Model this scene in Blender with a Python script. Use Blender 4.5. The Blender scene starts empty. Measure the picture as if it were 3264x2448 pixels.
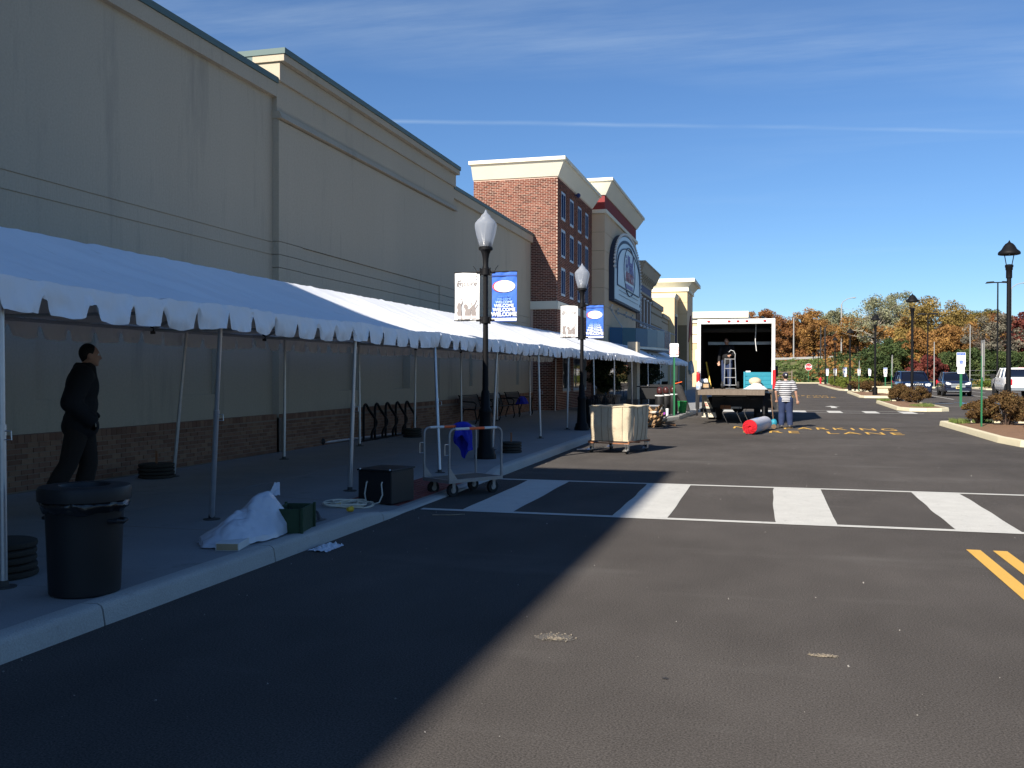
import bpy, bmesh, math, random
import numpy as np
from mathutils import Matrix, Vector, Euler, Quaternion
random.seed(7)
R = math.radians
scene = bpy.context.scene
COL = scene.collection
# ---------------------------------------------------------------- camera
F_PX, W_PX = 3025.0, 3264.0
yaw, pitch, roll = math.atan(817 / 3025.0), -24.5 / 3025.0, 0.002
fw = Vector((-math.sin(yaw) * math.cos(pitch), math.cos(yaw) * math.cos(pitch), math.sin(pitch)))
rt = Vector((math.cos(yaw), math.sin(yaw), 0))
up = rt.cross(fw)
rt2 = rt * math.cos(roll) + up * math.sin(roll)
up2 = up * math.cos(roll) - rt * math.sin(roll)
cam_d = bpy.data.cameras.new('camera')
cam_d.sensor_width = 36.0
cam_d.lens = F_PX / W_PX * 36.0
cam_d.clip_start, cam_d.clip_end = 0.05, 6000
cam = bpy.data.objects.new('camera', cam_d)
COL.objects.link(cam)
cam.matrix_world = Matrix(((rt2.x, up2.x, -fw.x, 0), (rt2.y, up2.y, -fw.y, 0), (rt2.z, up2.z, -fw.z, 1.6), (0, 0, 0, 1)))
scene.camera = cam
# ---------------------------------------------------------------- sky, sun, exposure
LIGHT = Vector((1.0, 2.6, -2.0)).normalized()          # the way sunlight travels
SUN_EL = math.asin(-LIGHT.z)
world = bpy.data.worlds.new('World')
scene.world = world
world.use_nodes = True
nt = world.node_tree
nt.nodes.clear()
def N(t, typ, **kw):
    n = t.nodes.new(typ)
    for k, v in kw.items():
        if k.startswith('i_'):
            n.inputs[k[2:].replace('_', ' ')].default_value = v
        else:
            setattr(n, k, v)
    return n
def LK(t, a, ao, b, bi):
    t.links.new(a.outputs[ao], b.inputs[bi])
sky = N(nt, 'ShaderNodeTexSky', sky_type='NISHITA', sun_disc=False)
sky.sun_elevation = SUN_EL
sky.sun_rotation = math.atan2(-LIGHT.x, -LIGHT.y)
sky.altitude = 50
sky.air_density, sky.dust_density, sky.ozone_density = 1.0, 0.0, 6.0
# thin cirrus and one contrail, laid on a flat layer high above the place
tc = N(nt, 'ShaderNodeTexCoord')
sep = N(nt, 'ShaderNodeSeparateXYZ'); LK(nt, tc, 'Generated', sep, 0)
def M(t, op, a=None, b=None, c=None, clamp=False):
    n = t.nodes.new('ShaderNodeMath'); n.operation = op; n.use_clamp = clamp
    for i, v in enumerate((a, b, c)):
        if v is None: continue
        if isinstance(v, (int, float)): n.inputs[i].default_value = v
        else: t.links.new(v, n.inputs[i])
    return n.outputs[0]
zc = M(nt, 'MAXIMUM', sep.outputs[2], 0.02)
px = M(nt, 'DIVIDE', sep.outputs[0], zc)
py = M(nt, 'DIVIDE', sep.outputs[1], zc)
comb = N(nt, 'ShaderNodeCombineXYZ'); nt.links.new(px, comb.inputs[0]); nt.links.new(py, comb.inputs[1])
mp = N(nt, 'ShaderNodeMapping'); mp.inputs['Rotation'].default_value = (0, 0, R(14)); mp.inputs['Scale'].default_value = (0.42, 1.7, 1)
LK(nt, comb, 0, mp, 0)
nz = N(nt, 'ShaderNodeTexNoise'); nz.inputs['Scale'].default_value = 0.85; nz.inputs['Detail'].default_value = 7; nz.inputs['Roughness'].default_value = 0.62; nz.inputs['Distortion'].default_value = 0.6
LK(nt, mp, 0, nz, 0)
wisp = M(nt, 'MULTIPLY', M(nt, 'SUBTRACT', nz.outputs[0], 0.47, clamp=True), 1.15, clamp=True)
nz2 = N(nt, 'ShaderNodeTexNoise'); nz2.inputs['Scale'].default_value = 0.33; nz2.inputs['Detail'].default_value = 2
LK(nt, comb, 0, nz2, 0)
patch = M(nt, 'MULTIPLY', M(nt, 'SUBTRACT', nz2.outputs[0], 0.40, clamp=True), 4.0, clamp=True)
wisp = M(nt, 'MULTIPLY', wisp, patch)
# band of cirrus running across at about y = 1.75 (layer heights) and the contrail at y = 3.05
def band(centre, slope, width, soft_noise):
    nn = N(nt, 'ShaderNodeTexNoise'); nn.inputs['Scale'].default_value = 1.6; nn.inputs['Detail'].default_value = 4
    LK(nt, comb, 0, nn, 0)
    off = M(nt, 'MULTIPLY', M(nt, 'SUBTRACT', nn.outputs[0], 0.5), soft_noise)
    dd = M(nt, 'ADD', M(nt, 'SUBTRACT', M(nt, 'SUBTRACT', py, centre), M(nt, 'MULTIPLY', px, slope)), off)
    return M(nt, 'SUBTRACT', 1.0, M(nt, 'DIVIDE', M(nt, 'ABSOLUTE', dd), width), clamp=True)
nz3 = N(nt, 'ShaderNodeTexNoise'); nz3.inputs['Scale'].default_value = 2.2; nz3.inputs['Detail'].default_value = 6; nz3.inputs['Roughness'].default_value = 0.65
mp3 = N(nt, 'ShaderNodeMapping'); mp3.inputs['Rotation'].default_value = (0, 0, R(-55)); mp3.inputs['Scale'].default_value = (0.5, 2.2, 1)
LK(nt, comb, 0, mp3, 0); LK(nt, mp3, 0, nz3, 0)
streak = M(nt, 'MULTIPLY', M(nt, 'SUBTRACT', nz3.outputs[0], 0.30, clamp=True), 1.6, clamp=True)
b1 = M(nt, 'MULTIPLY', band(2.95, 0.40, 0.50, 0.5), streak)
ct = band(3.95, 0.33, 0.045, 0.12)
cn = N(nt, 'ShaderNodeTexNoise'); cn.inputs['Scale'].default_value = 1.1; cn.inputs['Detail'].default_value = 5
LK(nt, comb, 0, cn, 0)
ct = M(nt, 'MULTIPLY', ct, M(nt, 'MULTIPLY', M(nt, 'SUBTRACT', cn.outputs[0], 0.33, clamp=True), 2.2, clamp=True))
cloud = M(nt, 'ADD', M(nt, 'ADD', M(nt, 'MULTIPLY', wisp, 0.16), M(nt, 'MULTIPLY', b1, 0.26)), M(nt, 'MULTIPLY', ct, 0.26), clamp=True)
cloud = M(nt, 'MULTIPLY', cloud, M(nt, 'MULTIPLY', sep.outputs[2], 9.0, clamp=True))
mix = N(nt, 'ShaderNodeMix', data_type='RGBA')
nt.links.new(cloud, mix.inputs[0]); nt.links.new(sky.outputs[0], mix.inputs[6]); mix.inputs[7].default_value = (9.5, 9.4, 8.6, 1)
tint = N(nt, 'ShaderNodeMix', data_type='RGBA', blend_type='MULTIPLY'); tint.inputs[0].default_value = 1.0; tint.inputs[7].default_value = (0.90, 1.06, 1.22, 1)
LK(nt, mix, 2, tint, 6)
bg = N(nt, 'ShaderNodeBackground'); bg.inputs[1].default_value = 0.056
LK(nt, tint, 2, bg, 0)
out = N(nt, 'ShaderNodeOutputWorld'); LK(nt, bg, 0, out, 0)
sun_d = bpy.data.lights.new('sun', 'SUN'); sun_d.energy = 5.0; sun_d.angle = R(0.53); sun_d.color = (1.0, 0.93, 0.83)
sun = bpy.data.objects.new('sun', sun_d); COL.objects.link(sun)
sun.rotation_euler = LIGHT.to_track_quat('-Z', 'Y').to_euler()
sun.location = (-30, -80, 60)
vs = scene.view_settings
vs.view_transform = 'Standard'; vs.look = 'None'; vs.gamma = 1.0; vs.use_curve_mapping = False
vs.exposure = 0.85
scene.render.engine = 'CYCLES'
scene.cycles.max_bounces = 6
scene.cycles.use_denoising = True
scene.render.filter_size = 1.15
# ---------------------------------------------------------------- ground shape of the place
def gz(y):                         # the lot climbs very gently away from the camera
    return 0.0045 * max(0.0, y - 12.0)
def sstep(a, b, t):
    t = min(1.0, max(0.0, (t - a) / (b - a)))
    return t * t * (3 - 2 * t)
def ramp_y(y):
    return sstep(9.2, 10.5, y) * (1 - sstep(13.6, 14.9, y))
def kx(y):                         # road edge of the left kerb
    if y < 29.5: return -4.10
    if y < 33.5: return -4.10 + (y - 29.5) / 4.0 * 1.1
    if y < 41.0: return -3.0 + (y - 33.5) / 7.5 * 0.25
    return -2.75
def swz(x, y):                     # top of the left sidewalk, kerb ramp included
    e = kx(y)
    t = min(1.0, max(0.0, (x - (e - 1.3)) / 1.1))
    return gz(y) + 0.13 - 0.115 * ramp_y(y) * t
# ---------------------------------------------------------------- mesh helpers
class MB:
    def __init__(s): s.v = []; s.f = []; s.m = []; s.cur = 0
    def face(s, idx): s.f.append(tuple(idx)); s.m.append(s.cur)
    def addv(s, pts):
        b = len(s.v); s.v.extend([tuple(p) for p in pts]); return b
    def hexa(s, p):                # 8 points: bottom ring then top ring
        b = s.addv(p)
        for q in ((3, 2, 1, 0), (4, 5, 6, 7), (0, 1, 5, 4), (1, 2, 6, 5), (2, 3, 7, 6), (3, 0, 4, 7)):
            s.face([b + i for i in q])
        return s
    def box(s, x0, x1, y0, y1, z0, z1):
        return s.hexa([(x0, y0, z0), (x1, y0, z0), (x1, y1, z0), (x0, y1, z0), (x0, y0, z1), (x1, y0, z1), (x1, y1, z1), (x0, y1, z1)])
    def obox(s, c, d, rot=(0, 0, 0), top=1.0):
        m = Euler(rot).to_matrix(); c = Vector(c); hx, hy, hz = d[0] / 2, d[1] / 2, d[2] / 2
        P = [(-hx, -hy, -hz), (hx, -hy, -hz), (hx, hy, -hz), (-hx, hy, -hz)] + [(-hx * top, -hy * top, hz), (hx * top, -hy * top, hz), (hx * top, hy * top, hz), (-hx * top, hy * top, hz)]
        return s.hexa([c + m @ Vector(p) for p in P])
    def ring(s, c, ax, r, n, e1=None):
        ax = Vector(ax).normalized()
        if e1 is None:
            e1 = ax.orthogonal().normalized()
        e2 = ax.cross(e1)
        c = Vector(c)
        return [c + (e1 * math.cos(2 * math.pi * i / n) + e2 * math.sin(2 * math.pi * i / n)) * r for i in range(n)]
    def cyl(s, p0, p1, r0, r1=None, n=12, cap=True):
        if r1 is None: r1 = r0
        p0, p1 = Vector(p0), Vector(p1); ax = p1 - p0; e1 = ax.orthogonal().normalized()
        a = s.addv(s.ring(p0, ax, r0, n, e1)); b = s.addv(s.ring(p1, ax, r1, n, e1))
        for i in range(n):
            j = (i + 1) % n; s.face((a + i, a + j, b + j, b + i))
        if cap:
            s.face([a + i for i in reversed(range(n))]); s.face([b + i for i in range(n)])
        return s
    def tube(s, pts, r, n=8, closed=False, flat=1.0):
        pts = [Vector(p) for p in pts]; k = len(pts); rs = r if isinstance(r, (list, tuple)) else [r] * k
        rings = []; e1 = None
        for i, p in enumerate(pts):
            if closed: t = pts[(i + 1) % k] - pts[i - 1]
            else: t = pts[min(i + 1, k - 1)] - pts[max(i - 1, 0)]
            t.normalize()
            if e1 is None: e1 = t.orthogonal().normalized()
            else:
                e1 = e1 - t * e1.dot(t)
                if e1.length < 1e-5: e1 = t.orthogonal()
                e1.normalize()
            rings.append(s.addv(s.ring(p, t, rs[i], n, e1.copy())))
        for i in range(k if closed else k - 1):
            a, b = rings[i], rings[(i + 1) % k]
            for q in range(n):
                w = (q + 1) % n; s.face((a + q, a + w, b + w, b + q))
        if not closed:
            s.face([rings[0] + i for i in reversed(range(n))]); s.face([rings[-1] + i for i in range(n)])
        return s
    def lathe(s, prof, n=24, at=(0, 0, 0), flute=None):
        rings = []
        for (r, z) in prof:
            pts = []
            for i in range(n):
                a = 2 * math.pi * i / n
                rr = r * (1 - (flute if flute and i % 2 else 0))
                pts.append((at[0] + rr * math.cos(a), at[1] + rr * math.sin(a), at[2] + z))
            rings.append(s.addv(pts))
        for a, b in zip(rings[:-1], rings[1:]):
            for i in range(n):
                j = (i + 1) % n; s.face((a + i, a + j, b + j, b + i))
        s.face([rings[0] + i for i in reversed(range(n))]); s.face([rings[-1] + i for i in range(n)])
        return s
    def prism(s, poly, fn, lo, hi):          # fn(a, b, t) -> xyz
        n = len(poly)
        a = s.addv([fn(p[0], p[1], lo) for p in poly]); b = s.addv([fn(p[0], p[1], hi) for p in poly])
        s.face([a + i for i in reversed(range(n))]); s.face([b + i for i in range(n)])
        for i in range(n):
            j = (i + 1) % n; s.face((a + i, a + j, b + j, b + i))
        return s
    def grid(s, fn, nu, nv, cu=False, cv=False):
        U = nu if cu else nu + 1; V = nv if cv else nv + 1
        b = s.addv([fn(i / nu, j / nv) for j in range(V) for i in range(U)])
        for j in range(nv):
            for i in range(nu):
                i2 = (i + 1) % U; j2 = (j + 1) % V
                s.face((b + j * U + i, b + j * U + i2, b + j2 * U + i2, b + j2 * U + i))
        return s
    def ball(s, c, r, nu=16, nv=10, rot=None):
        rx, ry, rz = r if isinstance(r, (list, tuple)) else (r, r, r); c = Vector(c)
        def P(u, v):
            th = math.pi * (0.002 + 0.996 * v); ph = 2 * math.pi * u
            p = Vector((rx * math.sin(th) * math.cos(ph), ry * math.sin(th) * math.sin(ph), -rz * math.cos(th)))
            return c + (rot @ p if rot else p)
        return s.grid(P, nu, nv, cu=True)
    def mesh(s, name):
        me = bpy.data.meshes.new(name); me.from_pydata([tuple(p) for p in s.v], [], s.f)
        if any(s.m): me.polygons.foreach_set('material_index', s.m)
        me.update(); return me
    def build(s, name, mats, parent=None, smooth=False, bevel=0.0, loc=None, rot=None, seg=1):
        return obj(name, s.mesh(name), mats, parent, smooth, bevel, loc, rot, seg)
def fixn(me):
    bm = bmesh.new(); bm.from_mesh(me); bmesh.ops.recalc_face_normals(bm, faces=bm.faces); bm.to_mesh(me); bm.free()
def obj(name, me, mats, parent=None, smooth=False, bevel=0.0, loc=None, rot=None, seg=1, normals=True):
    if normals and len(me.polygons) < 60000: fixn(me)
    if not isinstance(mats, (list, tuple)): mats = [mats]
    if not me.materials:
        for m_ in mats: me.materials.append(m_)
    o = bpy.data.objects.new(name, me); COL.objects.link(o)
    if parent: o.parent = parent
    if loc: o.location = loc
    if rot: o.rotation_euler = rot
    if smooth:
        me.polygons.foreach_set('use_smooth', [True] * len(me.polygons))
        try: me.set_sharp_from_angle(angle=R(42))
        except Exception: pass
    if bevel:
        b = o.modifiers.new('bevel', 'BEVEL'); b.width = bevel; b.segments = seg; b.limit_method = 'ANGLE'; b.angle_limit = R(40)
    return o
def tag(o, label, cat=None, group=None, kind=None):
    if label: o['label'] = label
    if cat: o['category'] = cat
    if group: o['group'] = group
    if kind: o['kind'] = kind
    return o
def thing(name, label, cat, loc=(0, 0, 0), rotz=0.0, group=None):
    o = bpy.data.objects.new(name, None); COL.objects.link(o)
    o.empty_display_size = 0.2
    o.location = loc; o.rotation_euler = (0, 0, rotz)
    return tag(o, label, cat, group)
def struct(o): o['kind'] = 'structure'; return o
def dup(src, loc, rotz=None, label=None, group=None, scale=None):
    kids = [c for c in COL.objects if c.parent == src]
    c = src.copy(); COL.objects.link(c); c.location = loc
    if rotz is not None: c.rotation_euler = (0, 0, rotz)
    if scale: c.scale = scale
    if label: c['label'] = label
    if group: c['group'] = group
    for k in kids:
        k2 = k.copy(); COL.objects.link(k2); k2.parent = c
        for g in [q for q in COL.objects if q.parent == k]:
            g2 = g.copy(); COL.objects.link(g2); g2.parent = k2
    return c
def text_mesh(body, size=1.0, extrude=0.0, shear=0.0, bold=0.0, align='CENTER', space=1.0):
    cu = bpy.data.curves.new('text', 'FONT'); cu.body = body; cu.size = size; cu.extrude = extrude
    cu.shear = shear; cu.offset = bold; cu.align_x = align; cu.align_y = 'CENTER'; cu.space_character = space; cu.resolution_u = 3
    o = bpy.data.objects.new('text', cu); COL.objects.link(o)
    bpy.context.view_layer.update()
    me = bpy.data.meshes.new_from_object(o.evaluated_get(bpy.context.evaluated_depsgraph_get()))
    bpy.data.objects.remove(o); bpy.data.curves.remove(cu)
    me.materials.clear()
    return me
def text(name, body, size, mat, parent, origin, ex, ey, extrude=0.0015, **kw):
    """lettering in the plane spanned by ex (reading direction) and ey (up)"""
    me = text_mesh(body, size, extrude, **kw)
    ex, ey = Vector(ex).normalized(), Vector(ey).normalized(); ez = ex.cross(ey)
    m = Matrix(((ex.x, ey.x, ez.x, origin[0]), (ex.y, ey.y, ez.y, origin[1]), (ex.z, ey.z, ez.z, origin[2]), (0, 0, 0, 1)))
    me.transform(m)
    return obj(name, me, mat, parent, normals=False)
def noise3(x, y, z=0.0):
    from mathutils import noise
    return noise.noise((x, y, z))
# ---------------------------------------------------------------- material helper
MATS = {}
def mat(name, col, rough=0.8, metal=0.0, var=0.12, vs=3.0, bump=0.0, bs=60.0, spec=0.4, fine=0.0, fs=200.0, coord='Object', coat=0.0,
        trans=0.0, alpha=1.0, ior=1.45, stretch=None, dirt=None, dirt_s=1.5, dirt_t=0.55, emit=None):
    m = bpy.data.materials.new(name); m.use_nodes = True; t = m.node_tree; t.nodes.clear()
    o = N(t, 'ShaderNodeOutputMaterial'); b = N(t, 'ShaderNodeBsdfPrincipled'); LK(t, b, 0, o, 0)
    b.inputs['Roughness'].default_value = rough; b.inputs['Metallic'].default_value = metal
    b.inputs['Specular IOR Level'].default_value = spec; b.inputs['Coat Weight'].default_value = coat
    b.inputs['Transmission Weight'].default_value = trans; b.inputs['Alpha'].default_value = alpha; b.inputs['IOR'].default_value = ior
    c = N(t, 'ShaderNodeTexCoord'); src = c.outputs[coord]
    if stretch:
        mp_ = N(t, 'ShaderNodeMapping'); mp_.inputs['Scale'].default_value = stretch; t.links.new(src, mp_.inputs[0]); src = mp_.outputs[0]
    n1 = N(t, 'ShaderNodeTexNoise'); n1.inputs['Scale'].default_value = vs; n1.inputs['Detail'].default_value = 5; n1.inputs['Roughness'].default_value = 0.6
    t.links.new(src, n1.inputs[0])
    v = M(t, 'ADD', M(t, 'MULTIPLY', M(t, 'SUBTRACT', n1.outputs[0], 0.5), var * 3.0), 1.0)
    if fine:
        n2 = N(t, 'ShaderNodeTexNoise'); n2.inputs['Scale'].default_value = fs; n2.inputs['Detail'].default_value = 2
        t.links.new(c.outputs[coord], n2.inputs[0])
        v = M(t, 'MULTIPLY', v, M(t, 'ADD', M(t, 'MULTIPLY', M(t, 'SUBTRACT', n2.outputs[0], 0.5), fine * 4), 1.0))
    hv = N(t, 'ShaderNodeVectorMath', operation='SCALE'); hv.inputs[0].default_value = col[:3]; t.links.new(v, hv.inputs['Scale'])
    colout = hv.outputs[0]
    if dirt:
        n4 = N(t, 'ShaderNodeTexNoise'); n4.inputs['Scale'].default_value = dirt_s; n4.inputs['Detail'].default_value = 7; n4.inputs['Roughness'].default_value = 0.7
        t.links.new(src, n4.inputs[0])
        fac = M(t, 'MULTIPLY', M(t, 'SUBTRACT', n4.outputs[0], dirt_t, clamp=True), 5.0, clamp=True)
        mx = N(t, 'ShaderNodeMix', data_type='RGBA'); t.links.new(fac, mx.inputs[0]); t.links.new(colout, mx.inputs[6]); mx.inputs[7].default_value = tuple(dirt[:3]) + (1,)
        colout = mx.outputs[2]
    t.links.new(colout, b.inputs['Base Color'])
    if bump:
        n3 = N(t, 'ShaderNodeTexNoise'); n3.inputs['Scale'].default_value = bs; n3.inputs['Detail'].default_value = 4
        t.links.new(src, n3.inputs[0])
        bp = N(t, 'ShaderNodeBump'); bp.inputs['Strength'].default_value = bump; bp.inputs['Distance'].default_value = 0.02
        t.links.new(n3.outputs[0], bp.inputs['Height']); LK(t, bp, 0, b, 'Normal')
    if emit:
        b.inputs['Emission Color'].default_value = tuple(emit[:3]) + (1,); b.inputs['Emission Strength'].default_value = emit[3]
    MATS[name] = m
    return m
def ramp_mat(name, stops, rough=0.85, vs=1.5, bump=0.3, bs=80, spec=0.2, island=0.6, transl=0.0):
    """colour picked per piece (object and mesh island) plus a soft noise"""
    m = bpy.data.materials.new(name); m.use_nodes = True; t = m.node_tree; t.nodes.clear()
    o = N(t, 'ShaderNodeOutputMaterial'); b = N(t, 'ShaderNodeBsdfPrincipled')
    b.inputs['Roughness'].default_value = rough; b.inputs['Specular IOR Level'].default_value = spec
    oi = N(t, 'ShaderNodeObjectInfo'); ge = N(t, 'ShaderNodeNewGeometry')
    rnd = M(t, 'FRACT', M(t, 'ADD', M(t, 'MULTIPLY', oi.outputs['Random'], 7.13), ge.outputs['Random Per Island']))
    n1 = N(t, 'ShaderNodeTexNoise'); n1.inputs['Scale'].default_value = vs; n1.inputs['Detail'].default_value = 4
    LK(t, ge, 'Position', n1, 0)
    nn = M(t, 'ADD', M(t, 'MULTIPLY', M(t, 'SUBTRACT', n1.outputs[0], 0.5), 2.2), 0.5, clamp=True)
    f = M(t, 'ADD', M(t, 'MULTIPLY', rnd, island), M(t, 'MULTIPLY', nn, 1 - island))
    cr = N(t, 'ShaderNodeValToRGB'); e = cr.color_ramp.elements
    while len(e) < len(stops): e.new(0.5)
    for k, (p, c_) in enumerate(stops): e[k].position = p; e[k].color = tuple(c_) + (1,)
    t.links.new(f, cr.inputs[0]); LK(t, cr, 0, b, 'Base Color')
    if bump:
        n3 = N(t, 'ShaderNodeTexNoise'); n3.inputs['Scale'].default_value = bs; LK(t, ge, 'Position', n3, 0)
        bp = N(t, 'ShaderNodeBump'); bp.inputs['Strength'].default_value = bump; bp.inputs['Distance'].default_value = 0.01
        t.links.new(n3.outputs[0], bp.inputs['Height']); LK(t, bp, 0, b, 'Normal')
    if transl:
        tr = N(t, 'ShaderNodeBsdfTranslucent'); LK(t, cr, 0, tr, 0)
        ms = N(t, 'ShaderNodeMixShader'); ms.inputs[0].default_value = transl; LK(t, b, 0, ms, 1); LK(t, tr, 0, ms, 2); LK(t, ms, 0, o, 0)
    else: LK(t, b, 0, o, 0)
    MATS[name] = m
    return m
# ---------------------------------------------------------------- materials of the setting
def asphalt(name):
    m = bpy.data.materials.new(name); m.use_nodes = True; t = m.node_tree; b = t.nodes['Principled BSDF']
    g_ = N(t, 'ShaderNodeNewGeometry'); P = g_.outputs['Position']
    def nz_(s, d=3, st=None, r=0.5):
        n = N(t, 'ShaderNodeTexNoise'); n.inputs['Scale'].default_value = s; n.inputs['Detail'].default_value = d; n.inputs['Roughness'].default_value = r
        if st:
            mp_ = N(t, 'ShaderNodeMapping'); mp_.inputs['Scale'].default_value = st; t.links.new(P, mp_.inputs[0]); t.links.new(mp_.outputs[0], n.inputs[0])
        else: t.links.new(P, n.inputs[0])
        return n.outputs[0]
    big = nz_(0.35, 4); mid = nz_(2.2, 5, (1, 0.45, 1)); speck = nz_(95, 2); tiny = nz_(260, 1)
    vo = N(t, 'ShaderNodeTexVoronoi'); vo.inputs['Scale'].default_value = 130; t.links.new(P, vo.inputs[0])
    v = M(t, 'ADD', M(t, 'MULTIPLY', M(t, 'SUBTRACT', big, 0.5), 0.85), 1.0)
    v = M(t, 'MULTIPLY', v, M(t, 'ADD', M(t, 'MULTIPLY', M(t, 'SUBTRACT', mid, 0.5), 0.40), 1.0))
    v = M(t, 'MULTIPLY', v, M(t, 'ADD', M(t, 'MULTIPLY', M(t, 'SUBTRACT', speck, 0.5), 2.0), 1.0))
    v = M(t, 'MULTIPLY', v, M(t, 'ADD', M(t, 'MULTIPLY', M(t, 'SUBTRACT', tiny, 0.5), 0.9), 1.0))
    base = N(t, 'ShaderNodeVectorMath', operation='SCALE'); base.inputs[0].default_value = (0.078, 0.070, 0.063); t.links.new(v, base.inputs['Scale'])
    # pale stones and pale dust streaks
    st = M(t, 'MULTIPLY', M(t, 'LESS_THAN', vo.outputs['Distance'], 0.22), M(t, 'GREATER_THAN', tiny, 0.60))
    mx = N(t, 'ShaderNodeMix', data_type='RGBA'); t.links.new(M(t, 'MULTIPLY', st, 0.55), mx.inputs[0]); LK(t, base, 0, mx, 6); mx.inputs[7].default_value = (0.22, 0.20, 0.18, 1)
    dust = nz_(0.55, 6, (0.45, 1.6, 1), 0.62)
    df = M(t, 'MULTIPLY', M(t, 'SUBTRACT', dust, 0.57, clamp=True), 1.6, clamp=True)
    mx2 = N(t, 'ShaderNodeMix', data_type='RGBA'); t.links.new(df, mx2.inputs[0]); LK(t, mx, 2, mx2, 6); mx2.inputs[7].default_value = (0.17, 0.16, 0.145, 1)
    LK(t, mx2, 2, b, 'Base Color'); b.inputs['Roughness'].default_value = 0.95; b.inputs['Specular IOR Level'].default_value = 0.06
    bp = N(t, 'ShaderNodeBump'); bp.inputs['Strength'].default_value = 0.55; bp.inputs['Distance'].default_value = 0.006
    t.links.new(M(t, 'ADD', speck, M(t, 'MULTIPLY', tiny, 0.6)), bp.inputs['Height']); LK(t, bp, 0, b, 'Normal')
    return m
m_asph = asphalt('asphalt')
m_conc = mat('sidewalk_concrete', (0.25, 0.25, 0.245), 0.9, var=0.10, vs=1.3, bump=0.25, bs=150, fine=0.10, fs=120, dirt=(0.15, 0.145, 0.135), dirt_s=2.2, dirt_t=0.60)
m_kerb = mat('kerb_concrete', (0.38, 0.37, 0.34), 0.9, var=0.10, vs=2.5, bump=0.35, bs=90, fine=0.12, fs=90, dirt=(0.16, 0.15, 0.14), dirt_s=3.0, dirt_t=0.64)
m_kerb2 = mat('island_kerb_concrete', (0.58, 0.52, 0.36), 0.9, var=0.08, vs=2.0, bump=0.3, bs=90, fine=0.08, fs=80, dirt=(0.36, 0.32, 0.24), dirt_s=2.0, dirt_t=0.62)
m_wpaint = mat('white_road_paint', (0.50, 0.49, 0.45), 0.85, var=0.10, vs=3, bump=0.3, bs=160, fine=0.14, fs=120, spec=0.1, dirt=(0.30, 0.29, 0.27), dirt_s=7, dirt_t=0.58)
m_ypaint = mat('yellow_road_paint', (0.62, 0.36, 0.07), 0.75, var=0.06, vs=4, bump=0.3, bs=160, fine=0.12, fs=140, dirt=(0.30, 0.19, 0.06), dirt_s=8, dirt_t=0.66)
m_bpaint = mat('blue_road_paint', (0.10, 0.33, 0.58), 0.75, var=0.06, vs=4, fine=0.1)
m_grass_g = mat('verge_earth', (0.115, 0.120, 0.045), 0.95, var=0.35, vs=0.25, bump=0.5, bs=3, fine=0.25, fs=4, dirt=(0.21, 0.14, 0.06), dirt_s=0.13, dirt_t=0.50)
m_mulch = mat('mulch', (0.20, 0.115, 0.065), 0.95, var=0.2, vs=3, bump=0.9, bs=60, fine=0.30, fs=60)
m_tact = mat('detectable_paving', (0.20, 0.055, 0.045), 0.8, var=0.15, vs=6)
m_gravel = ramp_mat('gravel_bits', [(0, (0.12, 0.11, 0.10)), (0.6, (0.30, 0.28, 0.25)), (1, (0.34, 0.32, 0.29))], bump=0)
# ---------------------------------------------------------------- ground, road
def terrain(x, y):
    h = gz(min(y, 150)) - 0.06
    if y > 148:
        t = sstep(150, 186, y + 1.2 * math.sin(x * 0.11))
        h += t * (3.9 + 0.012 * max(-60, min(140, x))) + 0.25 * noise3(x * 0.09, y * 0.09) * min(1, (y - 148) / 6.0)
    # rising bank on the right behind the lot
    t2 = sstep(0, 26, y - 112 - 0.02 * x) * sstep(14, 26, x)
    if y < 190: h += 1.4 * t2 * (1 - sstep(150, 186, y))
    return h
mb = MB()
ys = [-900, -300, -120, -60, 0, 12, 40, 80, 108, 112, 116, 120, 124, 128, 132, 136, 140, 144] + [148 + 3 * i for i in range(16)] + [200, 230, 300, 500, 900, 2500]
xs = [-2500, -900, -400, -200, -120, -80] + [-60 + 5 * i for i in range(41)] + [160, 200, 400, 900, 2500]
b0 = mb.addv([(x, y, terrain(x, y)) for y in ys for x in xs])
nx = len(xs)
for j in range(len(ys) - 1):
    for i in range(nx - 1):
        mb.face((b0 + j * nx + i, b0 + j * nx + i + 1, b0 + (j + 1) * nx + i + 1, b0 + (j + 1) * nx + i))
struct(mb.build('ground', m_grass_g, smooth=True))
def sheet(name, m, x0, x1, y0, y1, dz, parent=None, fx0=None, fx1=None):
    """flat sheet that follows the ground, dz above it"""
    yy = sorted(set([y0, y1] + [c for c in (12.0, 29.5, 33.5, 41.0) if y0 < c < y1]))
    mb = MB(); P = []
    for y in yy:
        a = fx0(y) if fx0 else x0; c = fx1(y) if fx1 else x1
        P += [(a, y, gz(y) + dz), (c, y, gz(y) + dz)]
    b = mb.addv(P)
    for i in range(len(yy) - 1): mb.face((b + 2 * i, b + 2 * i + 1, b + 2 * i + 3, b + 2 * i + 2))
    return mb.build(name, m, parent)
road = struct(sheet('road', m_asph, -60, 7.5, -70, 150, 0.0)); road['label'] = 'dark asphalt road along the stores'
lot = struct(sheet('parking_lot', m_asph, 7.5, 42, -70, 108, 0.0)); lot['label'] = 'dark asphalt parking lot right of the planted islands'
lot2 = struct(sheet('service_road', m_asph, 7.5, 60, 136, 150, -0.001)); lot2['label'] = 'asphalt cross road at the far end of the lot'
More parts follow.
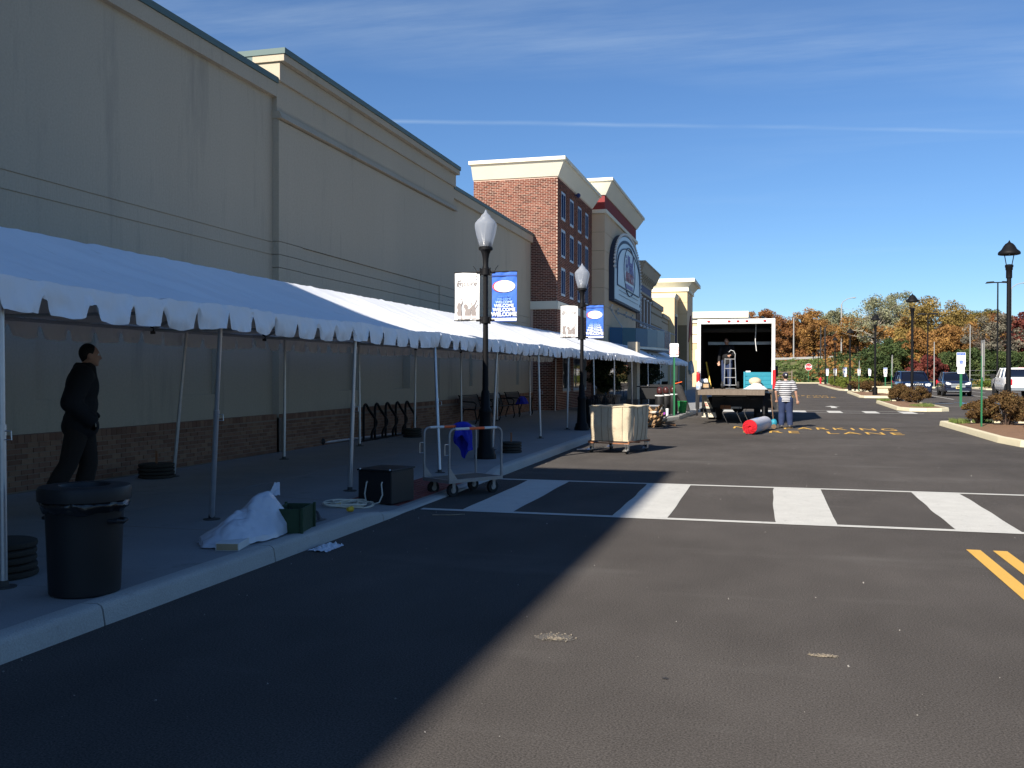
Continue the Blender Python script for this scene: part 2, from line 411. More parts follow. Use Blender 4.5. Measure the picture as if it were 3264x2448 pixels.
# ---------------------------------------------------------------- left sidewalk and kerb
side = bpy.data.objects.new('sidewalk', None); COL.objects.link(side); struct(side)
side['label'] = 'pale concrete sidewalk along the store fronts'
WALLX = -9.0
y = -14.0; rows = []
while y < 62: rows.append((y, y + 2.43)); y += 2.44
for (a, c) in rows:
    for (u0, u1) in ((0, 0.5), (0.5, 1.0)):
        def fn(u, v, top=True):
            yy = a + (c - a) * v; xe = kx(yy) - 0.165
            xx = WALLX + (xe - WALLX) * (u0 + (u1 - u0) * u) - (0.004 if u1 < 1 else 0.0) * u + (0.004 if u0 > 0 else 0) * (1 - u)
            return (xx, yy, swz(xx, yy))
        nu, nv = (5, 4) if (u1 == 1.0 and c > 8.8 and a < 15.2) else (1, 2)
        mb = MB(); mb.grid(fn, nu, nv)
        n0 = len(mb.v)
        # skirt to show the joint
        for (p, q) in (((0, 0), (1, 0)), ((1, 1), (0, 1)), ((0, 1), (0, 0)), ((1, 0), (1, 1))):
            A, B_ = fn(*p), fn(*q); b = mb.addv([A, B_, (B_[0], B_[1], B_[2] - 0.1), (A[0], A[1], A[2] - 0.1)])
            if nu == 1: mb.face((b, b + 3, b + 2, b + 1))
        mb.build('paving_slab', m_conc, side)
mb = MB()
def fn(u, v):
    yy = 62 + 40 * v; xe = kx(yy) - 0.165; return (-9.5 + (xe + 9.5) * u, yy, swz(-8, yy) - 0.002)
mb.grid(fn, 1, 4); mb.build('far_paving', m_conc, side)
mb = MB()
def fn(u, v):
    yy = -14 + 76 * v; xe = kx(yy) - 0.15; xx = WALLX + (xe - WALLX) * u
    return (xx, yy, swz(xx, yy) - 0.03)
mb.grid(fn, 8, 60); mb.build('paving_joint_bed', m_mulch, side)
kerb = bpy.data.objects.new('kerb', None); COL.objects.link(kerb); struct(kerb)
kerb['label'] = 'pale concrete kerb between sidewalk and road'
def kerb_piece(ya, yb):
    n = max(2, int((yb - ya) / 0.3)); prof = [(-0.165, 0.0, -0.05), (-0.165, 1.0, 0.004), (-0.05, 1.0, 0.008), (-0.018, 1.0, -0.006), (-0.004, 1.0, -0.03), (0.022, 0.0, -0.05)]
    mb = MB(); rings = []
    for i in range(n + 1):
        yy = ya + (yb - ya) * i / n; e = kx(yy); top = swz(e - 0.17, yy) + 0.006 * noise3(yy * 1.3, 3.1); g0 = gz(yy)
        rings.append(mb.addv([(e + dx + 0.006 * noise3(yy * 2, dx * 9), yy, (top if k else g0) + dz) for dx, k, dz in prof]))
    k = len(prof)
    for a, b in zip(rings[:-1], rings[1:]):
        for q in range(k - 1): mb.face((a + q, b + q, b + q + 1, a + q + 1))
    mb.face([rings[0] + i for i in range(k)]); mb.face([rings[-1] + i for i in reversed(range(k))])
    mb.build('kerb_stone', m_kerb, kerb, smooth=True)
joints = [-14, -11.6, -9.2, -6.8, -4.4, -2.0, 0.4, 2.8, 5.17, 7.34, 9.74, 12.15, 14.6, 17.0, 19.4, 21.8, 24.2, 26.6, 29.5, 31.5, 33.5, 36, 38.5, 41, 44, 47, 50, 54, 58, 62, 70, 80, 100]
for a, b in zip(joints[:-1], joints[1:]): kerb_piece(a + 0.008, b - 0.008)
# detectable (domed) red paving on the kerb ramp
tp = bpy.data.objects.new('tactile_paving', None); COL.objects.link(tp); struct(tp); tp['label'] = 'dark red domed paving on the kerb ramp'
for k in range(3):
    ya = 10.75 + k * 0.92; mb = MB()
    def fn(u, v):
        yy = ya + 0.90 * v; xx = -4.95 + 0.62 * u; return (xx, yy, swz(xx, yy) + 0.006)
    mb.grid(fn, 3, 3); t_ = mb.build('tactile_slab', m_tact, tp)
    mb = MB()
    for i in range(9):
        for j in range(13):
            xx = -4.95 + 0.035 + i * 0.068; yy = ya + 0.035 + j * 0.069
            mb.cyl((xx, yy, swz(xx, yy) + 0.004), (xx, yy, swz(xx, yy) + 0.012), 0.018, 0.011, 6)
    o = mb.build('domes', m_tact, t_); o['kind'] = 'stuff'
# ---------------------------------------------------------------- painted markings
cw = bpy.data.objects.new('crosswalk', None); COL.objects.link(cw); struct(cw); cw['label'] = 'near white ladder crosswalk'
sheet('edge_line', m_wpaint, -4.02, 8.6, 10.67, 10.80, 0.006, cw); sheet('edge_line', m_wpaint, -4.02, 8.6, 14.04, 14.16, 0.006, cw)
for i in range(7):
    x0 = -3.53 + 1.81 * i; mb = MB()
    def fn(u, v):
        yy = 10.801 + (14.039 - 10.801) * v
        w_ = 0.022 * noise3(yy * 1.1 + i * 7.7, u * 5) + (0.07 * math.sin(v * math.pi) if (i == 2 and u < 0.5) else 0) * -0.4
        return (x0 + 0.63 * u + w_ * (1 if u in (0, 1) else 0), yy, gz(yy) + 0.0055)
    mb.grid(fn, 2, 27); mb.build('crosswalk_bar', m_wpaint, cw)
yl = bpy.data.objects.new('centre_line', None); COL.objects.link(yl); struct(yl); yl['label'] = 'double yellow centre line stopping before the crosswalk'
for a in (1.775, 2.0): sheet('yellow_stripe', m_ypaint, a, a + 0.12, -40, 9.57, 0.006, yl)
cw2 = bpy.data.objects.new('far_crosswalk', None); COL.objects.link(cw2); struct(cw2); cw2['label'] = 'far white ladder crosswalk beyond the truck'
sheet('edge_line', m_wpaint, -3.6, 6.0, 40.75, 40.87, 0.007, cw2); sheet('edge_line', m_wpaint, -3.6, 6.0, 42.78, 42.90, 0.007, cw2)
for i in range(-3, 4):
    x0 = 0.98 + 1.42 * i
    if x0 > 5.5: continue
    sheet('crosswalk_bar', m_wpaint, x0, x0 + 0.56, 40.87, 42.78, 0.0065, cw2)
def road_text(name, body, mxw, yc, depth, m, wide, par=None, x_left=None):
    me = text_mesh(body, 1.0, bold=0.0, align='LEFT', space=1.25)
    vs_ = [v.co for v in me.vertices]; xa = min(v.x for v in vs_); xb = max(v.x for v in vs_); ya = min(v.y for v in vs_); yb = max(v.y for v in vs_)
    for v in me.vertices:
        X = x_left + (v.co.x - xa) / (xb - xa) * wide; Y = yc + (v.co.y - ya) / (yb - ya) * depth
        v.co = (X, Y, gz(Y) + 0.007)
    bm = bmesh.new(); bm.from_mesh(me); bmesh.ops.triangulate(bm, faces=bm.faces); bm.to_mesh(me); bm.free()
    return obj(name, me, m, par)
rl = bpy.data.objects.new('fire_lane_lettering', None); COL.objects.link(rl); struct(rl); rl['label'] = 'yellow NO PARKING FIRE LANE lettering painted beside the truck'
road_text('lettering_line', 'NO PARKING', 0, 28.72, 1.05, m_ypaint, 4.55, rl, -1.0)
road_text('lettering_line', 'FIRE  LANE', 0, 26.86, 0.95, m_ypaint, 4.15, rl, -0.66)
rl2 = bpy.data.objects.new('far_fire_lane_lettering', None); COL.objects.link(rl2); struct(rl2); rl2['label'] = 'small far yellow NO PARKING FIRE LANE lettering'
road_text('lettering_line', 'NO PARKING', 0, 69.4, 1.6, m_ypaint, 3.6, rl2, 0.4)
road_text('lettering_line', 'FIRE  LANE', 0, 65.6, 1.6, m_ypaint, 3.9, rl2, 0.4)
mb = MB()
pts = [(2.98, 49.3), (2.62, 48.0), (2.88, 48.0), (2.84, 46.4), (3.12, 46.4), (3.08, 48.0), (3.34, 48.0)]
b = mb.addv([(x, y_, gz(y_) + 0.007) for x, y_ in pts]); mb.face((b, b + 1, b + 2, b + 5, b + 6)); mb.face((b + 2, b + 3, b + 4, b + 5))
o = struct(mb.build('arrow_marking', m_wpaint)); o['label'] = 'white lane arrow beyond the far crosswalk'
bays = bpy.data.objects.new('bay_lines', None); COL.objects.link(bays); struct(bays); bays['label'] = 'white parking bay lines between the parked cars'
def slant(name, m, x0, y0, x1, y1, w, par, dz=0.007):
    mb = MB(); n = math.hypot(x1 - x0, y1 - y0); ox, oy = -(y1 - y0) / n * w / 2, (x1 - x0) / n * w / 2
    b = mb.addv([(x0 + ox, y0 + oy, gz(y0 + oy) + dz), (x1 + ox, y1 + oy, gz(y1 + oy) + dz), (x1 - ox, y1 - oy, gz(y1 - oy) + dz), (x0 - ox, y0 - oy, gz(y0 - oy) + dz)])
    mb.face((b, b + 1, b + 2, b + 3)); return mb.build(name, m, par)
for k in range(8): slant('bay_line', m_wpaint, 8.0 + 2.98 * k, 63.2, 8.3 + 2.98 * k, 76.5, 0.12, bays)
for k in range(6): slant('bay_line', m_wpaint, 8.0 + 2.98 * k, 84, 8.3 + 2.98 * k, 94, 0.12, bays)
slant('bay_line', m_wpaint, 8.2, 50.4, 30, 50.9, 0.10, bays)
hcl = bpy.data.objects.new('access_aisle_lines', None); COL.objects.link(hcl); struct(hcl); hcl['label'] = 'pale blue accessible bay lines right of the islands'
for a in ((9.9, 51.3, 10.2, 57.0), (12.4, 51.3, 12.6, 57.0), (15.0, 51.3, 15.2, 57.0), (9.9, 57.0, 18, 57.3), (10.0, 55.6, 12.4, 51.8), (12.5, 56.8, 15.0, 51.6), (8.4, 54.6, 9.5, 54.8), (10.0, 53.3, 12.4, 56.6)):
    slant('aisle_line', m_bpaint, *a, 0.12, hcl)
# small worn holes with exposed gravel, and loose stones
def blob_patch(name, label, cx, cy, rx, ry, m, seed, dz=0.004, stones=60):
    rnd = random.Random(seed); mb = MB(); n = 26
    b = mb.addv([(cx, cy, gz(cy) + dz)] + [(cx + rx * math.cos(2 * math.pi * i / n) * (0.65 + 0.5 * rnd.random()), cy + ry * math.sin(2 * math.pi * i / n) * (0.6 + 0.55 * rnd.random()), gz(cy) + dz) for i in range(n)])
    for i in range(n): mb.face((b, b + 1 + i, b + 1 + (i + 1) % n))
    o = struct(mb.build(name, m)); o['label'] = label
    mb = MB()
    for i in range(stones):
        a = rnd.random() * 6.28; q = math.sqrt(rnd.random()); s_ = 0.0025 + 0.006 * rnd.random()
        mb.obox((cx + rx * q * math.cos(a), cy + ry * q * math.sin(a), gz(cy) + dz + s_ * 0.3), (s_ * 1.6, s_, s_ * 0.8), (rnd.random(), rnd.random(), rnd.random() * 3))
    if stones: mb.build('loose_stone', m_sandst, o)['kind'] = 'stuff'
m_sandst = ramp_mat('hole_stones', [(0, (0.10, 0.09, 0.075)), (1, (0.26, 0.22, 0.17))], bump=0)
m_sand = mat('exposed_base', (0.34, 0.28, 0.20), 0.95, var=0.3, vs=14, bump=0.8, bs=90, fine=0.3, fs=120)
m_sand2 = mat('dusty_asphalt', (0.11, 0.10, 0.088), 0.95, var=0.3, vs=14, bump=0.8, bs=90, fine=0.35, fs=140)
blob_patch('pothole', 'pale worn hole in the asphalt nearer the shadow', -1.25, 5.67, 0.13, 0.10, m_sand2, 3, 0.003)
blob_patch('pothole', 'small bright patch of gravel in the hole nearer the shadow', -1.24, 5.63, 0.055, 0.030, m_sand, 5, 0.006)
blob_patch('pothole', 'pale worn hole in the asphalt right of centre', 0.31, 5.70, 0.085, 0.028, m_sand, 4)
m_oil = mat('oil_stain', (0.030, 0.029, 0.030), 0.8, var=0.3, vs=20, fine=0.3, fs=90)
blob_patch('oil_stain', 'dark oil stain on the asphalt just before the crosswalk at the right edge', 2.62, 10.35, 0.10, 0.07, m_oil, 21, stones=0)
blob_patch('oil_stain', 'small dark oil spot in the middle of the sunlit asphalt', -0.52, 5.05, 0.018, 0.016, m_oil, 22, stones=0)
tag(MB().tube([(-3.72, 10.28, 0.006), (-3.62, 10.30, 0.007), (-3.50, 10.36, 0.006), (-3.38, 10.44, 0.005)], 0.005, 5).build('thin_stick', m_sand), 'thin pale stick on the road by the crosswalk corner', 'stick')
rnd = random.Random(11); mb = MB()
for i in range(300):
    yy = 2.8 + 26 * rnd.random() ** 1.8; xx = kx(yy) + 0.03 + (0.5 * rnd.random() ** 2 if i % 3 == 0 else rnd.random() * (4.5 + yy * 0.3))
    s_ = 0.002 + 0.006 * rnd.random() ** 3 * (1.6 if yy > 9 else 1)
    mb.obox((xx, yy, gz(yy) + s_ * 0.4), (s_ * 1.5, s_, s_ * 0.9), (rnd.random() * 3, rnd.random() * 3, rnd.random() * 3))
o = mb.build('road_grit', m_gravel); tag(o, 'loose grit and crumbs scattered on the asphalt', 'grit', kind='stuff')
# ---------------------------------------------------------------- planted islands
m_tuft = ramp_mat('tuft_grass', [(0, (0.06, 0.10, 0.02)), (0.6, (0.12, 0.16, 0.04)), (1, (0.22, 0.20, 0.08))], bump=0, vs=3)
def island(label, outline, joints_every=1.6):
    root_ = bpy.data.objects.new('planted_island', None); COL.objects.link(root_); struct(root_); root_['label'] = label
    n = len(outline); P = [Vector((x, y_, 0)) for x, y_ in outline]
    def inset(d):
        Q = []
        for i in range(n):
            a, b, c = P[i - 1], P[i], P[(i + 1) % n]
            e1 = (b - a).normalized(); e2 = (c - b).normalized(); n1 = Vector((-e1.y, e1.x, 0)); n2 = Vector((-e2.y, e2.x, 0))
            bis = (n1 + n2); bis.normalize(); k = d / max(0.35, bis.dot(n1)); Q.append(b + bis * k)
        return Q
    I0, I1, I2 = inset(0.03), inset(0.15), inset(0.16)
    zt = lambda p: gz(p.y) + 0.15
    for i in range(n):
        a, b = P[i], P[(i + 1) % n]; L = (b - a).length; k = max(1, round(L / joints_every))
        for s_ in range(k):
            t0, t1 = s_ / k + 0.004 / L, (s_ + 1) / k - 0.004 / L
            mb = MB(); rings = []
            for t in (t0, t1):
                o0 = a.lerp(b, t); o1 = I0[i].lerp(I0[(i + 1) % n], t); o2 = I1[i].lerp(I1[(i + 1) % n], t)
                m1 = o0.lerp(o1, 0.7)
                rings.append(mb.addv([(o0.x, o0.y, gz(o0.y) - 0.03), (m1.x, m1.y, zt(o0) - 0.03), (o1.x, o1.y, zt(o0) - 0.008), (o1.lerp(o2, .3).x, o1.lerp(o2, .3).y, zt(o0)), (o2.x, o2.y, zt(o0)), (o2.x, o2.y, gz(o0.y) - 0.03)]))
            A, B_ = rings
            for q in range(5): mb.face((A + q, B_ + q, B_ + q + 1, A + q + 1))
            mb.face([A + q for q in range(6)]); mb.face([B_ + q for q in reversed(range(6))])
            mb.build('kerb_stone', m_kerb2, root_, smooth=True)
    mb = MB(); c = sum(I2, Vector()) / n
    ring0 = [(p.x, p.y, gz(p.y) + 0.10) for p in I2]; ring1 = [((p.x + c.x * 1.0) / 2, (p.y + c.y) / 2, gz((p.y + c.y) / 2) + 0.19) for p in I2]
    b0 = mb.addv(ring0); b1_ = mb.addv(ring1); bc = mb.addv([(c.x, c.y, gz(c.y) + 0.22)])
    for i in range(n):
        j = (i + 1) % n; mb.face((b0 + i, b0 + j, b1_ + j, b1_ + i)); mb.face((b1_ + i, b1_ + j, bc))
    mb.build('mulch_bed', m_mulch, root_, smooth=True)
    return root_
isl_near = island('nearest mulched island on the right with russet shrubs', [(9.6, 22.4), (9.9, 32.0), (9.3, 32.3), (5.5, 32.35), (5.16, 32.1), (5.2, 28.0), (5.22, 24.6), (5.4, 23.3), (6.2, 22.4), (7.5, 22.2)])
isl_mid = island('middle mulched island with lamp and russet shrubs', [(7.45, 43.9), (7.55, 44.5), (7.6, 49.0), (7.3, 55.4), (6.0, 55.6), (5.62, 54.6), (5.5, 48), (5.44, 44.6), (5.8, 43.5), (6.5, 43.3), (7.1, 43.5)])
isl_far = island('far island before the jeep with stone bench', [(8.0, 65.6), (8.4, 67), (9.2, 79), (6.6, 81.2), (6.1, 80.6), (5.95, 72), (5.78, 66.5), (6.0, 65.5), (7.0, 65.3)])
isl_4 = island('long distant island with yellow green shrubs', [(8.6, 90), (9.4, 91.5), (12, 132), (7.0, 133.5), (6.35, 131), (6.15, 100), (6.2, 92), (6.6, 90)], 4)
isl_r = island('distant planted strip at the right lot edge', [(40, 98), (40, 106), (20.5, 107.5), (20.0, 106), (20.0, 99), (20.6, 98)], 4)
for nm, lab, (xa, ya, xb, yb) in (('end_kerb', 'pale kerb closing the road at its far end', (-3, 149.5, 8.5, 149.9)), ('lot_kerb', 'pale kerb along the back of the lot', (8.5, 107.6, 20, 108))):
    mb = MB(); mb.box(xa, xb, ya, yb, gz(ya) - 0.05, gz(ya) + 0.15); o = struct(mb.build(nm, m_kerb2)); o['label'] = lab
# ---------------------------------------------------------------- building materials
m_stucco = mat('cream_stucco', (0.46, 0.395, 0.30), 0.95, var=0.06, vs=0.6, bump=0.3, bs=40, fine=0.06, fs=30, spec=0.1, stretch=(0.9, 0.9, 0.10), dirt=(0.34, 0.30, 0.235), dirt_s=2.0, dirt_t=0.56)
m_stucco2 = mat('pale_stucco', (0.46, 0.40, 0.30), 0.92, var=0.05, vs=0.6, bump=0.35, bs=220, fine=0.05, fs=160)
m_cream = mat('cream_cornice', (0.78, 0.74, 0.60), 0.85, var=0.04, vs=0.8, bump=0.15, bs=150)
m_tan = mat('tan_stucco', (0.66, 0.50, 0.34), 0.92, var=0.06, vs=0.7, bump=0.3, bs=180, fine=0.06, fs=120)
m_tan_d = mat('tan_joint', (0.22, 0.17, 0.10), 0.95)
m_coping = mat('green_metal_coping', (0.085, 0.135, 0.13), 0.6, var=0.06, vs=1, spec=0.5)
m_maroon = mat('maroon_stucco', (0.24, 0.045, 0.045), 0.9, var=0.06)
m_navy = mat('navy_panel', (0.018, 0.035, 0.14), 0.6, var=0.06)
m_mortar = mat('brick_mortar', (0.58, 0.43, 0.34), 0.95, var=0.08, vs=20, bump=0.4, bs=120)
m_mortar_d = mat('buff_mortar', (0.26, 0.21, 0.17), 0.95, var=0.08, vs=20, bump=0.4, bs=120)
m_brick = ramp_mat('red_brick', [(0, (0.058, 0.025, 0.018)), (0.35, (0.130, 0.042, 0.027)), (0.7, (0.180, 0.057, 0.036)), (1, (0.24, 0.088, 0.056))], vs=9, island=0.8)
m_brick2 = ramp_mat('buff_brick', [(0, (0.17, 0.085, 0.055)), (0.5, (0.24, 0.13, 0.085)), (1, (0.31, 0.19, 0.12))], vs=9, island=0.75)
m_wframe = mat('blue_grey_frame', (0.42, 0.50, 0.58), 0.5, var=0.03)
m_bglass = mat('blue_window_glass', (0.008, 0.024, 0.085), 0.5, var=0.05, spec=0.0)
m_dglass = mat('dark_shop_glass', (0.012, 0.014, 0.016), 0.04, var=0.02, spec=0.8)
m_brown = mat('brown_panel', (0.17, 0.115, 0.085), 0.85, var=0.1, vs=4)
m_white = mat('white_paint', (0.80, 0.80, 0.78), 0.5, var=0.03)
def openings(mb, axis, plane, back, lo, hi, z0, z1, ops):
    """solid wall slab between plane and back with rectangular holes; ops = (a,b,za,zb)"""
    cuts = sorted(set([lo, hi] + [v for o_ in ops for v in o_[:2]]))
    for a, b in zip(cuts[:-1], cuts[1:]):
        hol = sorted([o_ for o_ in ops if o_[0] <= a + 1e-6 and o_[1] >= b - 1e-6], key=lambda q: q[2])
        z = z0
        for o_ in hol + [(0, 0, z1, z1)]:
            if o_[2] > z + 1e-6:
                if axis == 'x': mb.box(back, plane, a, b, z, o_[2])
                else: mb.box(a, b, plane, back, z, o_[2])
            z = o_[3]
def frustum(mb, x0, x1, y0, y1, z0, z1, fl, south=True, north=True):
    """flared cornice: grows by fl towards +x and both y ends"""
    s_, n_ = (fl if south else 0), (fl if north else 0)
    mb.hexa([(x0, y0, z0), (x1, y0, z0), (x1, y1, z0), (x0, y1, z0), (x0, y0 - s_, z1), (x1 + fl, y0 - s_, z1), (x1 + fl, y1 + n_, z1), (x0, y1 + n_, z1)])
def bricks(root_, axis, plane, depth, lo, hi, z0, z1, bl, bh, jt, m, holes=(), keep=None, flip=1, name='brick', seed=1, nstuff='far_bricks'):
    """running-bond bricks proud of a mortar face. keep(c, z) ranks pieces; the best are parts, the rest one joined part"""
    rnd = random.Random(seed); full, cut = [], []
    row = 0; z = z0
    while z + bh <= z1 + 0.005:
        a = lo - (bl + jt) * 0.5 * (row % 2)
        while a < hi - 0.02:
            p, q = max(lo, a), min(hi, a + bl)
            a += bl + jt
            if q - p < 0.03: continue
            if any(not (q <= h[0] or p >= h[1] or z + bh <= h[2] or z >= h[3]) for h in holes):
                parts_ = [(p, q)]
                for h in holes:
                    if z + bh <= h[2] or z >= h[3]: continue
                    nn_ = []
                    for (u, v) in parts_:
                        if v <= h[0] or u >= h[1]: nn_.append((u, v)); continue
                        if u < h[0] - 0.03: nn_.append((u, h[0]))
                        if v > h[1] + 0.03: nn_.append((h[1], v))
                    parts_ = nn_
                for (u, v) in parts_: cut.append((u, v, z))
            elif q - p > bl - 0.001: full.append((p, q, z))
            else: cut.append((p, q, z))
        z += bh + jt; row += 1
    solo = set()
    if keep:
        full.sort(key=lambda w: keep((w[0] + w[1]) / 2, w[2])); solo = full[:300]; rest = full[300:] + cut
    else: rest = full + cut
    def shape(mb, p, q, z, d):
        if axis == 'x':
            x0, x1 = sorted((plane, plane + d * flip)); mb.box(x0, x1, p, q, z, z + bh)
        else:
            y0, y1 = sorted((plane, plane + d * flip)); mb.box(p, q, y0, y1, z, z + bh)
    if solo:
        mb = MB(); shape(mb, 0, bl, 0, depth); me = mb.mesh(name); fixn(me); me.materials.append(m)
        # soften the arrises a little so each brick catches light
        for (p, q, z) in solo:
            o = bpy.data.objects.new(name, me); COL.objects.link(o); o.parent = root_
            dd = rnd.uniform(-0.003, 0.003)
            o.location = (dd * flip, p, z) if axis == 'x' else (p, dd * flip, z)
    mb = MB()
    for (p, q, z) in rest: shape(mb, p, q, z, depth + rnd.uniform(-0.003, 0.003))
    if rest:
        o = mb.build(nstuff, m, root_); o['kind'] = 'stuff'
# ---------------------------------------------------------------- long cream store building
A_X = -9.2
sb = thing('store_building', 'long cream stucco store building with green coping behind the white tent', 'building', (0, 0, 0))
pan = [(10.3, 11.44), (13.4, 14.5)]; panB = [(19.14, 20.15), (22.2, 23.4)]; panC = [(28.02, 29.18), (31.1, 32.16), (33.97, 35.08)]
holesA = [(a, b, 1.28, 3.1) for a, b in pan + [(4.0, 5.1), (7.1, 8.2), (0.9, 2.0)]]; holesB = [(a, b, 1.28, 3.1) for a, b in panB]; holesC = [(a, b, 1.28, 3.1) for a, b in panC]
def wall_section(name, y0, y1, xf, ztop, holes, grooves, step=0.0):
    mb = MB(); zs = [0.0] + [g_ for g_ in grooves] + [ztop]
    for k in range(len(zs) - 1):
        a = zs[k] + (0.008 if k else 0); b = zs[k + 1] - (0.008 if k < len(zs) - 2 else 0)
        hs_ = [h for h in holes if h[2] >= a and h[3] <= b]
        openings(mb, 'x', xf, xf - 0.10, y0, y1, a, b, hs_)
    mb.box(-22, xf - 0.10, y0, y1, 0, ztop - 0.02)
    for g_ in grooves: mb.box(xf - 0.10, xf - 0.018, y0, y1, g_ - 0.0079, g_ + 0.0079)
    return mb.build(name, m_stucco, sb)
wall_section('wall', -1.64, 16.4, A_X, 7.0, holesA, (3.92, 4.16))
wall_section('wall', 27.0, 36.9, A_X, 7.0, holesC, (3.68, 3.93))
# middle, slightly proud bay with a recessed panel
mb = MB()
for (a, b) in ((16.4, 17.36), (25.62, 27.0)):
    for za, zb in ((0, 3.674), (3.686, 3.924), (3.936, 4.174), (4.186, 6.5)): mb.box(A_X - 0.1, A_X + 0.14, a, b, za, zb)
mb.box(A_X - 0.1, A_X + 0.14, 17.36, 25.62, 4.18, 6.5)
for za, zb in ((0, 1.0), (3.686, 3.924), (3.936, 4.170)): mb.box(A_X - 0.1, A_X + 0.11, 17.36, 25.62, za, zb)
openings(mb, 'x', A_X + 0.11, A_X - 0.1, 17.36, 25.62, 1.0, 3.674, holesB)
mb.box(A_X - 0.1, A_X + 0.10, 16.4, 27.0, 6.5, 7.25); mb.box(A_X - 0.1, A_X + 0.16, 16.4, 27.0, 7.25, 7.6)
mb.box(-22, A_X - 0.1, 16.4, 27.0, 0, 7.6)
mb.build('projecting_bay', m_stucco, sb)
mb = MB(); mb.hexa([(A_X, 16.38, 6.53), (A_X + 0.22, 16.38, 6.53), (A_X + 0.22, 27.02, 6.53), (A_X, 27.02, 6.53), (A_X, 16.38, 6.68), (A_X + 0.16, 16.38, 6.66), (A_X + 0.16, 27.02, 6.66), (A_X, 27.02, 6.68)])
mb.build('ledge', m_stucco, sb)
for (y0, y1, z0, z1, ov) in ((-1.5, 16.395, 6.94, 7.20, 0.10), (27.005, 37.0, 6.94, 7.20, 0.10), (16.36, 27.04, 7.61, 7.74, 0.27)):
    mb = MB(); mb.box(A_X - 0.4, A_X + ov, y0, y1, z0, z1); mb.build('fascia', m_stucco, sb)
    mb = MB(); mb.box(A_X - 0.6, A_X + ov + 0.03, y0 - 0.02, y1 + 0.02, z1 + 0.002, z1 + 0.11); mb.build('coping', m_coping, sb)
mb = MB(); mb.box(-22, A_X - 0.4, 16.36, 16.398, 7.61, 7.74); mb.box(-22, A_X - 0.6, 16.34, 16.50, 7.742, 7.852); mb.build('coping_return', m_coping, sb)
# tall entrance block further back along the same building (its shadow lies over the road)
mb = MB(); mb.box(-26, -8.4, -32, -1.65, 0, 13.2); mb.box(-26, -8.27, -32.2, -1.52, 12.6, 13.5); mb.build('entrance_block', m_stucco, sb)
# buff brick base course along the wall
mb = MB(); mb.box(A_X - 0.05, A_X + 0.10, -3.0, 16.4, 0, 0.80); mb.box(A_X, A_X + 0.24, 16.4, 27.0, 0, 0.80); mb.box(A_X - 0.05, A_X + 0.10, 27.0, 36.9, 0, 0.86)
base = mb.build('brick_base', m_mortar_d, sb)
bricks(base, 'x', A_X + 0.10, 0.012, 5.0, 16.38, 0.14, 0.74, 0.190, 0.056, 0.0115, m_brick2, keep=lambda c, z: abs(c - 11.5))
bricks(base, 'x', A_X + 0.24, 0.012, 16.42, 26.98, 0.14, 0.74, 0.190, 0.056, 0.0115, m_brick2, seed=4)
bricks(base, 'x', A_X + 0.10, 0.012, 27.02, 36.88, 0.14, 0.80, 0.190, 0.056, 0.0115, m_brick2, seed=5)
mb = MB()
for (a, b, x) in ((-3.0, 16.4, A_X + 0.10), (16.4, 27.0, A_X + 0.24), (27.0, 36.9, A_X + 0.10)):
    y = a
    while y < b - 0.05:
        mb.box(A_X - 0.02, x + 0.016, y + 0.004, min(b, y + 0.106), 0.745 + gz(y), 0.845 + gz(y)); y += 0.11
mb.build('soldier_course', m_brick2, base)['kind'] = 'stuff'
# ---------------------------------------------------------------- red brick tower
TY0, TY1, TX0, TX1 = 36.92, 44.5, -11.6, -8.12
tw = thing('brick_tower', 'square red brick tower with cream cornice and narrow blue windows', 'building', (0, 0, 0))
cols = [(37.62, 38.40), (39.34, 40.12), (41.08, 41.86), (42.80, 43.52)]; rws = [(4.88, 6.0), (6.44, 7.56), (7.97, 9.10)]
wh = [(a, b, z0, z1) for a, b in cols for z0, z1 in rws]
mb = MB(); openings(mb, 'x', TX1, TX1 - 0.22, TY0, TY1, 4.60, 9.56, wh); mb.box(TX0, TX1 - 0.22, TY0, TY1, 4.60, 9.56)
mb.build('wall', m_mortar, tw)
mb = MB(); openings(mb, 'x', TX1 - 0.0, TX1 - 0.3, TY0, TY1, 0.0, 4.28, [(38.0, 39.5, 1.0, 3.0), (40.2, 43.2, 1.0, 3.0)]); mb.box(TX0, TX1 - 0.3, TY0, TY1, 0.0, 4.28)
lw = mb.build('lower_wall', m_mortar, tw)
mb = MB(); mb.box(TX0, TX1 + 0.06, TY0 - 0.06, TY1 + 0.05, 4.28, 4.60); mb.build('stone_band', m_cream, tw, bevel=0.01)
mb = MB(); frustum(mb, TX0 - 0.02, TX1 + 0.04, TY0 - 0.04, TY1 + 0.04, 9.56, 10.12, 0.30); mb.build('cornice', m_cream, tw)
mb = MB(); mb.box(TX0 - 0.1, TX1 + 0.40, TY0 - 0.40, TY1 + 0.40, 10.122, 10.26); mb.build('cornice_lip', m_cream, tw)
bl, bh, jt = 0.185, 0.0495, 0.0185
bricks(tw, 'y', TY0, 0.012, TX0, TX1, 4.62, 9.55, bl, bh, jt, m_brick, flip=-1, keep=lambda c, z: -z - 0.02 * c, seed=11, nstuff='south_bricks')
bricks(tw, 'x', TX1, 0.012, TY0, TY1, 4.62, 9.55, bl, bh, jt, m_brick, holes=wh, seed=12, nstuff='front_bricks')
bricks(tw, 'y', TY0, 0.012, -9.1, TX1, 0.2, 4.27, bl, bh, jt, m_brick, flip=-1, seed=13, nstuff='lower_bricks')
bricks(tw, 'x', TX1, 0.012, TY0, TY1, 0.2, 4.27, bl, bh, jt, m_brick, holes=[(38.0, 39.5, 0.95, 3.02), (40.2, 43.2, 0.95, 3.02)], seed=14, nstuff='lower_front_bricks')
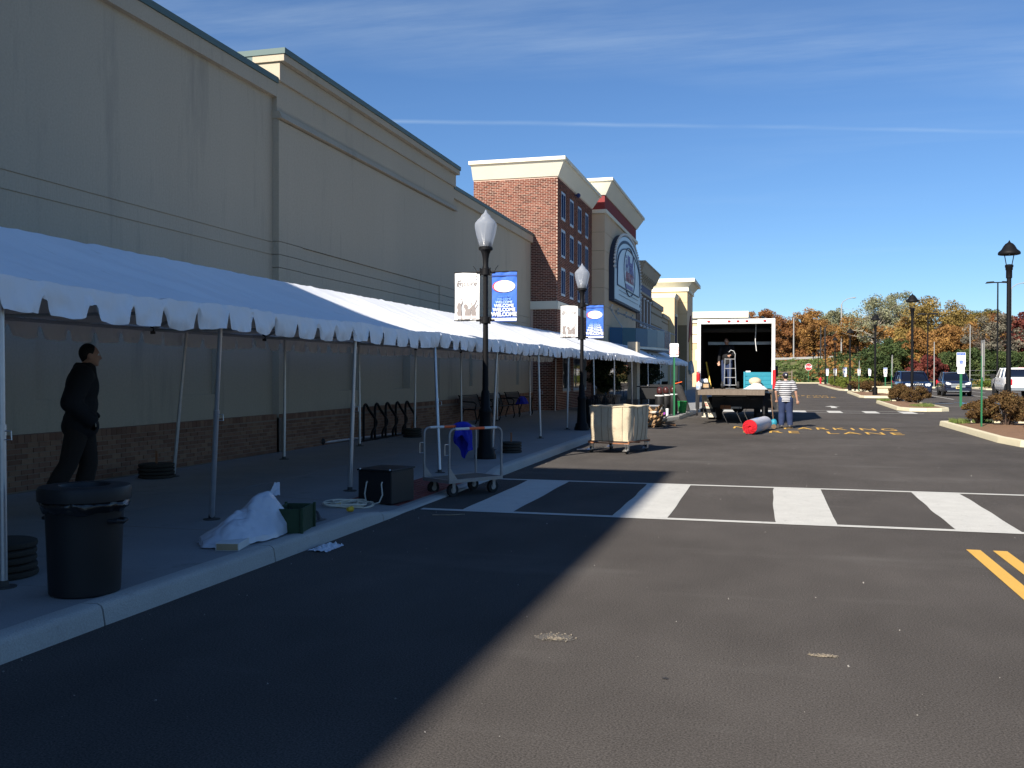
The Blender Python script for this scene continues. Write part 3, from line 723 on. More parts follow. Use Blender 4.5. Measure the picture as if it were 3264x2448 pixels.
for a, b in cols:
    for z0, z1 in rws:
        mb = MB(); x = TX1
        for (p, q, r_, s_) in ((a, b, z1 - 0.09, z1), (a, b, z0, z0 + 0.09), (a, a + 0.05, z0 + 0.09, z1 - 0.09), (b - 0.05, b, z0 + 0.09, z1 - 0.09), ((a + b) / 2 - 0.02, (a + b) / 2 + 0.02, z0 + 0.09, z1 - 0.09)):
            mb.box(x - 0.05, x + 0.016, p, q, r_, s_)
        w_ = mb.build('window', m_wframe, tw)
        for (p, q) in ((a + 0.05, (a + b) / 2 - 0.02), ((a + b) / 2 + 0.02, b - 0.05)):
            mb = MB(); mb.box(x - 0.04, x + 0.009, p - 0.01, q + 0.01, z0 + 0.08, z1 - 0.08); mb.build('pane', m_bglass, w_)
for (a, b) in ((38.0, 39.5), (40.2, 43.2)):
    mb = MB()
    for (p, q, r_, s_) in ((a, b, 2.9, 3.0), (a, b, 1.0, 1.1), (a, a + 0.08, 1.1, 2.9), (b - 0.08, b, 1.1, 2.9)): mb.box(TX1 - 0.12, TX1 + 0.01, p, q, r_, s_)
    w_ = mb.build('shop_window', m_wframe, tw); mb = MB(); mb.box(TX1 - 0.2, TX1 - 0.12, a, b, 1.05, 2.95); mb.build('pane', m_dglass, w_)
mb = MB(); mb.ball((TX1 + 0.16, 40.4, 9.42), (0.1, 0.14, 0.1)); mb.cyl((TX1, 40.4, 9.45), (TX1 + 0.16, 40.4, 9.42), 0.03); mb.build('floodlight', m_navy, tw, smooth=True)
# link wall between tower and arch building
lk = thing('link_building', 'low tan link wall between brick tower and arched sign building', 'building', (0, 0, 0))
mb = MB(); mb.box(-11.4, -9.0, 44.55, 45.2, 0, 8.5); mb.box(-11.4, -8.9, 44.56, 45.21, 8.5, 8.9); mb.build('wall', m_tan, lk)
mb = MB(); mb.box(-11.4, -7.95, 44.55, 45.1, 0, 3.0); mb.build('lower_wall', m_brown, lk)
# ---------------------------------------------------------------- arched sign building
AX, AY0, AY1 = -7.62, 45.25, 56.4
ab = thing('arch_sign_building', 'tall tan building with maroon band and large arched sign', 'building', (0, 0, 0))
mb = MB(); mb.box(-11.4, AX - 0.03, AY0 + 0.03, AY1 - 0.03, 0, 10.3); mb.build('wall_core', m_tan_d, ab)
def panels(root_, axis, plane, lo, hi, z0, z1, w, h, m, gap=0.016, th=0.03, flip=1):
    nz_ = max(1, round((z1 - z0) / h)); nw = max(1, round((hi - lo) / w)); hh = (z1 - z0) / nz_; ww = (hi - lo) / nw
    mb = MB()
    if axis == 'x': mb.box(0, th, gap / 2, ww - gap / 2, gap / 2, hh - gap / 2)
    else: mb.box(gap / 2, ww - gap / 2, 0, th, gap / 2, hh - gap / 2)
    me = mb.mesh('wall_panel'); fixn(me); me.materials.append(m)
    for i in range(nw):
        for k in range(nz_):
            o = bpy.data.objects.new('wall_panel', me); COL.objects.link(o); o.parent = root_
            o.location = (plane, lo + i * ww, z0 + k * hh) if axis == 'x' else (lo + i * ww, plane, z0 + k * hh)
panels(ab, 'x', AX - 0.03, AY0, AY1, 3.2, 9.45, 1.86, 0.9, m_tan)
panels(ab, 'y', AY0 - 0.0, -11.0, AX, 3.2, 9.45, 1.1, 0.9, m_tan)
mb = MB(); mb.box(-11.4, AX + 0.10, AY0 - 0.10, AY1 + 0.10, 9.45, 9.63); mb.build('ledge', m_cream, ab, bevel=0.01)
mb = MB(); mb.box(-11.4, AX, AY0, AY1, 9.63, 10.32); mb.build('maroon_band', m_maroon, ab)
mb = MB(); frustum(mb, -11.4, AX + 0.05, AY0 - 0.05, AY1 + 0.05, 10.32, 10.92, 0.36); mb.build('cornice', m_cream, ab)
mb = MB(); mb.box(-11.4, AX + 0.46, AY0 - 0.46, AY1 + 0.46, 10.922, 11.06); mb.build('cornice_lip', m_cream, ab)
# dark entrance below
mb = MB(); mb.box(-9, AX + 0.0, AY0 + 0.3, AY1 - 0.3, 0.25, 3.1); mb.build('entrance_glazing', m_dglass, ab)
# the sign (a box with an arched top, bulbs round its rim)
m_slate = mat('slate_blue', (0.03, 0.04, 0.065), 0.6)
m_signface = mat('sign_face', (0.50, 0.60, 0.65), 0.4, var=0.06, vs=1.2)
m_signlite = mat('sign_light_panel', (0.58, 0.67, 0.71), 0.4, var=0.06, vs=1.5)
m_signline = mat('sign_line', (0.03, 0.06, 0.12), 0.5)
m_signtxt = mat('sign_purple', (0.16, 0.14, 0.36), 0.5); m_signred = mat('sign_red', (0.42, 0.16, 0.18), 0.5)
m_bulb = mat('white_bulb', (0.75, 0.75, 0.72), 0.3)
sy0, sy1, sz0, sz1, szt = 46.5, 56.3, 5.36, 7.05, 9.15
def archpts(grow=0.0, n=28, dz=0.0):
    a, b = sy0 - grow, sy1 + grow; c = (a + b) / 2; h = (b - a) / 2; P = [(a, sz0 - grow + dz), (b, sz0 - grow + dz)]
    for i in range(n + 1):
        t = math.pi * i / n; P.append((c + h * math.cos(t), sz1 + (szt - sz1 + grow) * abs(math.sin(t)) ** 0.9))
    return P
fx = lambda a, b, t: (t, a, b)
sign = MB().prism(archpts(), fx, AX + 0.0, AX + 0.260).build('arched_sign', m_slate, ab)
MB().prism(archpts(-0.10), fx, AX + 0.260, AX + 0.290).build('sign_face', m_signface, sign)
MB().prism(archpts(-0.75, dz=0.1), fx, AX + 0.290, AX + 0.310).build('inner_panel', m_signlite, sign)
mb = MB()
P = archpts(-0.75, dz=0.1); mb.tube([(AX + 0.315, a, b) for a, b in P], 0.035, 4, closed=True)
for zz in (5.75, 5.98): mb.box(AX + 0.311, AX + 0.318, sy0 + 1.25, sy1 - 1.25, zz, zz + 0.02)
cy, cz = (sy0 + sy1) / 2 + 0.15, 7.25
mb.tube([(AX + 0.318, cy + 2.1 * math.cos(t * math.pi / 24), cz + 1.3 * math.sin(t * math.pi / 24)) for t in range(48)], 0.03, 4, closed=True)
mb.build('sign_lines', m_signline, sign)
mb = MB()
for (a, b) in archpts(-0.38, 40)[1:]: mb.cyl((AX + 0.290, a, b), (AX + 0.315, a, b), 0.085, 0.085, 8); 
mb.build('bulb_sockets', m_signline, sign)['kind'] = 'stuff'
mb = MB()
for (a, b) in archpts(0.02, 40)[1:]: mb.ball((AX + 0.290, a, b), 0.07, 6, 5)
for k in range(8): mb.ball((AX + 0.290, sy1 + 0.02, sz0 + 0.2 + k * 0.22), 0.07, 6, 5)
mb.build('rim_bulbs', m_bulb, sign)['kind'] = 'stuff'
text('sign_lettering', 'i-Play', 1.25, m_signtxt, sign, (AX + 0.325, cy - 0.15, cz + 0.35), (0, 1, 0), (0, 0, 1), extrude=0.01, bold=0.02)
text('sign_lettering', 'AMERICA', 0.72, m_signred, sign, (AX + 0.325, cy, cz - 0.35), (0, 1, 0), (0, 0, 1), extrude=0.01, bold=0.015)
mb = MB(); mb.prism([(cy + 0.9, cz + 0.5), (cy + 1.25, cz + 1.05), (cy + 1.3, cz + 0.4), (cy + 1.75, cz - 0.2), (cy + 1.25, cz - 0.1)], fx, AX + 0.318, AX + 0.328); mb.prism([(cy - 1.4, cz - 0.95), (cy + 1.2, cz - 0.95), (cy + 1.1, cz - 0.72), (cy - 1.5, cz - 0.72)], fx, AX + 0.318, AX + 0.328)
mb.build('sign_star', m_signtxt, sign)
# glass entrance canopy with tie rods
m_cglass = mat('blue_canopy_glass', (0.030, 0.105, 0.20), 0.25, var=0.10, vs=0.6, spec=0.25, alpha=0.93)
m_cglass2 = mat('green_canopy_glass', (0.05, 0.13, 0.17), 0.25, var=0.10, vs=0.6, spec=0.25, alpha=0.90)
m_steel = mat('galvanised_steel', (0.48, 0.49, 0.50), 0.42, metal=0.7, var=0.10, vs=6)
gc = thing('glass_canopy', 'curved blue glass entrance canopy under the arched sign', 'canopy', (0, 0, 0))
path = [(-7.55, 46.3), (-6.95, 46.65), (-6.40, 47.3), (-5.95, 48.4), (-5.60, 49.7), (-5.35, 51.0), (-5.20, 52.4)]
for i in range(6):
    (xa, ya), (xb, yb) = path[i], path[i + 1]; dx, dy = (xb - xa) * 0.008, (yb - ya) * 0.008
    mb = MB(); nrm = Vector((yb - ya, -(xb - xa), 0)).normalized() * 0.012
    mb.hexa([(xa + dx, ya + dy, 3.12), (xb - dx, yb - dy, 3.12), (xb - dx - nrm.x, yb - dy - nrm.y, 3.12), (xa + dx - nrm.x, ya + dy - nrm.y, 3.12), (xa + dx, ya + dy, 4.02), (xb - dx, yb - dy, 4.02), (xb - dx - nrm.x, yb - dy - nrm.y, 4.02), (xa + dx - nrm.x, ya + dy - nrm.y, 4.02)])
    mb.build('glass_pane', m_cglass2 if i in (1,) else m_cglass, gc)
mb = MB(); mb.prism([(-7.6, 46.4)] + path + [(-5.2, 56.0), (-7.6, 56.0)], lambda a, b, t: (a - 0.03, b + 0.03, t), 3.0, 3.11); mb.build('canopy_roof', m_steel, gc)
mb = MB(); mb.box(-5.22, -5.19, 52.42, 52.47, 3.1, 4.03); mb.build('end_trim', m_white, gc)
mb = MB()
for (y_, zz, p) in ((46.6, 5.0, path[1]), (48.6, 4.95, path[4]), (51.5, 4.95, path[5]), (54.0, 4.95, (-5.2, 55.5))):
    mb = MB(); mb.tube([(AX + 0.02, y_, zz), (p[0], p[1], 4.0)], 0.028, 6); mb.cyl((AX, y_, zz), (AX + 0.12, y_, zz), 0.06, 0.06, 8); mb.ball((AX + 0.15, y_, zz + 0.12), 0.05, 8, 6); mb.ball((AX + 0.15, y_, zz - 0.12), 0.05, 8, 6)
    mb.build('tie_rod', m_steel, gc, smooth=True)

# ---------------------------------------------------------------- blue band building
BX = -8.0
bb = thing('blue_band_building', 'brown building with navy band, bracketed cornice and neon tubes', 'building', (0, 0, 0))
mb = MB(); mb.box(-18, BX, 59.6, 67.25, 0, 7.0); mb.build('wall', m_brown, bb)
mb = MB(); mb.box(-18, BX + 0.08, 59.55, 67.3, 6.98, 7.12); mb.build('ledge', m_stucco2, bb)
mb = MB(); mb.box(-18, BX + 0.02, 59.6, 67.25, 7.12, 7.6); mb.build('navy_band', m_navy, bb)
mb = MB(); mb.box(-18, BX + 0.04, 59.58, 67.27, 7.6, 8.16); mb.build('frieze', m_stucco2, bb)
for k in range(9):
    y_ = 59.9 + k * 0.88
    MB().prism([(0, 8.15), (0.34, 8.15), (0.30, 8.02), (0.14, 7.92), (0.08, 7.75), (0, 7.72)], lambda a, b, t: (BX + 0.04 + a, y_ + t, b), 0, 0.26).build('bracket', m_stucco2, bb)
mb = MB(); frustum(mb, -18, BX + 0.36, 59.3, 67.55, 8.16, 8.72, 0.22); mb.box(-18, BX + 0.62, 59.05, 67.8, 8.722, 8.82); mb.build('cornice', m_stucco2, bb)
for k in range(4):
    y_ = 60.8 + k * 1.7; mb = MB(); mb.cyl((BX + 0.10, y_, 4.95), (BX + 0.10, y_, 6.6), 0.035, n=8)
    mb.lathe([(0.02, 0), (0.11, 0.06), (0.11, 0.14), (0.02, 0.16)], 10, (BX + 0.10, y_, 6.6)); mb.lathe([(0.02, 0), (0.11, 0.02), (0.11, 0.10), (0.02, 0.16)], 10, (BX + 0.10, y_, 4.8))
    mb.build('neon_tube', m_white, bb, smooth=True)
wg = thing('wing_building', 'stepped low grey-tan wing between navy band building and yellow tower', 'building', (0, 0, 0))
for q in ((BX - 0.05, 56.5, 59.5, 6.0), (BX, 67.3, 74.2, 6.8), (BX, 74.22, 79.0, 6.3)): mb = MB(); mb.box(-18, q[0], q[1], q[2], 0, q[3]); mb.build('wall', m_stucco2, wg)
mb = MB(); mb.box(-18, BX + 0.12, 67.3, 74.3, 6.62, 7.0); mb.box(-18, BX + 0.12, 74.32, 79.05, 6.2, 6.52); mb.build('fascia', m_stucco2, wg)
mb = MB(); mb.box(BX, BX + 0.03, 67.3, 74.2, 6.1, 6.2); mb.box(BX, BX + 0.03, 67.3, 74.0, 5.3, 5.36); mb.box(BX, BX + 0.03, 74.25, 78.9, 5.85, 5.92); mb.build('groove_trim', m_tan_d, wg)
# ---------------------------------------------------------------- yellow tower block
m_yel = mat('yellow_stucco', (0.66, 0.50, 0.29), 0.92, var=0.05, vs=0.5, bump=0.25, bs=120)
yt = thing('yellow_tower', 'yellow stucco tower block with wide white cornice beyond the wing', 'building', (0, 0, 0))
mb = MB(); mb.box(-20, -7.5, 79.1, 82.2, 0, 8.1); mb.build('front_block', m_yel, yt)
mb = MB(); frustum(mb, -20, -7.48, 79.08, 82.2, 8.1, 8.46, 0.14, north=False); mb.build('front_fascia', m_cream, yt)
mb = MB(); mb.box(-20, -6.74, 82.3, 88.2, 0, 8.9); mb.build('tower_core', m_tan_d, yt)
panels(yt, 'x', -6.74, 82.3, 88.2, 0.3, 8.9, 5.9, 0.86, m_tan)
panels(yt, 'y', 82.27, -10.0, -6.71, 6.0, 8.9, 3.29, 0.86, m_yel)
mb = MB(); mb.box(-20, -6.60, 82.15, 88.35, 8.9, 9.2); frustum(mb, -20, -6.62, 82.16, 88.34, 9.2, 9.65, 0.36); mb.build('cornice', m_cream, yt)
mb = MB(); mb.box(-20, -6.05, 81.6, 88.9, 9.652, 9.95); mb.build('cornice_lip', m_cream, yt)
for y_ in (79.8,): mb = MB(); mb.box(-7.52, -7.44, y_, y_ + 0.9, 2.5, 6.6); mb.build('tall_window', m_bglass, yt); mb = MB(); mb.box(-7.5, -7.40, y_ - 0.1, y_ + 1.0, 6.6, 6.8); mb.build('window_head', m_cream, yt)
m_mur_y = mat('mural_yellow', (0.62, 0.42, 0.10), 0.7); m_mur_b = mat('mural_grey_blue', (0.20, 0.30, 0.36), 0.7)
mp_ = lambda a, b, t: (t, a, b)
MB().prism([(83.3, 4.6), (84.2, 6.2), (85.3, 7.0), (86.4, 6.2), (87.2, 4.0), (86.4, 5.0), (85.6, 5.5), (84.6, 5.2)], mp_, -6.70, -6.63).build('mural_peak', m_maroon, yt)
MB().prism([(84.2, 3.0), (84.1, 4.4), (84.8, 5.1), (85.8, 5.2), (86.4, 4.2), (86.4, 3.0)], mp_, -6.70, -6.64).build('mural_panel', m_mur_y, yt)
MB().prism([(83.2, 2.2), (83.6, 2.9), (84.6, 2.6), (85.4, 3.0), (87.0, 2.5), (88.0, 2.0), (84.0, 1.8)], mp_, -6.70, -6.5).build('mural_foot', m_mur_b, yt)
fb = thing('distant_building', 'distant low cream building with banded wall left of the truck', 'building', (0, 0, 0))
mb = MB(); mb.box(-20, -2.5, 106, 130, 0, 7.9); mb.build('wall', m_yel, fb)
mb = MB()
for z0, z1, o_ in ((8.0, 8.7, 0.4), (7.5, 7.95, 0.12), (6.3, 7.1, 0.10), (5.3, 6.2, 0.08)): mb.box(-20, -2.5 + o_, 106 - o_, 130, z0, z1)
mb.build('bands', m_cream, fb)
# ---------------------------------------------------------------- white canopy tent
m_vinyl = mat('white_tent_vinyl', (0.82, 0.83, 0.84), 0.55, var=0.05, vs=0.8, bump=0.35, bs=5, spec=0.35, stretch=(1, 2.2, 1), dirt=(0.58, 0.57, 0.54), dirt_s=1.6, dirt_t=0.62)
m_pole = mat('galvanised_tent_pole', (0.50, 0.51, 0.53), 0.38, metal=0.75, var=0.12, vs=9)
m_plate = mat('dark_base_plate', (0.06, 0.055, 0.05), 0.7)
tent = thing('canopy_tent', 'long white scalloped canopy tent on slim metal poles over the sidewalk', 'tent', (0, 0, 0))
XE, XR, XB = -5.05, -6.62, -8.22
tz = lambda y: gz(y) * 1.15
front_y = [1.9, 5.42, 8.16, 11.27, 14.25, 17.9, 21.3, 24.75, 28.45, 32.5, 36.8, 41.9, 46.9, 52.0, 57.0, 62.0]
back_y = [2.6, 5.4, 8.35, 12.05, 14.95, 18.05, 21.3, 24.75, 28.45, 32.5, 36.8, 41.9, 46.9, 52.0, 57.0, 62.0]
ZR, ZE = 2.93, 2.29
def roofpt(u, y, sag, sd):
    """u 0 = front eave, 0.5 = ridge, 1 = back eave"""
    if u < 0.5:
        t = u / 0.5; x = XE + (XR - XE) * t; z = ZE + (ZR - ZE) * t
    else:
        t = (1 - u) / 0.5; x = XB + (XR - XB) * t; z = ZE + (ZR - ZE) * t
    w = math.sin(math.pi * t)
    z -= sag * (w * 0.9 + 0.55 * (1 - t))
    # soft folds running diagonally from the rafters
    z += 0.024 * w * noise3(y * 0.9 + t * 1.4 + sd, t * 1.5, sd) + 0.028 * (0.3 + w) * noise3(y * 3.0 + t * 3.6, t * 0.9, sd + 4) + 0.011 * noise3(y * 7 + t * 7, t * 1.2, sd + 9) + 0.004 * noise3(y * 17 + t * 14, t * 2, sd + 12)
    return x, y, z + tz(y)
secs = [1.9, 8.16, 14.25, 21.3, 28.45, 36.8, 46.9, 57.0, 62.0]
def bay_sag(y):
    for a, b in zip(front_y[:-1], front_y[1:]):
        if a <= y <= b: return 0.055 * abs(math.sin(math.pi * (y - a) / (b - a))) ** 0.8
    return 0
for k, (a, b) in enumerate(zip(secs[:-1], secs[1:])):
    n = int((b - a) / (0.06 if a < 30 else 0.12)); nv = 34
    over = 0.10 if k in (3,) else 0.0
    mb = MB()
    def fn(u, v):
        y = a + (b - a) * v; x_, y_, z_ = roofpt(u, y, bay_sag(y), 0.0)
        return (x_, y_, z_ + (0.010 if k == 4 else 0))
    mb.grid(fn, nv, n)
    o = mb.build('canopy_section', m_vinyl, tent, smooth=True)
    for (side_, sx, xo) in (('front', 1, XE), ('back', -1, XB)):
        # scalloped valance
        mb = MB(); step = 0.018 if a < 24 else 0.03; nn = int((b - a) / step); rv = 6
        def drop(y):
            ph = (y + (0 if sx > 0 else 0.2)) / 0.475; i_ = math.floor(ph); fr = ph - i_
            j_ = 0.16 * noise3(i_ * 3.7, 1.3 if sx > 0 else 7.7)
            fr2 = min(fr, 1 - fr) + j_ * 0.3
            notch = 1 - sstep(0.045, 0.14, fr2)
            d_ = 0.235 + 0.02 * noise3(y * 1.7, 2.2) + 0.03 * (0.5 - abs(fr - 0.5))
            return d_ - notch * (0.125 + 0.09 * noise3(i_ * 5.1, 9))
        def fnv(u, v):
            y = a + (b - a) * u; x0, y0, z0 = roofpt(0 if sx > 0 else 1, y, bay_sag(y), 0.0)
            d_ = drop(y) * v
            bel = 0.030 * math.sin(v * 2.2) + 0.050 * v * noise3(y * 3.7, v * 1.4, 2.0) + 0.030 * v * noise3(y * 10, v * 2.5, 5.0) + 0.010 * noise3(y * 24, v * 4, 6)
            cl = 0.05 * v * v * noise3(y * 1.3, 6.6)
            return (x0 + sx * (0.012 + bel + cl), y, z0 + (0.010 if k == 4 else 0) - d_ + 0.006 * noise3(y * 6, v))
        mb.grid(fnv, nn, rv)
        mb.build('valance', m_vinyl, tent, smooth=True)
# end flap
mb = MB()
P = [roofpt(0, 62.0, 0, 0), roofpt(0.5, 62.0, 0, 0), roofpt(1, 62.0, 0, 0)]
b0 = mb.addv(P + [(P[0][0], 62.0, P[0][2] - 0.2), (P[2][0], 62.0, P[2][2] - 0.2)]); mb.face((b0 + 3, b0, b0 + 1, b0 + 2, b0 + 4)); mb.build('gable_end', m_vinyl, tent)
lean = {5.42: 0.02, 8.16: -0.36, 11.27: -0.10, 14.25: 0.20, 17.9: -0.10, 21.3: 0.06, 24.75: -0.03, 28.45: 0.05}
for i, y in enumerate(front_y):
    x0 = -5.13; lx = lean.get(y, 0.04 * math.sin(i * 7)); ly = {8.16: 0.40, 11.27: 0.05, 14.25: -0.3}.get(y, 0.0)
    zb = swz(x0 + lx, y + ly); zt = ZE + tz(y) - 0.05; mb = MB()
    A = Vector((x0 + lx, y + ly, zb)); B_ = Vector((x0, y, zt)); mid = A.lerp(B_, 0.52)
    mb.cyl(A, mid, 0.0265, n=14); mb.cyl(mid - (B_ - A) * 0.01, B_, 0.0225, n=14); mb.cyl(A.lerp(B_, 0.50), A.lerp(B_, 0.535), 0.030, n=14)
    p = mb.build('pole', m_pole, tent, smooth=True)
    if y < 30:
        mb = MB(); mb.lathe([(0.085, 0), (0.085, 0.008), (0.035, 0.012), (0.03, 0.05)], 14, A); mb.build('base_plate', m_plate, p)
        mb = MB(); q = A.lerp(B_, 0.50); mb.tube([q + Vector((0.03, 0, 0.03)), q + Vector((0.075, 0, 0.03)), q + Vector((0.08, 0, -0.03)), q + Vector((0.03, 0, -0.03))], 0.005, 6); mb.build('locking_pin', m_pole, p)
for i, y in enumerate(back_y):
    x0 = -8.14; lx = {12.05: -0.22}.get(y, 0.03 * math.sin(i * 3)); zb = swz(-8.2, y); zt = ZE + tz(y) - 0.05; mb = MB()
    A = Vector((x0 + lx, y, zb)); B_ = Vector((x0, y, zt)); mb.cyl(A, A.lerp(B_, .5), 0.0265, n=12); mb.cyl(A.lerp(B_, .49), B_, 0.0225, n=12)
    p = mb.build('pole', m_pole, tent, smooth=True)
    if y < 30: mb = MB(); mb.lathe([(0.085, 0), (0.085, 0.008), (0.035, 0.012), (0.03, 0.05)], 14, A); mb.build('base_plate', m_plate, p)
for a, b in zip(front_y[:-1], front_y[1:]):
    for nm, x, z in (('eave_rail', -5.13, ZE - 0.06), ('eave_rail', -8.14, ZE - 0.06), ('ridge_rail', XR, ZR - 0.06)):
        mb = MB(); mb.cyl((x, a, z + tz(a)), (x, b, z + tz(b)), 0.022, n=8); mb.build(nm, m_pole, tent, smooth=True)
for y in front_y:
    mb = MB(); mb.cyl((-5.13, y, ZE - 0.05 + tz(y)), (XR, y, ZR - 0.06 + tz(y)), 0.022, n=8); mb.cyl((-8.14, y, ZE - 0.05 + tz(y)), (XR, y, ZR - 0.06 + tz(y)), 0.022, n=8)
    mb.cyl((-5.13, y, ZE - 0.07 + tz(y)), (-8.14, y, ZE - 0.07 + tz(y)), 0.016, n=6)
    mb.build('rafter', m_pole, tent, smooth=True)
    mb = MB(); mb.cyl((-5.13, y, ZE - 0.12 + tz(y)), (-5.13, y, ZE - 0.01 + tz(y)), 0.034, n=10); mb.build('corner_fitting', m_plate, tent); mb = MB(); mb.cyl((-8.14, y, ZE - 0.12 + tz(y)), (-8.14, y, ZE - 0.01 + tz(y)), 0.034, n=10); mb.build('corner_fitting', m_plate, tent)
# ---------------------------------------------------------------- globe street lamps with banners
m_blackp = mat('black_lamp_paint', (0.007, 0.007, 0.008), 0.55, var=0.1, vs=8, spec=0.18)
def globe_mat():
    m = bpy.data.materials.new('acorn_globe'); m.use_nodes = True; t = m.node_tree; t.nodes.clear()
    o = N(t, 'ShaderNodeOutputMaterial'); b = N(t, 'ShaderNodeBsdfPrincipled'); b.inputs['Base Color'].default_value = (0.46, 0.49, 0.54, 1); b.inputs['Roughness'].default_value = 0.16
    tr = N(t, 'ShaderNodeBsdfTranslucent'); tr.inputs[0].default_value = (0.72, 0.75, 0.80, 1); tp_ = N(t, 'ShaderNodeBsdfTransparent'); tp_.inputs[0].default_value = (0.9, 0.93, 0.97, 1)
    m1 = N(t, 'ShaderNodeMixShader'); m1.inputs[0].default_value = 0.45; LK(t, b, 0, m1, 1); LK(t, tr, 0, m1, 2)
    m2 = N(t, 'ShaderNodeMixShader'); m2.inputs[0].default_value = 0.32; LK(t, m1, 0, m2, 1); LK(t, tp_, 0, m2, 2); LK(t, m2, 0, o, 0)
    w = N(t, 'ShaderNodeTexWave'); w.inputs['Scale'].default_value = 26; w.bands_direction = 'Z'; tc_ = N(t, 'ShaderNodeTexCoord'); LK(t, tc_, 'Object', w, 0)
    bp = N(t, 'ShaderNodeBump'); bp.inputs['Strength'].default_value = 0.5; bp.inputs['Distance'].default_value = 0.01; LK(t, w, 1, bp, 'Height'); LK(t, bp, 0, b, 'Normal')
    return m
m_globe = globe_mat()
m_ban_w = mat('white_banner', (0.80, 0.79, 0.77), 0.6, var=0.03, vs=4)
m_ban_b = mat('blue_banner', (0.035, 0.13, 0.52), 0.5, var=0.10, vs=3, bump=0.4, bs=5, stretch=(1, 1, 0.6))
m_ban_b2 = mat('blue_banner_hem', (0.02, 0.06, 0.26), 0.5); m_bgrey = mat('banner_grey', (0.23, 0.20, 0.19), 0.7); m_bgrey2 = mat('banner_pale_grey', (0.52, 0.47, 0.46), 0.7)
m_bred = mat('banner_red', (0.62, 0.06, 0.08), 0.6); m_btxt = [mat('banner_text_%d' % i, c, 0.6, var=0.0) for i, c in enumerate([(0.08, 0.20, 0.60), (0.16, 0.32, 0.68), (0.42, 0.54, 0.78), (0.66, 0.72, 0.84), (0.78, 0.80, 0.82), (0.82, 0.82, 0.80)])]
m_dotp = mat('banner_pink_dot', (0.66, 0.52, 0.58), 0.6); m_doty = mat('banner_yellow_dot', (0.75, 0.70, 0.45), 0.6)
def street_lamp(loc, label):
    t = thing('street_lamp', label, 'street lamp', loc, 0, 'globe lamps along the sidewalk')
    mb = MB(); mb.lathe([(0.20, 0), (0.20, 0.06), (0.175, 0.10), (0.17, 0.16), (0.13, 0.20), (0.115, 0.55), (0.105, 0.78), (0.12, 0.82), (0.12, 0.86), (0.085, 0.90), (0.078, 1.15), (0.066, 1.20)], 24, flute=0.05)
    mb.build('base', m_blackp, t, smooth=True)
    mb = MB(); mb.lathe([(0.056, 1.15), (0.046, 2.4), (0.042, 3.30), (0.042, 3.42)], 20); mb.build('post', m_blackp, t, smooth=True)
    mb = MB(); mb.lathe([(0.05, 3.30), (0.06, 3.33), (0.06, 3.36), (0.048, 3.40), (0.052, 3.52), (0.066, 3.60), (0.09, 3.66), (0.125, 3.68), (0.125, 3.72), (0.09, 3.74)], 20); mb.build('fitter', m_blackp, t, smooth=True)
    mb = MB(); mb.lathe([(0.095, 3.71), (0.125, 3.79), (0.168, 3.94), (0.192, 4.06), (0.196, 4.11), (0.188, 4.15), (0.14, 4.21), (0.095, 4.25), (0.08, 4.285), (0.05, 4.31), (0.03, 4.335), (0.012, 4.38), (0.002, 4.39)], 32)
    mb.build('globe', m_globe, t, smooth=True)
    mb = MB(); mb.lathe([(0.05, 3.72), (0.105, 3.73), (0.10, 3.80), (0.05, 3.84)], 16); mb.build('lamp_holder', m_blackp, t, smooth=True)
    for z in (2.44, 3.29):
        mb = MB(); mb.lathe([(0.075, z - 0.06), (0.085, z - 0.05), (0.085, z + 0.05), (0.075, z + 0.06)], 12)
        for s in (-1, 1):
            mb.cyl((s * 0.07, 0, z), (s * 0.17, 0, z), 0.022, n=8); mb.cyl((s * 0.10, 0, z), (s * 0.58, 0, z), 0.010, n=8); mb.tube([(s * 0.16, 0, z), (s * 0.19, 0, z + 0.06), (s * 0.23, 0, z + 0.11)], 0.005, 5); mb.cyl((s * .09, -.03, z - .07), (s * .09, -.03, z + .07), .012, n=6)
        mb.build('banner_bracket', m_blackp, t, smooth=True)
    return t
def sil(mb, pts, sc, ox, oz, y0, y1):
    mb.prism([(ox + a * sc, oz + b * sc) for a, b in pts], lambda a, b, tt: (a, tt, b), y0, y1)
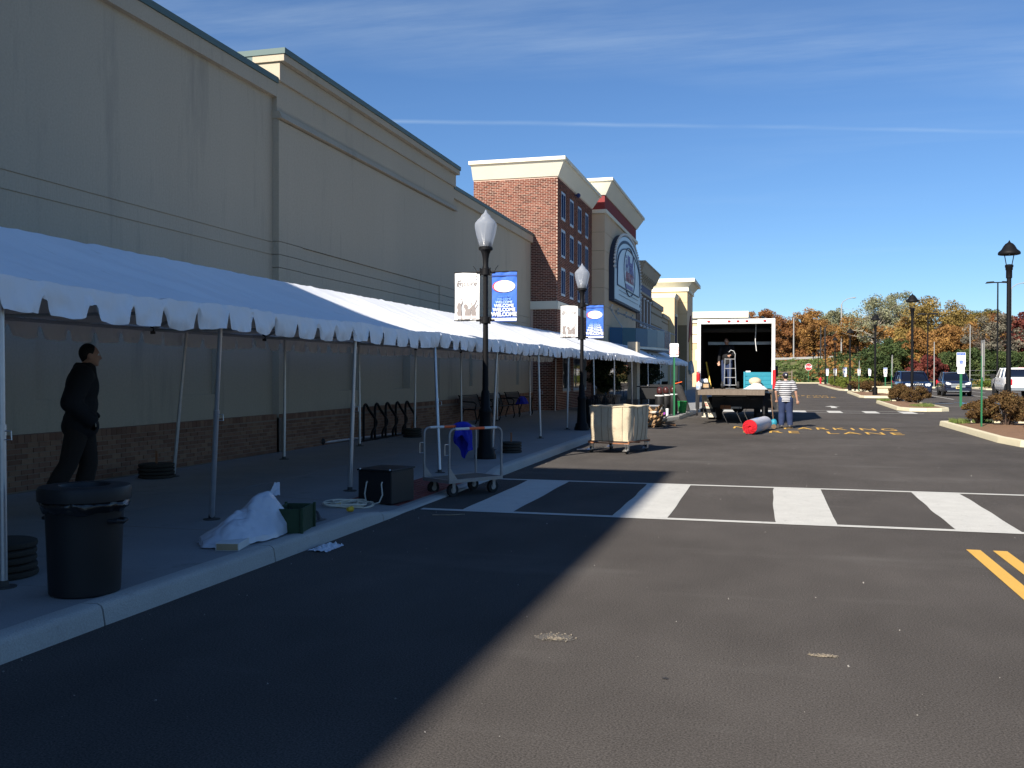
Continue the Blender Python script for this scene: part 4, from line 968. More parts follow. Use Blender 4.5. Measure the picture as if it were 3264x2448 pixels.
def banner_white(loc, label):
    t = thing('banner', label, 'banner', loc, 0, 'white banners on the lamps'); w, h = 0.455, 0.86
    mb = MB(); mb.grid(lambda u, v: (-w + w * u, 0.008 * math.sin(u * 5 + v * 3), -h + h * v), 10, 18); 
    mb.grid(lambda u, v: (-w + w * u, 0.003 + 0.008 * math.sin(u * 5 + v * 3), -h + h * v), 10, 18); o = mb.build('cloth', m_ban_w, t, smooth=True)
    y0, y1 = -0.014, -0.010
    text('script_lettering', 'Encore', 0.135, m_bgrey, t, (-0.245, -0.012, -0.19), (1, 0, 0), (0, 0, 1), shear=0.35)
    mb = MB(); mb.tube([(-0.33, -0.012, -0.12), (-0.37, -0.012, -0.15), (-0.335, -0.012, -0.17), (-0.40, -0.012, -0.21), (-0.41, -0.012, -0.24), (-0.36, -0.012, -0.255), (-0.30, -0.012, -0.24)], 0.004, 5); mb.build('flourish', m_bgrey, t)
    mb = MB()
    S = 0.01
    sil(mb, [(4, 10), (3, 16), (5, 20), (3, 24), (4, 30), (6, 33), (9, 33), (10, 30), (12, 33), (12, 36), (10, 41), (11, 42), (13, 37), (14, 33), (11, 28), (11, 22), (12, 16), (12, 10)], S, -0.445, -0.86, y0, y1)
    sil(mb, [(17, 10), (18, 16), (19, 20), (16, 24), (15, 28), (18, 30.5), (22, 30), (23.5, 26), (22, 22), (26, 22), (36, 31), (39, 38), (40.5, 37), (37, 28), (29, 18), (28.5, 10)], S, -0.445, -0.86, y0 - 0.001, y1 - 0.001)
    sil(mb, [(33, 10), (32, 15), (34, 21), (33, 25), (31, 34), (32, 36), (34, 27), (35, 28), (37, 29), (38.5, 27), (39, 23), (43, 28), (46, 31), (45, 29), (40, 21), (41, 15), (41, 10)], S, -0.47, -0.86, y0 - 0.002, y1 - 0.002)
    mb.build('people_print', m_bgrey, t)
    mb = MB()
    for a, b in ((4, 12), (17, 28.5), (31, 39)): sil(mb, [(a, 4.6), (a - 0.6, 9.9), (b + 0.3, 9.9), (b, 4.6)], S, -0.445, -0.86, y0, y1)
    mb.build('legs_print', m_bgrey2, t)
    mb = MB()
    for a, b in ((3.5, 6), (9, 27), (30, 38)): sil(mb, [(a, 3.4), (a, 4.5), (b, 4.5), (b, 3.4)], S, -0.445, -0.86, y0, y1)
    mb.build('ground_print', m_bgrey, t)
    for (x, z, r, m_) in ((-0.14, -0.42, 0.016, m_dotp), (-0.26, -0.60, 0.016, m_doty), (-0.06, -0.05, 0.016, m_doty), (-0.42, -0.04, 0.009, m_bgrey), (-0.06, -0.11, 0.011, m_bgrey)):
        mb = MB(); mb.cyl((x, -0.014, z), (x, -0.010, z), r, n=10); mb.build('dot_print', m_, t)
    return t
def banner_blue(loc, label):
    t = thing('banner', label, 'banner', loc, 0, 'blue banners on the lamps'); w, h = 0.455, 0.88
    fold = lambda u, v: 0.006 * math.sin(u * 4 + v * 2) + 0.012 * max(0, math.sin((u * 1.6 - v * 1.9 + 0.2) * 6)) * v * (0.4 + 0.6 * v)
    mb = MB(); mb.grid(lambda u, v: (w * u, fold(u, v), -h + h * v), 24, 40); mb.grid(lambda u, v: (w * u, fold(u, v) + 0.003, -h + h * v), 24, 40); mb.build('cloth', m_ban_b, t, smooth=True)
    mb = MB(); mb.box(0, w, -0.012, -0.008, -0.088, -0.065); mb.box(0, w, -0.012, -0.008, -0.885, -0.872); mb.build('hem', m_ban_b2, t)
    mb = MB(); mb.box(0, w, -0.010, -0.007, -0.868, -0.82); mb.build('hem_white', m_btxt[5], t)
    for (m_, dx, rx, rz, y) in ((m_bred, -0.028, 0.195, 0.103, -0.012), (m_btxt[5], 0.0, 0.192, 0.103, -0.015)):
        mb = MB(); n = 32; b0 = mb.addv([(0.235 + dx + rx * math.cos(2 * math.pi * i / n), y, -0.265 + rz * math.sin(2 * math.pi * i / n)) for i in range(n)]); mb.face([b0 + i for i in range(n)]); mb.build('oval_print', m_, t)
    text('oval_lettering', 'i-Play America', 0.045, m_btxt[3], t, (0.235, -0.0165, -0.262), (1, 0, 0), (0, 0, 1), extrude=0.0005)
    mb = MB(); mb.box(0.10, 0.34, -0.0170, -0.0160, -0.318, -0.314); mb.build('oval_underline', m_bgrey2, t)
    for k in range(6):
        s = 0.042 + 0.0105 * k
        text('welcome_lettering', 'WELCOME', s, m_btxt[k], t, (0.228, -0.026, (-0.445, -0.492, -0.545, -0.606, -0.678, -0.758)[k]), (1, 0, 0), (0, 0, 1), extrude=0.001, bold=0.0004 + 0.0007 * k)
    return t
l1 = (-4.82, 16.05, swz(-4.82, 16.05)); l2 = (-4.74, 24.6, swz(-4.74, 24.6))
street_lamp(l1, 'nearer black globe lamp post beside the blue cloth')
street_lamp(l2, 'further black globe lamp post behind the canvas cart')
for (L, wl, bl_) in ((l1, 'white banner with dancing figures left of the nearer globe lamp', 'blue WELCOME banner right of the nearer globe lamp'), (l2, 'white banner with dancing figures left of the further globe lamp', 'blue WELCOME banner right of the further globe lamp')):
    banner_white((L[0] - 0.115, L[1], L[2] + 3.285), wl); banner_blue((L[0] + 0.115, L[1], L[2] + 3.295), bl_)
# ---------------------------------------------------------------- things on the sidewalk
m_blk = mat('black_plastic', (0.012, 0.012, 0.013), 0.5, var=0.15, vs=6, spec=0.4)
m_bag = mat('black_bin_liner', (0.010, 0.010, 0.011), 0.22, var=0.1, spec=0.6, bump=0.6, bs=14)
m_wood = mat('old_wood', (0.16, 0.10, 0.06), 0.9, var=0.25, vs=5, bump=0.5, bs=30, stretch=(1, 1, 6))
m_wood2 = mat('weathered_deck_wood', (0.17, 0.135, 0.105), 0.9, var=0.25, vs=6, bump=0.5, bs=40, stretch=(6, 1, 1), dirt=(0.10, 0.07, 0.05), dirt_s=4, dirt_t=0.58)
m_weight = mat('rubber_weight', (0.040, 0.034, 0.026), 0.9, var=0.2, vs=10, bump=0.4, bs=50)
m_poly = mat('white_polythene', (0.52, 0.55, 0.60), 0.25, var=0.08, vs=3, spec=0.5, bump=0.6, bs=7)
m_card = mat('white_carton', (0.60, 0.60, 0.58), 0.8, var=0.05); m_cardb = mat('carton_inside', (0.34, 0.26, 0.16), 0.9)
m_green = mat('dark_green_wood', (0.030, 0.055, 0.028), 0.85, var=0.25, vs=6, bump=0.4, bs=30)
m_cable = mat('cream_cable', (0.62, 0.57, 0.46), 0.6, var=0.08); m_plug = mat('yellow_plug', (0.66, 0.40, 0.03), 0.5)
m_rope = mat('white_rope', (0.66, 0.63, 0.55), 0.9, var=0.1, bump=0.8, bs=160)
m_orange = mat('orange_tape', (0.70, 0.12, 0.03), 0.55); m_tape = mat('pale_tape', (0.60, 0.60, 0.58), 0.6)
m_tyre = mat('tyre_rubber', (0.018, 0.018, 0.018), 0.85, var=0.2, vs=8); m_rust = mat('rusted_steel', (0.26, 0.11, 0.05), 0.85, var=0.3, vs=7, bump=0.4, bs=30)
m_bluec = mat('royal_blue_cloth', (0.012, 0.022, 0.34), 0.85, var=0.12, vs=4, bump=0.4, bs=8)
m_chrome = mat('worn_chrome', (0.62, 0.62, 0.60), 0.28, metal=0.85, var=0.1)
def P0(x, y): return (x, y, swz(x, y))
# rubbish bin with liner
t = thing('trash_can', 'round black trash can with lid and liner in the left foreground', 'trash can', P0(-4.47, 5.45))
mb = MB(); n = 40
mb.lathe([(0.205, 0.0), (0.225, 0.012), (0.228, 0.05), (0.236, 0.28), (0.243, 0.45), (0.250, 0.60), (0.256, 0.62), (0.256, 0.66), (0.24, 0.665)], n); mb.build('body', m_blk, t, smooth=True)
mb = MB(); mb.lathe([(0.255, 0.63), (0.295, 0.635), (0.298, 0.70), (0.288, 0.725), (0.20, 0.735), (0.165, 0.73), (0.155, 0.70), (0.150, 0.66)], n); mb.build('lid', m_blk, t, smooth=True)
mb = MB(); mb.cyl((0, 0, 0.60), (0, 0, 0.645), 0.16, n=24); mb.build('lid_opening', m_bag, t)
mb = MB()
def fn(u, v):
    a = 2 * math.pi * u; r = 0.262 + 0.020 * math.sin(v * 3.1) + 0.018 * noise3(math.cos(a) * 4, math.sin(a) * 4, v * 2.4) * (0.4 + v) + 0.010 * noise3(math.cos(a) * 13, math.sin(a) * 13, v * 3)
    dr = 0.095 + 0.04 * noise3(math.cos(a) * 2, math.sin(a) * 2, 4)
    return (r * math.cos(a), r * math.sin(a), 0.655 - v * dr)
mb.grid(fn, 90, 7, cu=True); mb.build('bin_liner', m_bag, t, smooth=True)
for s in (-1, 1): mb = MB(); mb.tube([(s * 0.235, -0.06, 0.50), (s * 0.29, -0.05, 0.50), (s * 0.30, 0, 0.49), (s * 0.29, 0.05, 0.50), (s * 0.235, 0.06, 0.50)], 0.014, 8); mb.build('handle', m_blk, t, smooth=True)
# tent weights: stacks of old rubber pads with a lifting bar
def weight(label, x, y, r=0.24, n=4, rod=True, lay=0.053, rz=0):
    t = thing('tent_weight', label, 'tent weight', P0(x, y), rz, 'tent weights at the pole feet')
    for k in range(n):
        mb = MB(); rr = r * (1 - 0.02 * (k % 2)); mb.lathe([(rr - 0.02, 0), (rr, 0.008), (rr + 0.004, lay / 2), (rr, lay - 0.012), (rr - 0.02, lay - 0.004)], 28); mb.build('pad', m_weight, t, smooth=True, loc=(0.008 * math.sin(k * 3), 0.008 * math.cos(k * 5), k * lay))
    if rod:
        mb = MB(); mb.cyl((0, 0, n * lay - 0.01), (0, 0, n * lay + 0.17), 0.016, n=8); mb.build('lifting_bar', m_rust, t, smooth=True)
weight('dark stacked tent weight at the left edge behind the trash can', -5.42, 5.72, 0.245, 5, False)
weight('dark stacked tent weight by the brick base behind the walking man', -8.50, 11.85, 0.25, 4)
weight('dark stacked tent weight at the far end of the bike rack', -8.05, 20.85, 0.22, 4)
weight('dark stacked tent weight right of the nearer globe lamp', -4.70, 17.35, 0.20, 4)
weight('dark stacked tent weight under the tent beside the back poles', -8.4, 6.2, 0.24, 4)
# heap of polythene over flat cartons
t = thing('plastic_sheet', 'crumpled white plastic sheeting heaped near the kerb', 'plastic sheet', P0(-4.58, 7.70))
mb = MB(); rnd = random.Random(5)
def fn(u, v):
    a = 2 * math.pi * u; rr = v
    # elongated heap, its peak towards +y (the right end)
    ex, ey = 0.30, 0.62
    x = ex * rr * math.cos(a) * (1 + 0.18 * noise3(math.cos(a) * 2, math.sin(a) * 2, 1)); y = ey * rr * math.sin(a) * (1 + 0.15 * noise3(math.cos(a) * 3, math.sin(a) * 3, 5))
    d2 = ((x - 0.05) / 0.22) ** 2 + ((y - 0.36) / 0.26) ** 2
    h = 0.27 * math.exp(-d2) + 0.20 * math.exp(-((x / 0.26) ** 2 + ((y - 0.08) / 0.34) ** 2)) + 0.11 * math.exp(-((x / 0.3) ** 2 + ((y + 0.33) / 0.26) ** 2))
    cr = abs(noise3(x * 5, y * 4, 3)) * 0.052 + abs(noise3(x * 12, y * 9, 8)) * 0.024
    h = h * (1 - rr ** 4 * 0.5) + cr * (1 - rr * 0.5)
    if rr > 0.97: h = 0.004 + 0.03 * abs(noise3(math.cos(a) * 5, math.sin(a) * 5, 2))
    fold = 0.012 * math.sin(x * 26 + y * 15 + 4 * noise3(x * 3, y * 3)) * (1 - rr) + 0.006 * math.sin(y * 48 - x * 30 + 5 * noise3(x * 4, y * 4, 3)) * (1 - rr * .6)
    return (x, y, max(0.004, h + fold * min(1, h * 6) + 0.004))
mb.grid(fn, 130, 44, cu=True); mb.build('sheeting', m_poly, t, smooth=True)
mb = MB(); mb.grid(lambda u, v: (0.04 + 0.10 * (u - .5) * (1 - 0.6 * v), 0.42 + 0.05 * v + 0.03 * u, 0.33 + 0.12 * v + 0.02 * noise3(u * 4, v * 4)), 6, 6); mb.build('sheet_corner', m_poly, t)
t = thing('carton', 'flat white carton lying under the front of the plastic sheeting', 'carton', P0(-4.42, 7.22), R(14))
mb = MB(); mb.box(-0.10, 0.10, -0.17, 0.17, 0, 0.065); mb.build('box', m_card, t, bevel=0.003)
mb = MB(); mb.box(-0.09, 0.09, -0.173, -0.171, 0.006, 0.058); mb.build('open_end', m_cardb, t)
o = tag(MB().grid(lambda u, v: (kx(7.6) + 0.05 + 0.20 * u, 7.85 + 0.36 * v + 0.05 * noise3(u * 3, v * 3), gz(8) + 0.004 + 0.05 * abs(noise3(u * 5, v * 5, 1)) * math.sin(math.pi * min(1, max(0, u))) + 0.02 * abs(noise3(u * 12, v * 14, 7))), 16, 20).build('plastic_scrap', m_poly), 'small clear plastic scrap in the gutter below the plastic heap', 'plastic scrap')
# dark green wooden crate and dark rag
t = thing('crate', 'small dark green wooden crate right of the plastic sheeting', 'crate', P0(-4.36, 8.18), R(12))
for nm, q in (('side', (-0.13, -0.115, -0.21, 0.21, 0, 0.23)), ('side', (0.115, 0.13, -0.21, 0.21, 0, 0.23)), ('end', (-0.114, 0.114, -0.21, -0.195, 0, 0.23)), ('end', (-0.114, 0.114, 0.195, 0.21, 0, 0.23)), ('bottom', (-0.114, 0.114, -0.194, 0.194, 0.0, 0.014))):
    mb = MB(); mb.box(*q); mb.build(nm, m_green, t, bevel=0.003)
for (x, y_) in ((-0.14, -0.22), (0.14, -0.22), (-0.14, 0.22), (0.14, 0.22)): mb = MB(); mb.obox((x, y_, 0.12), (0.025, 0.025, 0.24)); mb.build('corner_post', m_green, t, bevel=0.003)
mb = MB(); mb.grid(lambda u, v: (-0.11 + 0.22 * u, -0.19 + 0.38 * v, 0.16 + 0.07 * noise3(u * 5, v * 5)), 14, 18); mb.build('rags_inside', m_blk, t)
t = tag(MB().grid(lambda u, v: (-4.62 + 0.26 * u, 8.55 + 0.34 * v, swz(-4.5, 8.7) + 0.004 + 0.11 * max(0, math.sin(math.pi * u) * math.sin(math.pi * v)) * (1 + 1.2 * noise3(u * 6, v * 6))), 20, 20).build('rag', m_blk), 'black rag lying just beyond the green crate', 'rag')
# coil of cream cable
t = thing('cable_coil', 'coiled cream cable with yellow plugs in front of the black box', 'cable', P0(-4.75, 10.25))
mb = MB(); rnd = random.Random(2); pts = []
for i in range(260):
    a = i * 0.19; k = i / 260.0
    rx = 0.16 + 0.05 * math.sin(i * 0.051 + 1) + 0.03 * math.sin(i * 0.17); ry = 0.30 + 0.07 * math.sin(i * 0.043) + 0.04 * math.sin(i * 0.13 + 2)
    x = rx * math.cos(a) + 0.05 * math.sin(i * 0.027); y_ = ry * math.sin(a) + 0.08 * math.sin(i * 0.019 + 1)
    X, Y = -4.75 + x, 10.25 + y_
    pts.append((x, y_, swz(X, Y) - swz(-4.75, 10.25) + 0.012 + 0.035 * k + 0.012 * math.sin(i * 0.31)))
mb.tube(pts, 0.0085, 6); mb.build('cable', m_cable, t, smooth=True)
for (x, y_, rz) in ((-0.02, -0.24, 0.4), (0.30, -0.62, 1.2)):
    mb = MB(); zz = swz(-4.75 + x, 10.25 + y_) - swz(-4.75, 10.25); d = Vector((math.cos(rz), math.sin(rz), 0)); c = Vector((x, y_, zz + 0.026)); mb.cyl(c - d * 0.035, c + d * 0.02, 0.022, 0.030, 14); mb.cyl(c + d * 0.02, c + d * 0.032, 0.032, 0.032, 14); mb.build('plug', m_plug, t, smooth=True)
mb = MB(); mb.tube([pts[10], (0.1, -0.35, 0.0), (0.2, -0.5, -0.02), (0.28, -0.6, -0.025)], 0.0085, 6); mb.tube([pts[40], (-0.1, -0.32, 0.02), (-0.04, -0.26, 0.02)], 0.0085, 6); mb.build('cable_end', m_cable, t, smooth=True)
# black box with rope handle
t = thing('black_box', 'black plywood box with white rope handle beside the coiled cable', 'box', P0(-4.58, 10.98), R(-8))
mb = MB(); mb.box(-0.235, 0.235, -0.28, 0.28, 0.0, 0.40); mb.build('body', m_blk, t, bevel=0.012, seg=2)
mb = MB(); mb.box(-0.25, 0.25, -0.295, 0.295, 0.40, 0.42); mb.build('lid', m_blk, t, bevel=0.006)
mb = MB(); mb.tube([(x_, y_ + 0.08, z_) for x_, y_, z_ in ((-0.10, -0.365, 0.27), (-0.10, -0.385, 0.255), (-0.12, -0.395, 0.12), (-0.09, -0.41, 0.03), (0.0, -0.44, 0.0), (0.10, -0.42, 0.03), (0.13, -0.395, 0.12), (0.11, -0.385, 0.25), (0.11, -0.365, 0.27))], 0.009, 7); mb.build('rope_handle', m_rope, t, smooth=True)
for x in (-0.2, 0.22): mb = MB(); mb.ball((x, -0.29, 0.42), 0.012, 8, 6); mb.build('lid_screw', m_chrome, t)
m_cartm = mat('worn_cart_steel', (0.30, 0.29, 0.28), 0.55, metal=0.6, var=0.2, vs=9, dirt=(0.16, 0.09, 0.05), dirt_s=9, dirt_t=0.58)
# platform cart
t = thing('platform_cart', 'steel platform cart with taped hand rails at the crosswalk kerb', 'cart', (-4.03, 12.36, 0.0), R(-33))
hw, hl = 0.29, 0.47; zd = 0.215
mb = MB(); k = 8
for i in range(k):
    mb2 = MB(); y0 = -hl + 0.03 + i * (2 * hl - 0.06) / k; mb2.box(-hw + 0.03, hw - 0.03, y0 + 0.004, y0 + (2 * hl - 0.06) / k - 0.004, zd - 0.012, zd + 0.012); mb2.build('deck_board', m_wood2, t, bevel=0.003)
mb = MB()
for q in ((-hw, -hw + 0.03, -hl, hl), (hw - 0.03, hw, -hl, hl), (-hw + 0.03, hw - 0.03, -hl, -hl + 0.03), (-hw + 0.03, hw - 0.03, hl - 0.03, hl)): mb.box(q[0], q[1], q[2], q[3], zd - 0.03, zd + 0.016)
mb.build('frame', m_cartm, t)
for (x, y_) in ((-hw + 0.08, -hl + 0.12), (hw - 0.08, -hl + 0.12), (-hw + 0.08, hl - 0.12), (hw - 0.08, hl - 0.12)):
    mb = MB(); mb.cyl((x - 0.022, y_, 0.085), (x + 0.022, y_, 0.085), 0.085, n=22); w_ = mb.build('wheel', m_tyre, t, smooth=True)
    mb = MB(); mb.cyl((x - 0.028, y_, 0.085), (x + 0.028, y_, 0.085), 0.04, n=14); mb.build('hub', m_cartm, w_)
    mb = MB(); mb.box(x - 0.036, x - 0.030, y_ - 0.025, y_ + 0.025, 0.08, zd - 0.03); mb.box(x + 0.030, x + 0.036, y_ - 0.025, y_ + 0.025, 0.08, zd - 0.03); mb.box(x - 0.04, x + 0.04, y_ - 0.04, y_ + 0.04, zd - 0.035, zd - 0.030); mb.build('fork', m_cartm, w_)
zt = 0.90
for s in (-1, 1):
    x = s * (hw - 0.015); pts = [(x, -hl + 0.015, zd), (x, -hl + 0.015, zt - 0.08)] + [(x, -hl + 0.015 + 0.08 * (1 - math.cos(a)), zt - 0.08 + 0.08 * math.sin(a)) for a in (0.4, 0.8, 1.2, 1.57)]
    pts += [(x, hl - 0.095 + 0.08 * math.sin(a), zt - 0.08 + 0.08 * math.cos(a)) for a in (0, 0.4, 0.8, 1.2, 1.57)] + [(x, hl - 0.015, zd)]
    mb = MB(); mb.tube(pts, 0.016, 10); rail = mb.build('hand_rail', m_cartm, t, smooth=True)
    mb = MB(); mb.cyl((x, -0.12, zt), (x, 0.14, zt), 0.0185, n=10); mb.build('orange_tape', m_orange, rail, smooth=True)
    mb = MB(); mb.cyl((x, -0.36, zt), (x, -0.125, zt), 0.0182, n=10); mb.cyl((x, 0.145, zt), (x, 0.36, zt), 0.0182, n=10); mb.build('pale_tape', m_tape, rail, smooth=True)
    mb = MB(); mb.prism([(-hl, zd + 0.016), (-hl + 0.15, zd + 0.016), (-hl + 0.03, zd + 0.17), (-hl, zd + 0.17)], lambda a, b, tt: (tt, a, b), x - 0.003, x + 0.003); mb.build('gusset', m_cartm, t)
    mb = MB(); mb.tube([(x, -hl, 0.70), (x, -hl - 0.06, 0.70), (x, -hl - 0.06, 0.56), (x, -hl, 0.56)], 0.006, 6); mb.build('hook', m_chrome, t)
# blue cloth hung over the cart rail
t = thing('blue_cloth', 'royal blue cloth hanging over the rail of the platform cart', 'cloth', (-4.03, 12.36, 0.0), R(-33))
mb = MB(); xr = -(hw - 0.015)
def fn(u, v):
    a = 2 * math.pi * u; w_ = (min(1, v * 5) ** 0.5) * (1.0 - 0.22 * v)
    fold = 1 + 0.30 * math.sin(a * 5 + v * 2.0 + 3 * noise3(v * 1.5, math.cos(a), math.sin(a))) * v ** 0.8 + 0.25 * noise3(math.cos(a) * 2, math.sin(a) * 2, v * 3)
    hang = 0.36 + 0.13 * math.cos(a - 2.2) + 0.05 * math.sin(a * 3)
    return (xr + 0.085 * w_ * fold * math.cos(a), 0.22 + 0.155 * w_ * fold * math.sin(a), zt + 0.065 - hang * v ** 1.15)
mb.grid(fn, 44, 26, cu=True); mb.build('cloth', m_bluec, t, smooth=True)
# wave bike rack
t = thing('bike_rack', 'black looped bike rack by the brick base of the wall', 'bike rack', P0(-8.55, 20.6))
def loop(y0):
    pts = [(-0.0, y0, -0.02), (0, y0, 0.30), (0, y0, 0.66)]
    pts += [(0, y0 + 0.11 - 0.11 * math.cos(a), 0.66 + 0.15 * math.sin(a)) for a in (0.5, 1.0, 1.57, 2.0)]
    pts += [(0, y0 + 0.30, 0.68), (0, y0 + 0.62, 0.48), (0, y0 + 0.70, 0.42), (0, y0 + 0.72, 0.37), (0, y0 + 0.68, 0.31), (0, y0 + 0.50, 0.20), (0, y0 + 0.44, 0.12), (0, y0 + 0.44, -0.02)]
    return pts
for k in range(5):
    mb = MB(); mb.tube(loop(-1.4 + k * 0.62), 0.028, 10); mb.build('loop', m_blackp, t, smooth=True)
    mb = MB(); mb.box(-0.06, 0.06, -1.46 + k * 0.62, -1.34 + k * 0.62, 0, 0.01); mb.build('foot_plate', m_blackp, t)
mb = MB(); mb.box(-0.03, 0.03, -1.4, 1.6, 0.0, 0.03); mb.build('ground_bar', m_blackp, t)
# spare pole lying by the wall
t = thing('loose_pole', 'pale metal pole with black ball end lying along the wall', 'pole', (0, 0, 0))
mb = MB(); mb.cyl((-8.98, 18.1, swz(-9, 18) + 0.05), (-8.75, 21.6, swz(-9, 21) + 0.03), 0.028, n=10); mb.build('tube', m_pole, t, smooth=True)
mb = MB(); mb.ball((-8.98, 18.05, swz(-9, 18) + 0.075), 0.08, 14, 10); mb.build('ball_end', m_blk, t, smooth=True)
# benches
m_mesh = mat('black_perforated_metal', (0.014, 0.014, 0.016), 0.5, var=0.1)
def bench(label, x, y, rz=0):
    t = thing('bench', label, 'bench', P0(x, y), rz, 'black metal benches along the wall'); L = 0.88
    for s in (-1, 1):
        yy = s * L
        mb = MB(); mb.tube([(0.20, yy, 0.0), (0.24, yy, 0.10), (0.20, yy, 0.30), (0.18, yy, 0.42), (0.02, yy, 0.43), (-0.16, yy, 0.41), (-0.22, yy, 0.55), (-0.29, yy, 0.80), (-0.33, yy, 0.84)], 0.020, 8)
        mb.tube([(-0.26, yy, 0.0), (-0.27, yy, 0.08), (-0.20, yy, 0.28), (-0.16, yy, 0.41)], 0.020, 8); mb.tube([(-0.25, yy, 0.66), (-0.05, yy, 0.65), (0.15, yy, 0.64), (0.22, yy, 0.58), (0.19, yy, 0.42)], 0.018, 8)
        mb.build('end_frame', m_blackp, t, smooth=True)
    for i in range(9): mb = MB(); u = i / 8; mb.box(-0.16 + 0.36 * u - 0.017, -0.16 + 0.36 * u + 0.017, -L, L, 0.425, 0.432); mb.build('seat_slat', m_mesh, t)
    for i in range(9): mb = MB(); u = i / 8; mb.obox((-0.19 - 0.11 * u, 0, 0.47 + 0.35 * u), (0.007, 2 * L, 0.036), (0, -0.30, 0)); mb.build('back_slat', m_mesh, t)
    return t
bench('nearest black metal bench against the wall behind the globe lamp', -8.45, 27.35)
bench('middle black metal bench against the cream wall', -8.42, 29.75)
bench('third black metal bench by the brick tower, blue bag on it', -8.38, 32.1)
t = tag(MB().grid(lambda u, v: (-8.15 + 0.34 * (u - .5) + 0.03 * noise3(u * 5, v * 5), 31.5 + 0.6 * (v - .5), swz(-8.3, 31.5) + 0.44 + 0.26 * (abs(math.sin(math.pi * u)) * abs(math.sin(math.pi * v))) ** 0.5 * (1 + 0.4 * noise3(u * 4, v * 4, 2))), 16, 20).build('blue_bag', m_bluec, smooth=True), 'dark blue cloth bundle on the third bench', 'bundle')
# slatted litter receptacle
def receptacle(label, x, y):
    t = thing('litter_receptacle', label, 'litter bin', P0(x, y), 0, 'slatted litter bins')
    for i in range(26):
        a = 2 * math.pi * i / 26; c, s = math.cos(a), math.sin(a); mb = MB()
        mb.tube([(0.27 * c, 0.27 * s, 0.03), (0.27 * c, 0.27 * s, 0.72), (0.31 * c, 0.31 * s, 0.84), (0.33 * c, 0.33 * s, 0.88)], 0.013, 5); mb.build('slat', m_blackp, t, smooth=True)
    for z in (0.06, 0.70): mb = MB(); mb.tube([(0.268 * math.cos(a * 0.2618), 0.268 * math.sin(a * 0.2618), z) for a in range(24)], 0.014, 6, closed=True); mb.build('hoop', m_blackp, t, smooth=True)
    mb = MB(); mb.lathe([(0.24, 0.04), (0.25, 0.80), (0.22, 0.80), (0.21, 0.06)], 20); mb.build('liner', m_blk, t, smooth=True)
    return t
receptacle('slatted black litter bin beside the further globe lamp', -4.62, 25.3)
receptacle('slatted black litter bin hidden half behind the canvas cart', -4.45, 26.6)
# big clipped shrubs in planters by the entrance
m_leafd = ramp_mat('dark_evergreen', [(0, (0.010, 0.016, 0.008)), (0.6, (0.022, 0.036, 0.014)), (1, (0.045, 0.065, 0.022))], vs=4, bump=0, rough=0.7)
m_planter = mat('stone_planter', (0.16, 0.14, 0.12), 0.9, var=0.12, vs=3)
def leaf_mesh(name, centers, radii, n_per, size, seed, squash=0.8, m=None):
    rng = np.random.default_rng(seed); C_ = np.asarray(centers, float); k = len(C_); rad = np.asarray(radii, float)
    idx = np.repeat(np.arange(k), n_per); n = len(idx)
    d = rng.normal(size=(n, 3)); d /= np.linalg.norm(d, axis=1)[:, None]; rr = rad[idx] * (0.35 + 0.65 * rng.random(n) ** 0.5)
    p = C_[idx] + d * rr[:, None] * np.array([1, 1, squash])
    # leaf normals lean outwards so clumps shade like clumps
    nrm = d * 0.9 + rng.normal(size=(n, 3)) * 0.65 + np.array([0, 0, 0.35]); nrm /= np.linalg.norm(nrm, axis=1)[:, None]
    a = np.cross(nrm, rng.normal(size=(n, 3))); a /= np.linalg.norm(a, axis=1)[:, None]; b = np.cross(nrm, a)
    s = size * (0.6 + 0.8 * rng.random(n))[:, None]
    V = np.stack([p - a * s, p + b * s * 0.55, p + a * s, p - b * s * 0.55], 1).reshape(-1, 3)
    me = bpy.data.meshes.new(name); me.vertices.add(4 * n); me.vertices.foreach_set('co', V.astype(np.float32).ravel())
    me.loops.add(4 * n); me.loops.foreach_set('vertex_index', np.arange(4 * n, dtype=np.int32)); me.polygons.add(n)
    me.polygons.foreach_set('loop_start', np.arange(0, 4 * n, 4, dtype=np.int32)); me.polygons.foreach_set('loop_total', np.full(n, 4, np.int32)); me.update(); me.validate()
    return me
def ball_shrub(label, x, y, r, zc, seed):
    t = thing('clipped_shrub', label, 'shrub', P0(x, y), 0, 'big clipped shrubs by the entrance'); rnd = random.Random(seed)
    cs, rs = [], []
    for i in range(70):
        v = Vector((rnd.gauss(0, 1), rnd.gauss(0, 1), rnd.gauss(0, 1))).normalized() * r * (0.55 + 0.35 * rnd.random()); cs.append((v.x, v.y, zc + v.z)); rs.append(r * 0.24)
    obj('crown', leaf_mesh('crown', cs, rs, 110, 0.05, seed), m_leafd, t, normals=False)
    mb = MB(); mb.cyl((0, 0, 0.4), (0, 0, zc), 0.06, 0.04, 8); mb.build('trunk', m_wood, t)
    mb = MB(); mb.lathe([(0.42, 0), (0.46, 0.05), (0.52, 0.52), (0.56, 0.55), (0.56, 0.62), (0.48, 0.62), (0.46, 0.56)], 24); mb.build('planter', m_planter, t, smooth=True)
ball_shrub('nearer big dark clipped shrub under the tent beside the brick tower', -6.35, 38.6, 0.92, 1.55, 3)
ball_shrub('further big dark clipped shrub under the tent by the pale column', -5.95, 47.2, 0.95, 1.60, 4)
t = thing('entrance_column', 'pale square column under the canopy between the clipped shrubs', 'column', P0(-5.95, 43.4))
mb = MB(); mb.box(-0.22, 0.22, -0.45, 0.45, 0.3, 2.9); mb.build('shaft', m_stucco2, t); mb = MB(); mb.box(-0.27, 0.27, -0.5, 0.5, 0, 0.3); mb.build('plinth', m_planter, t)
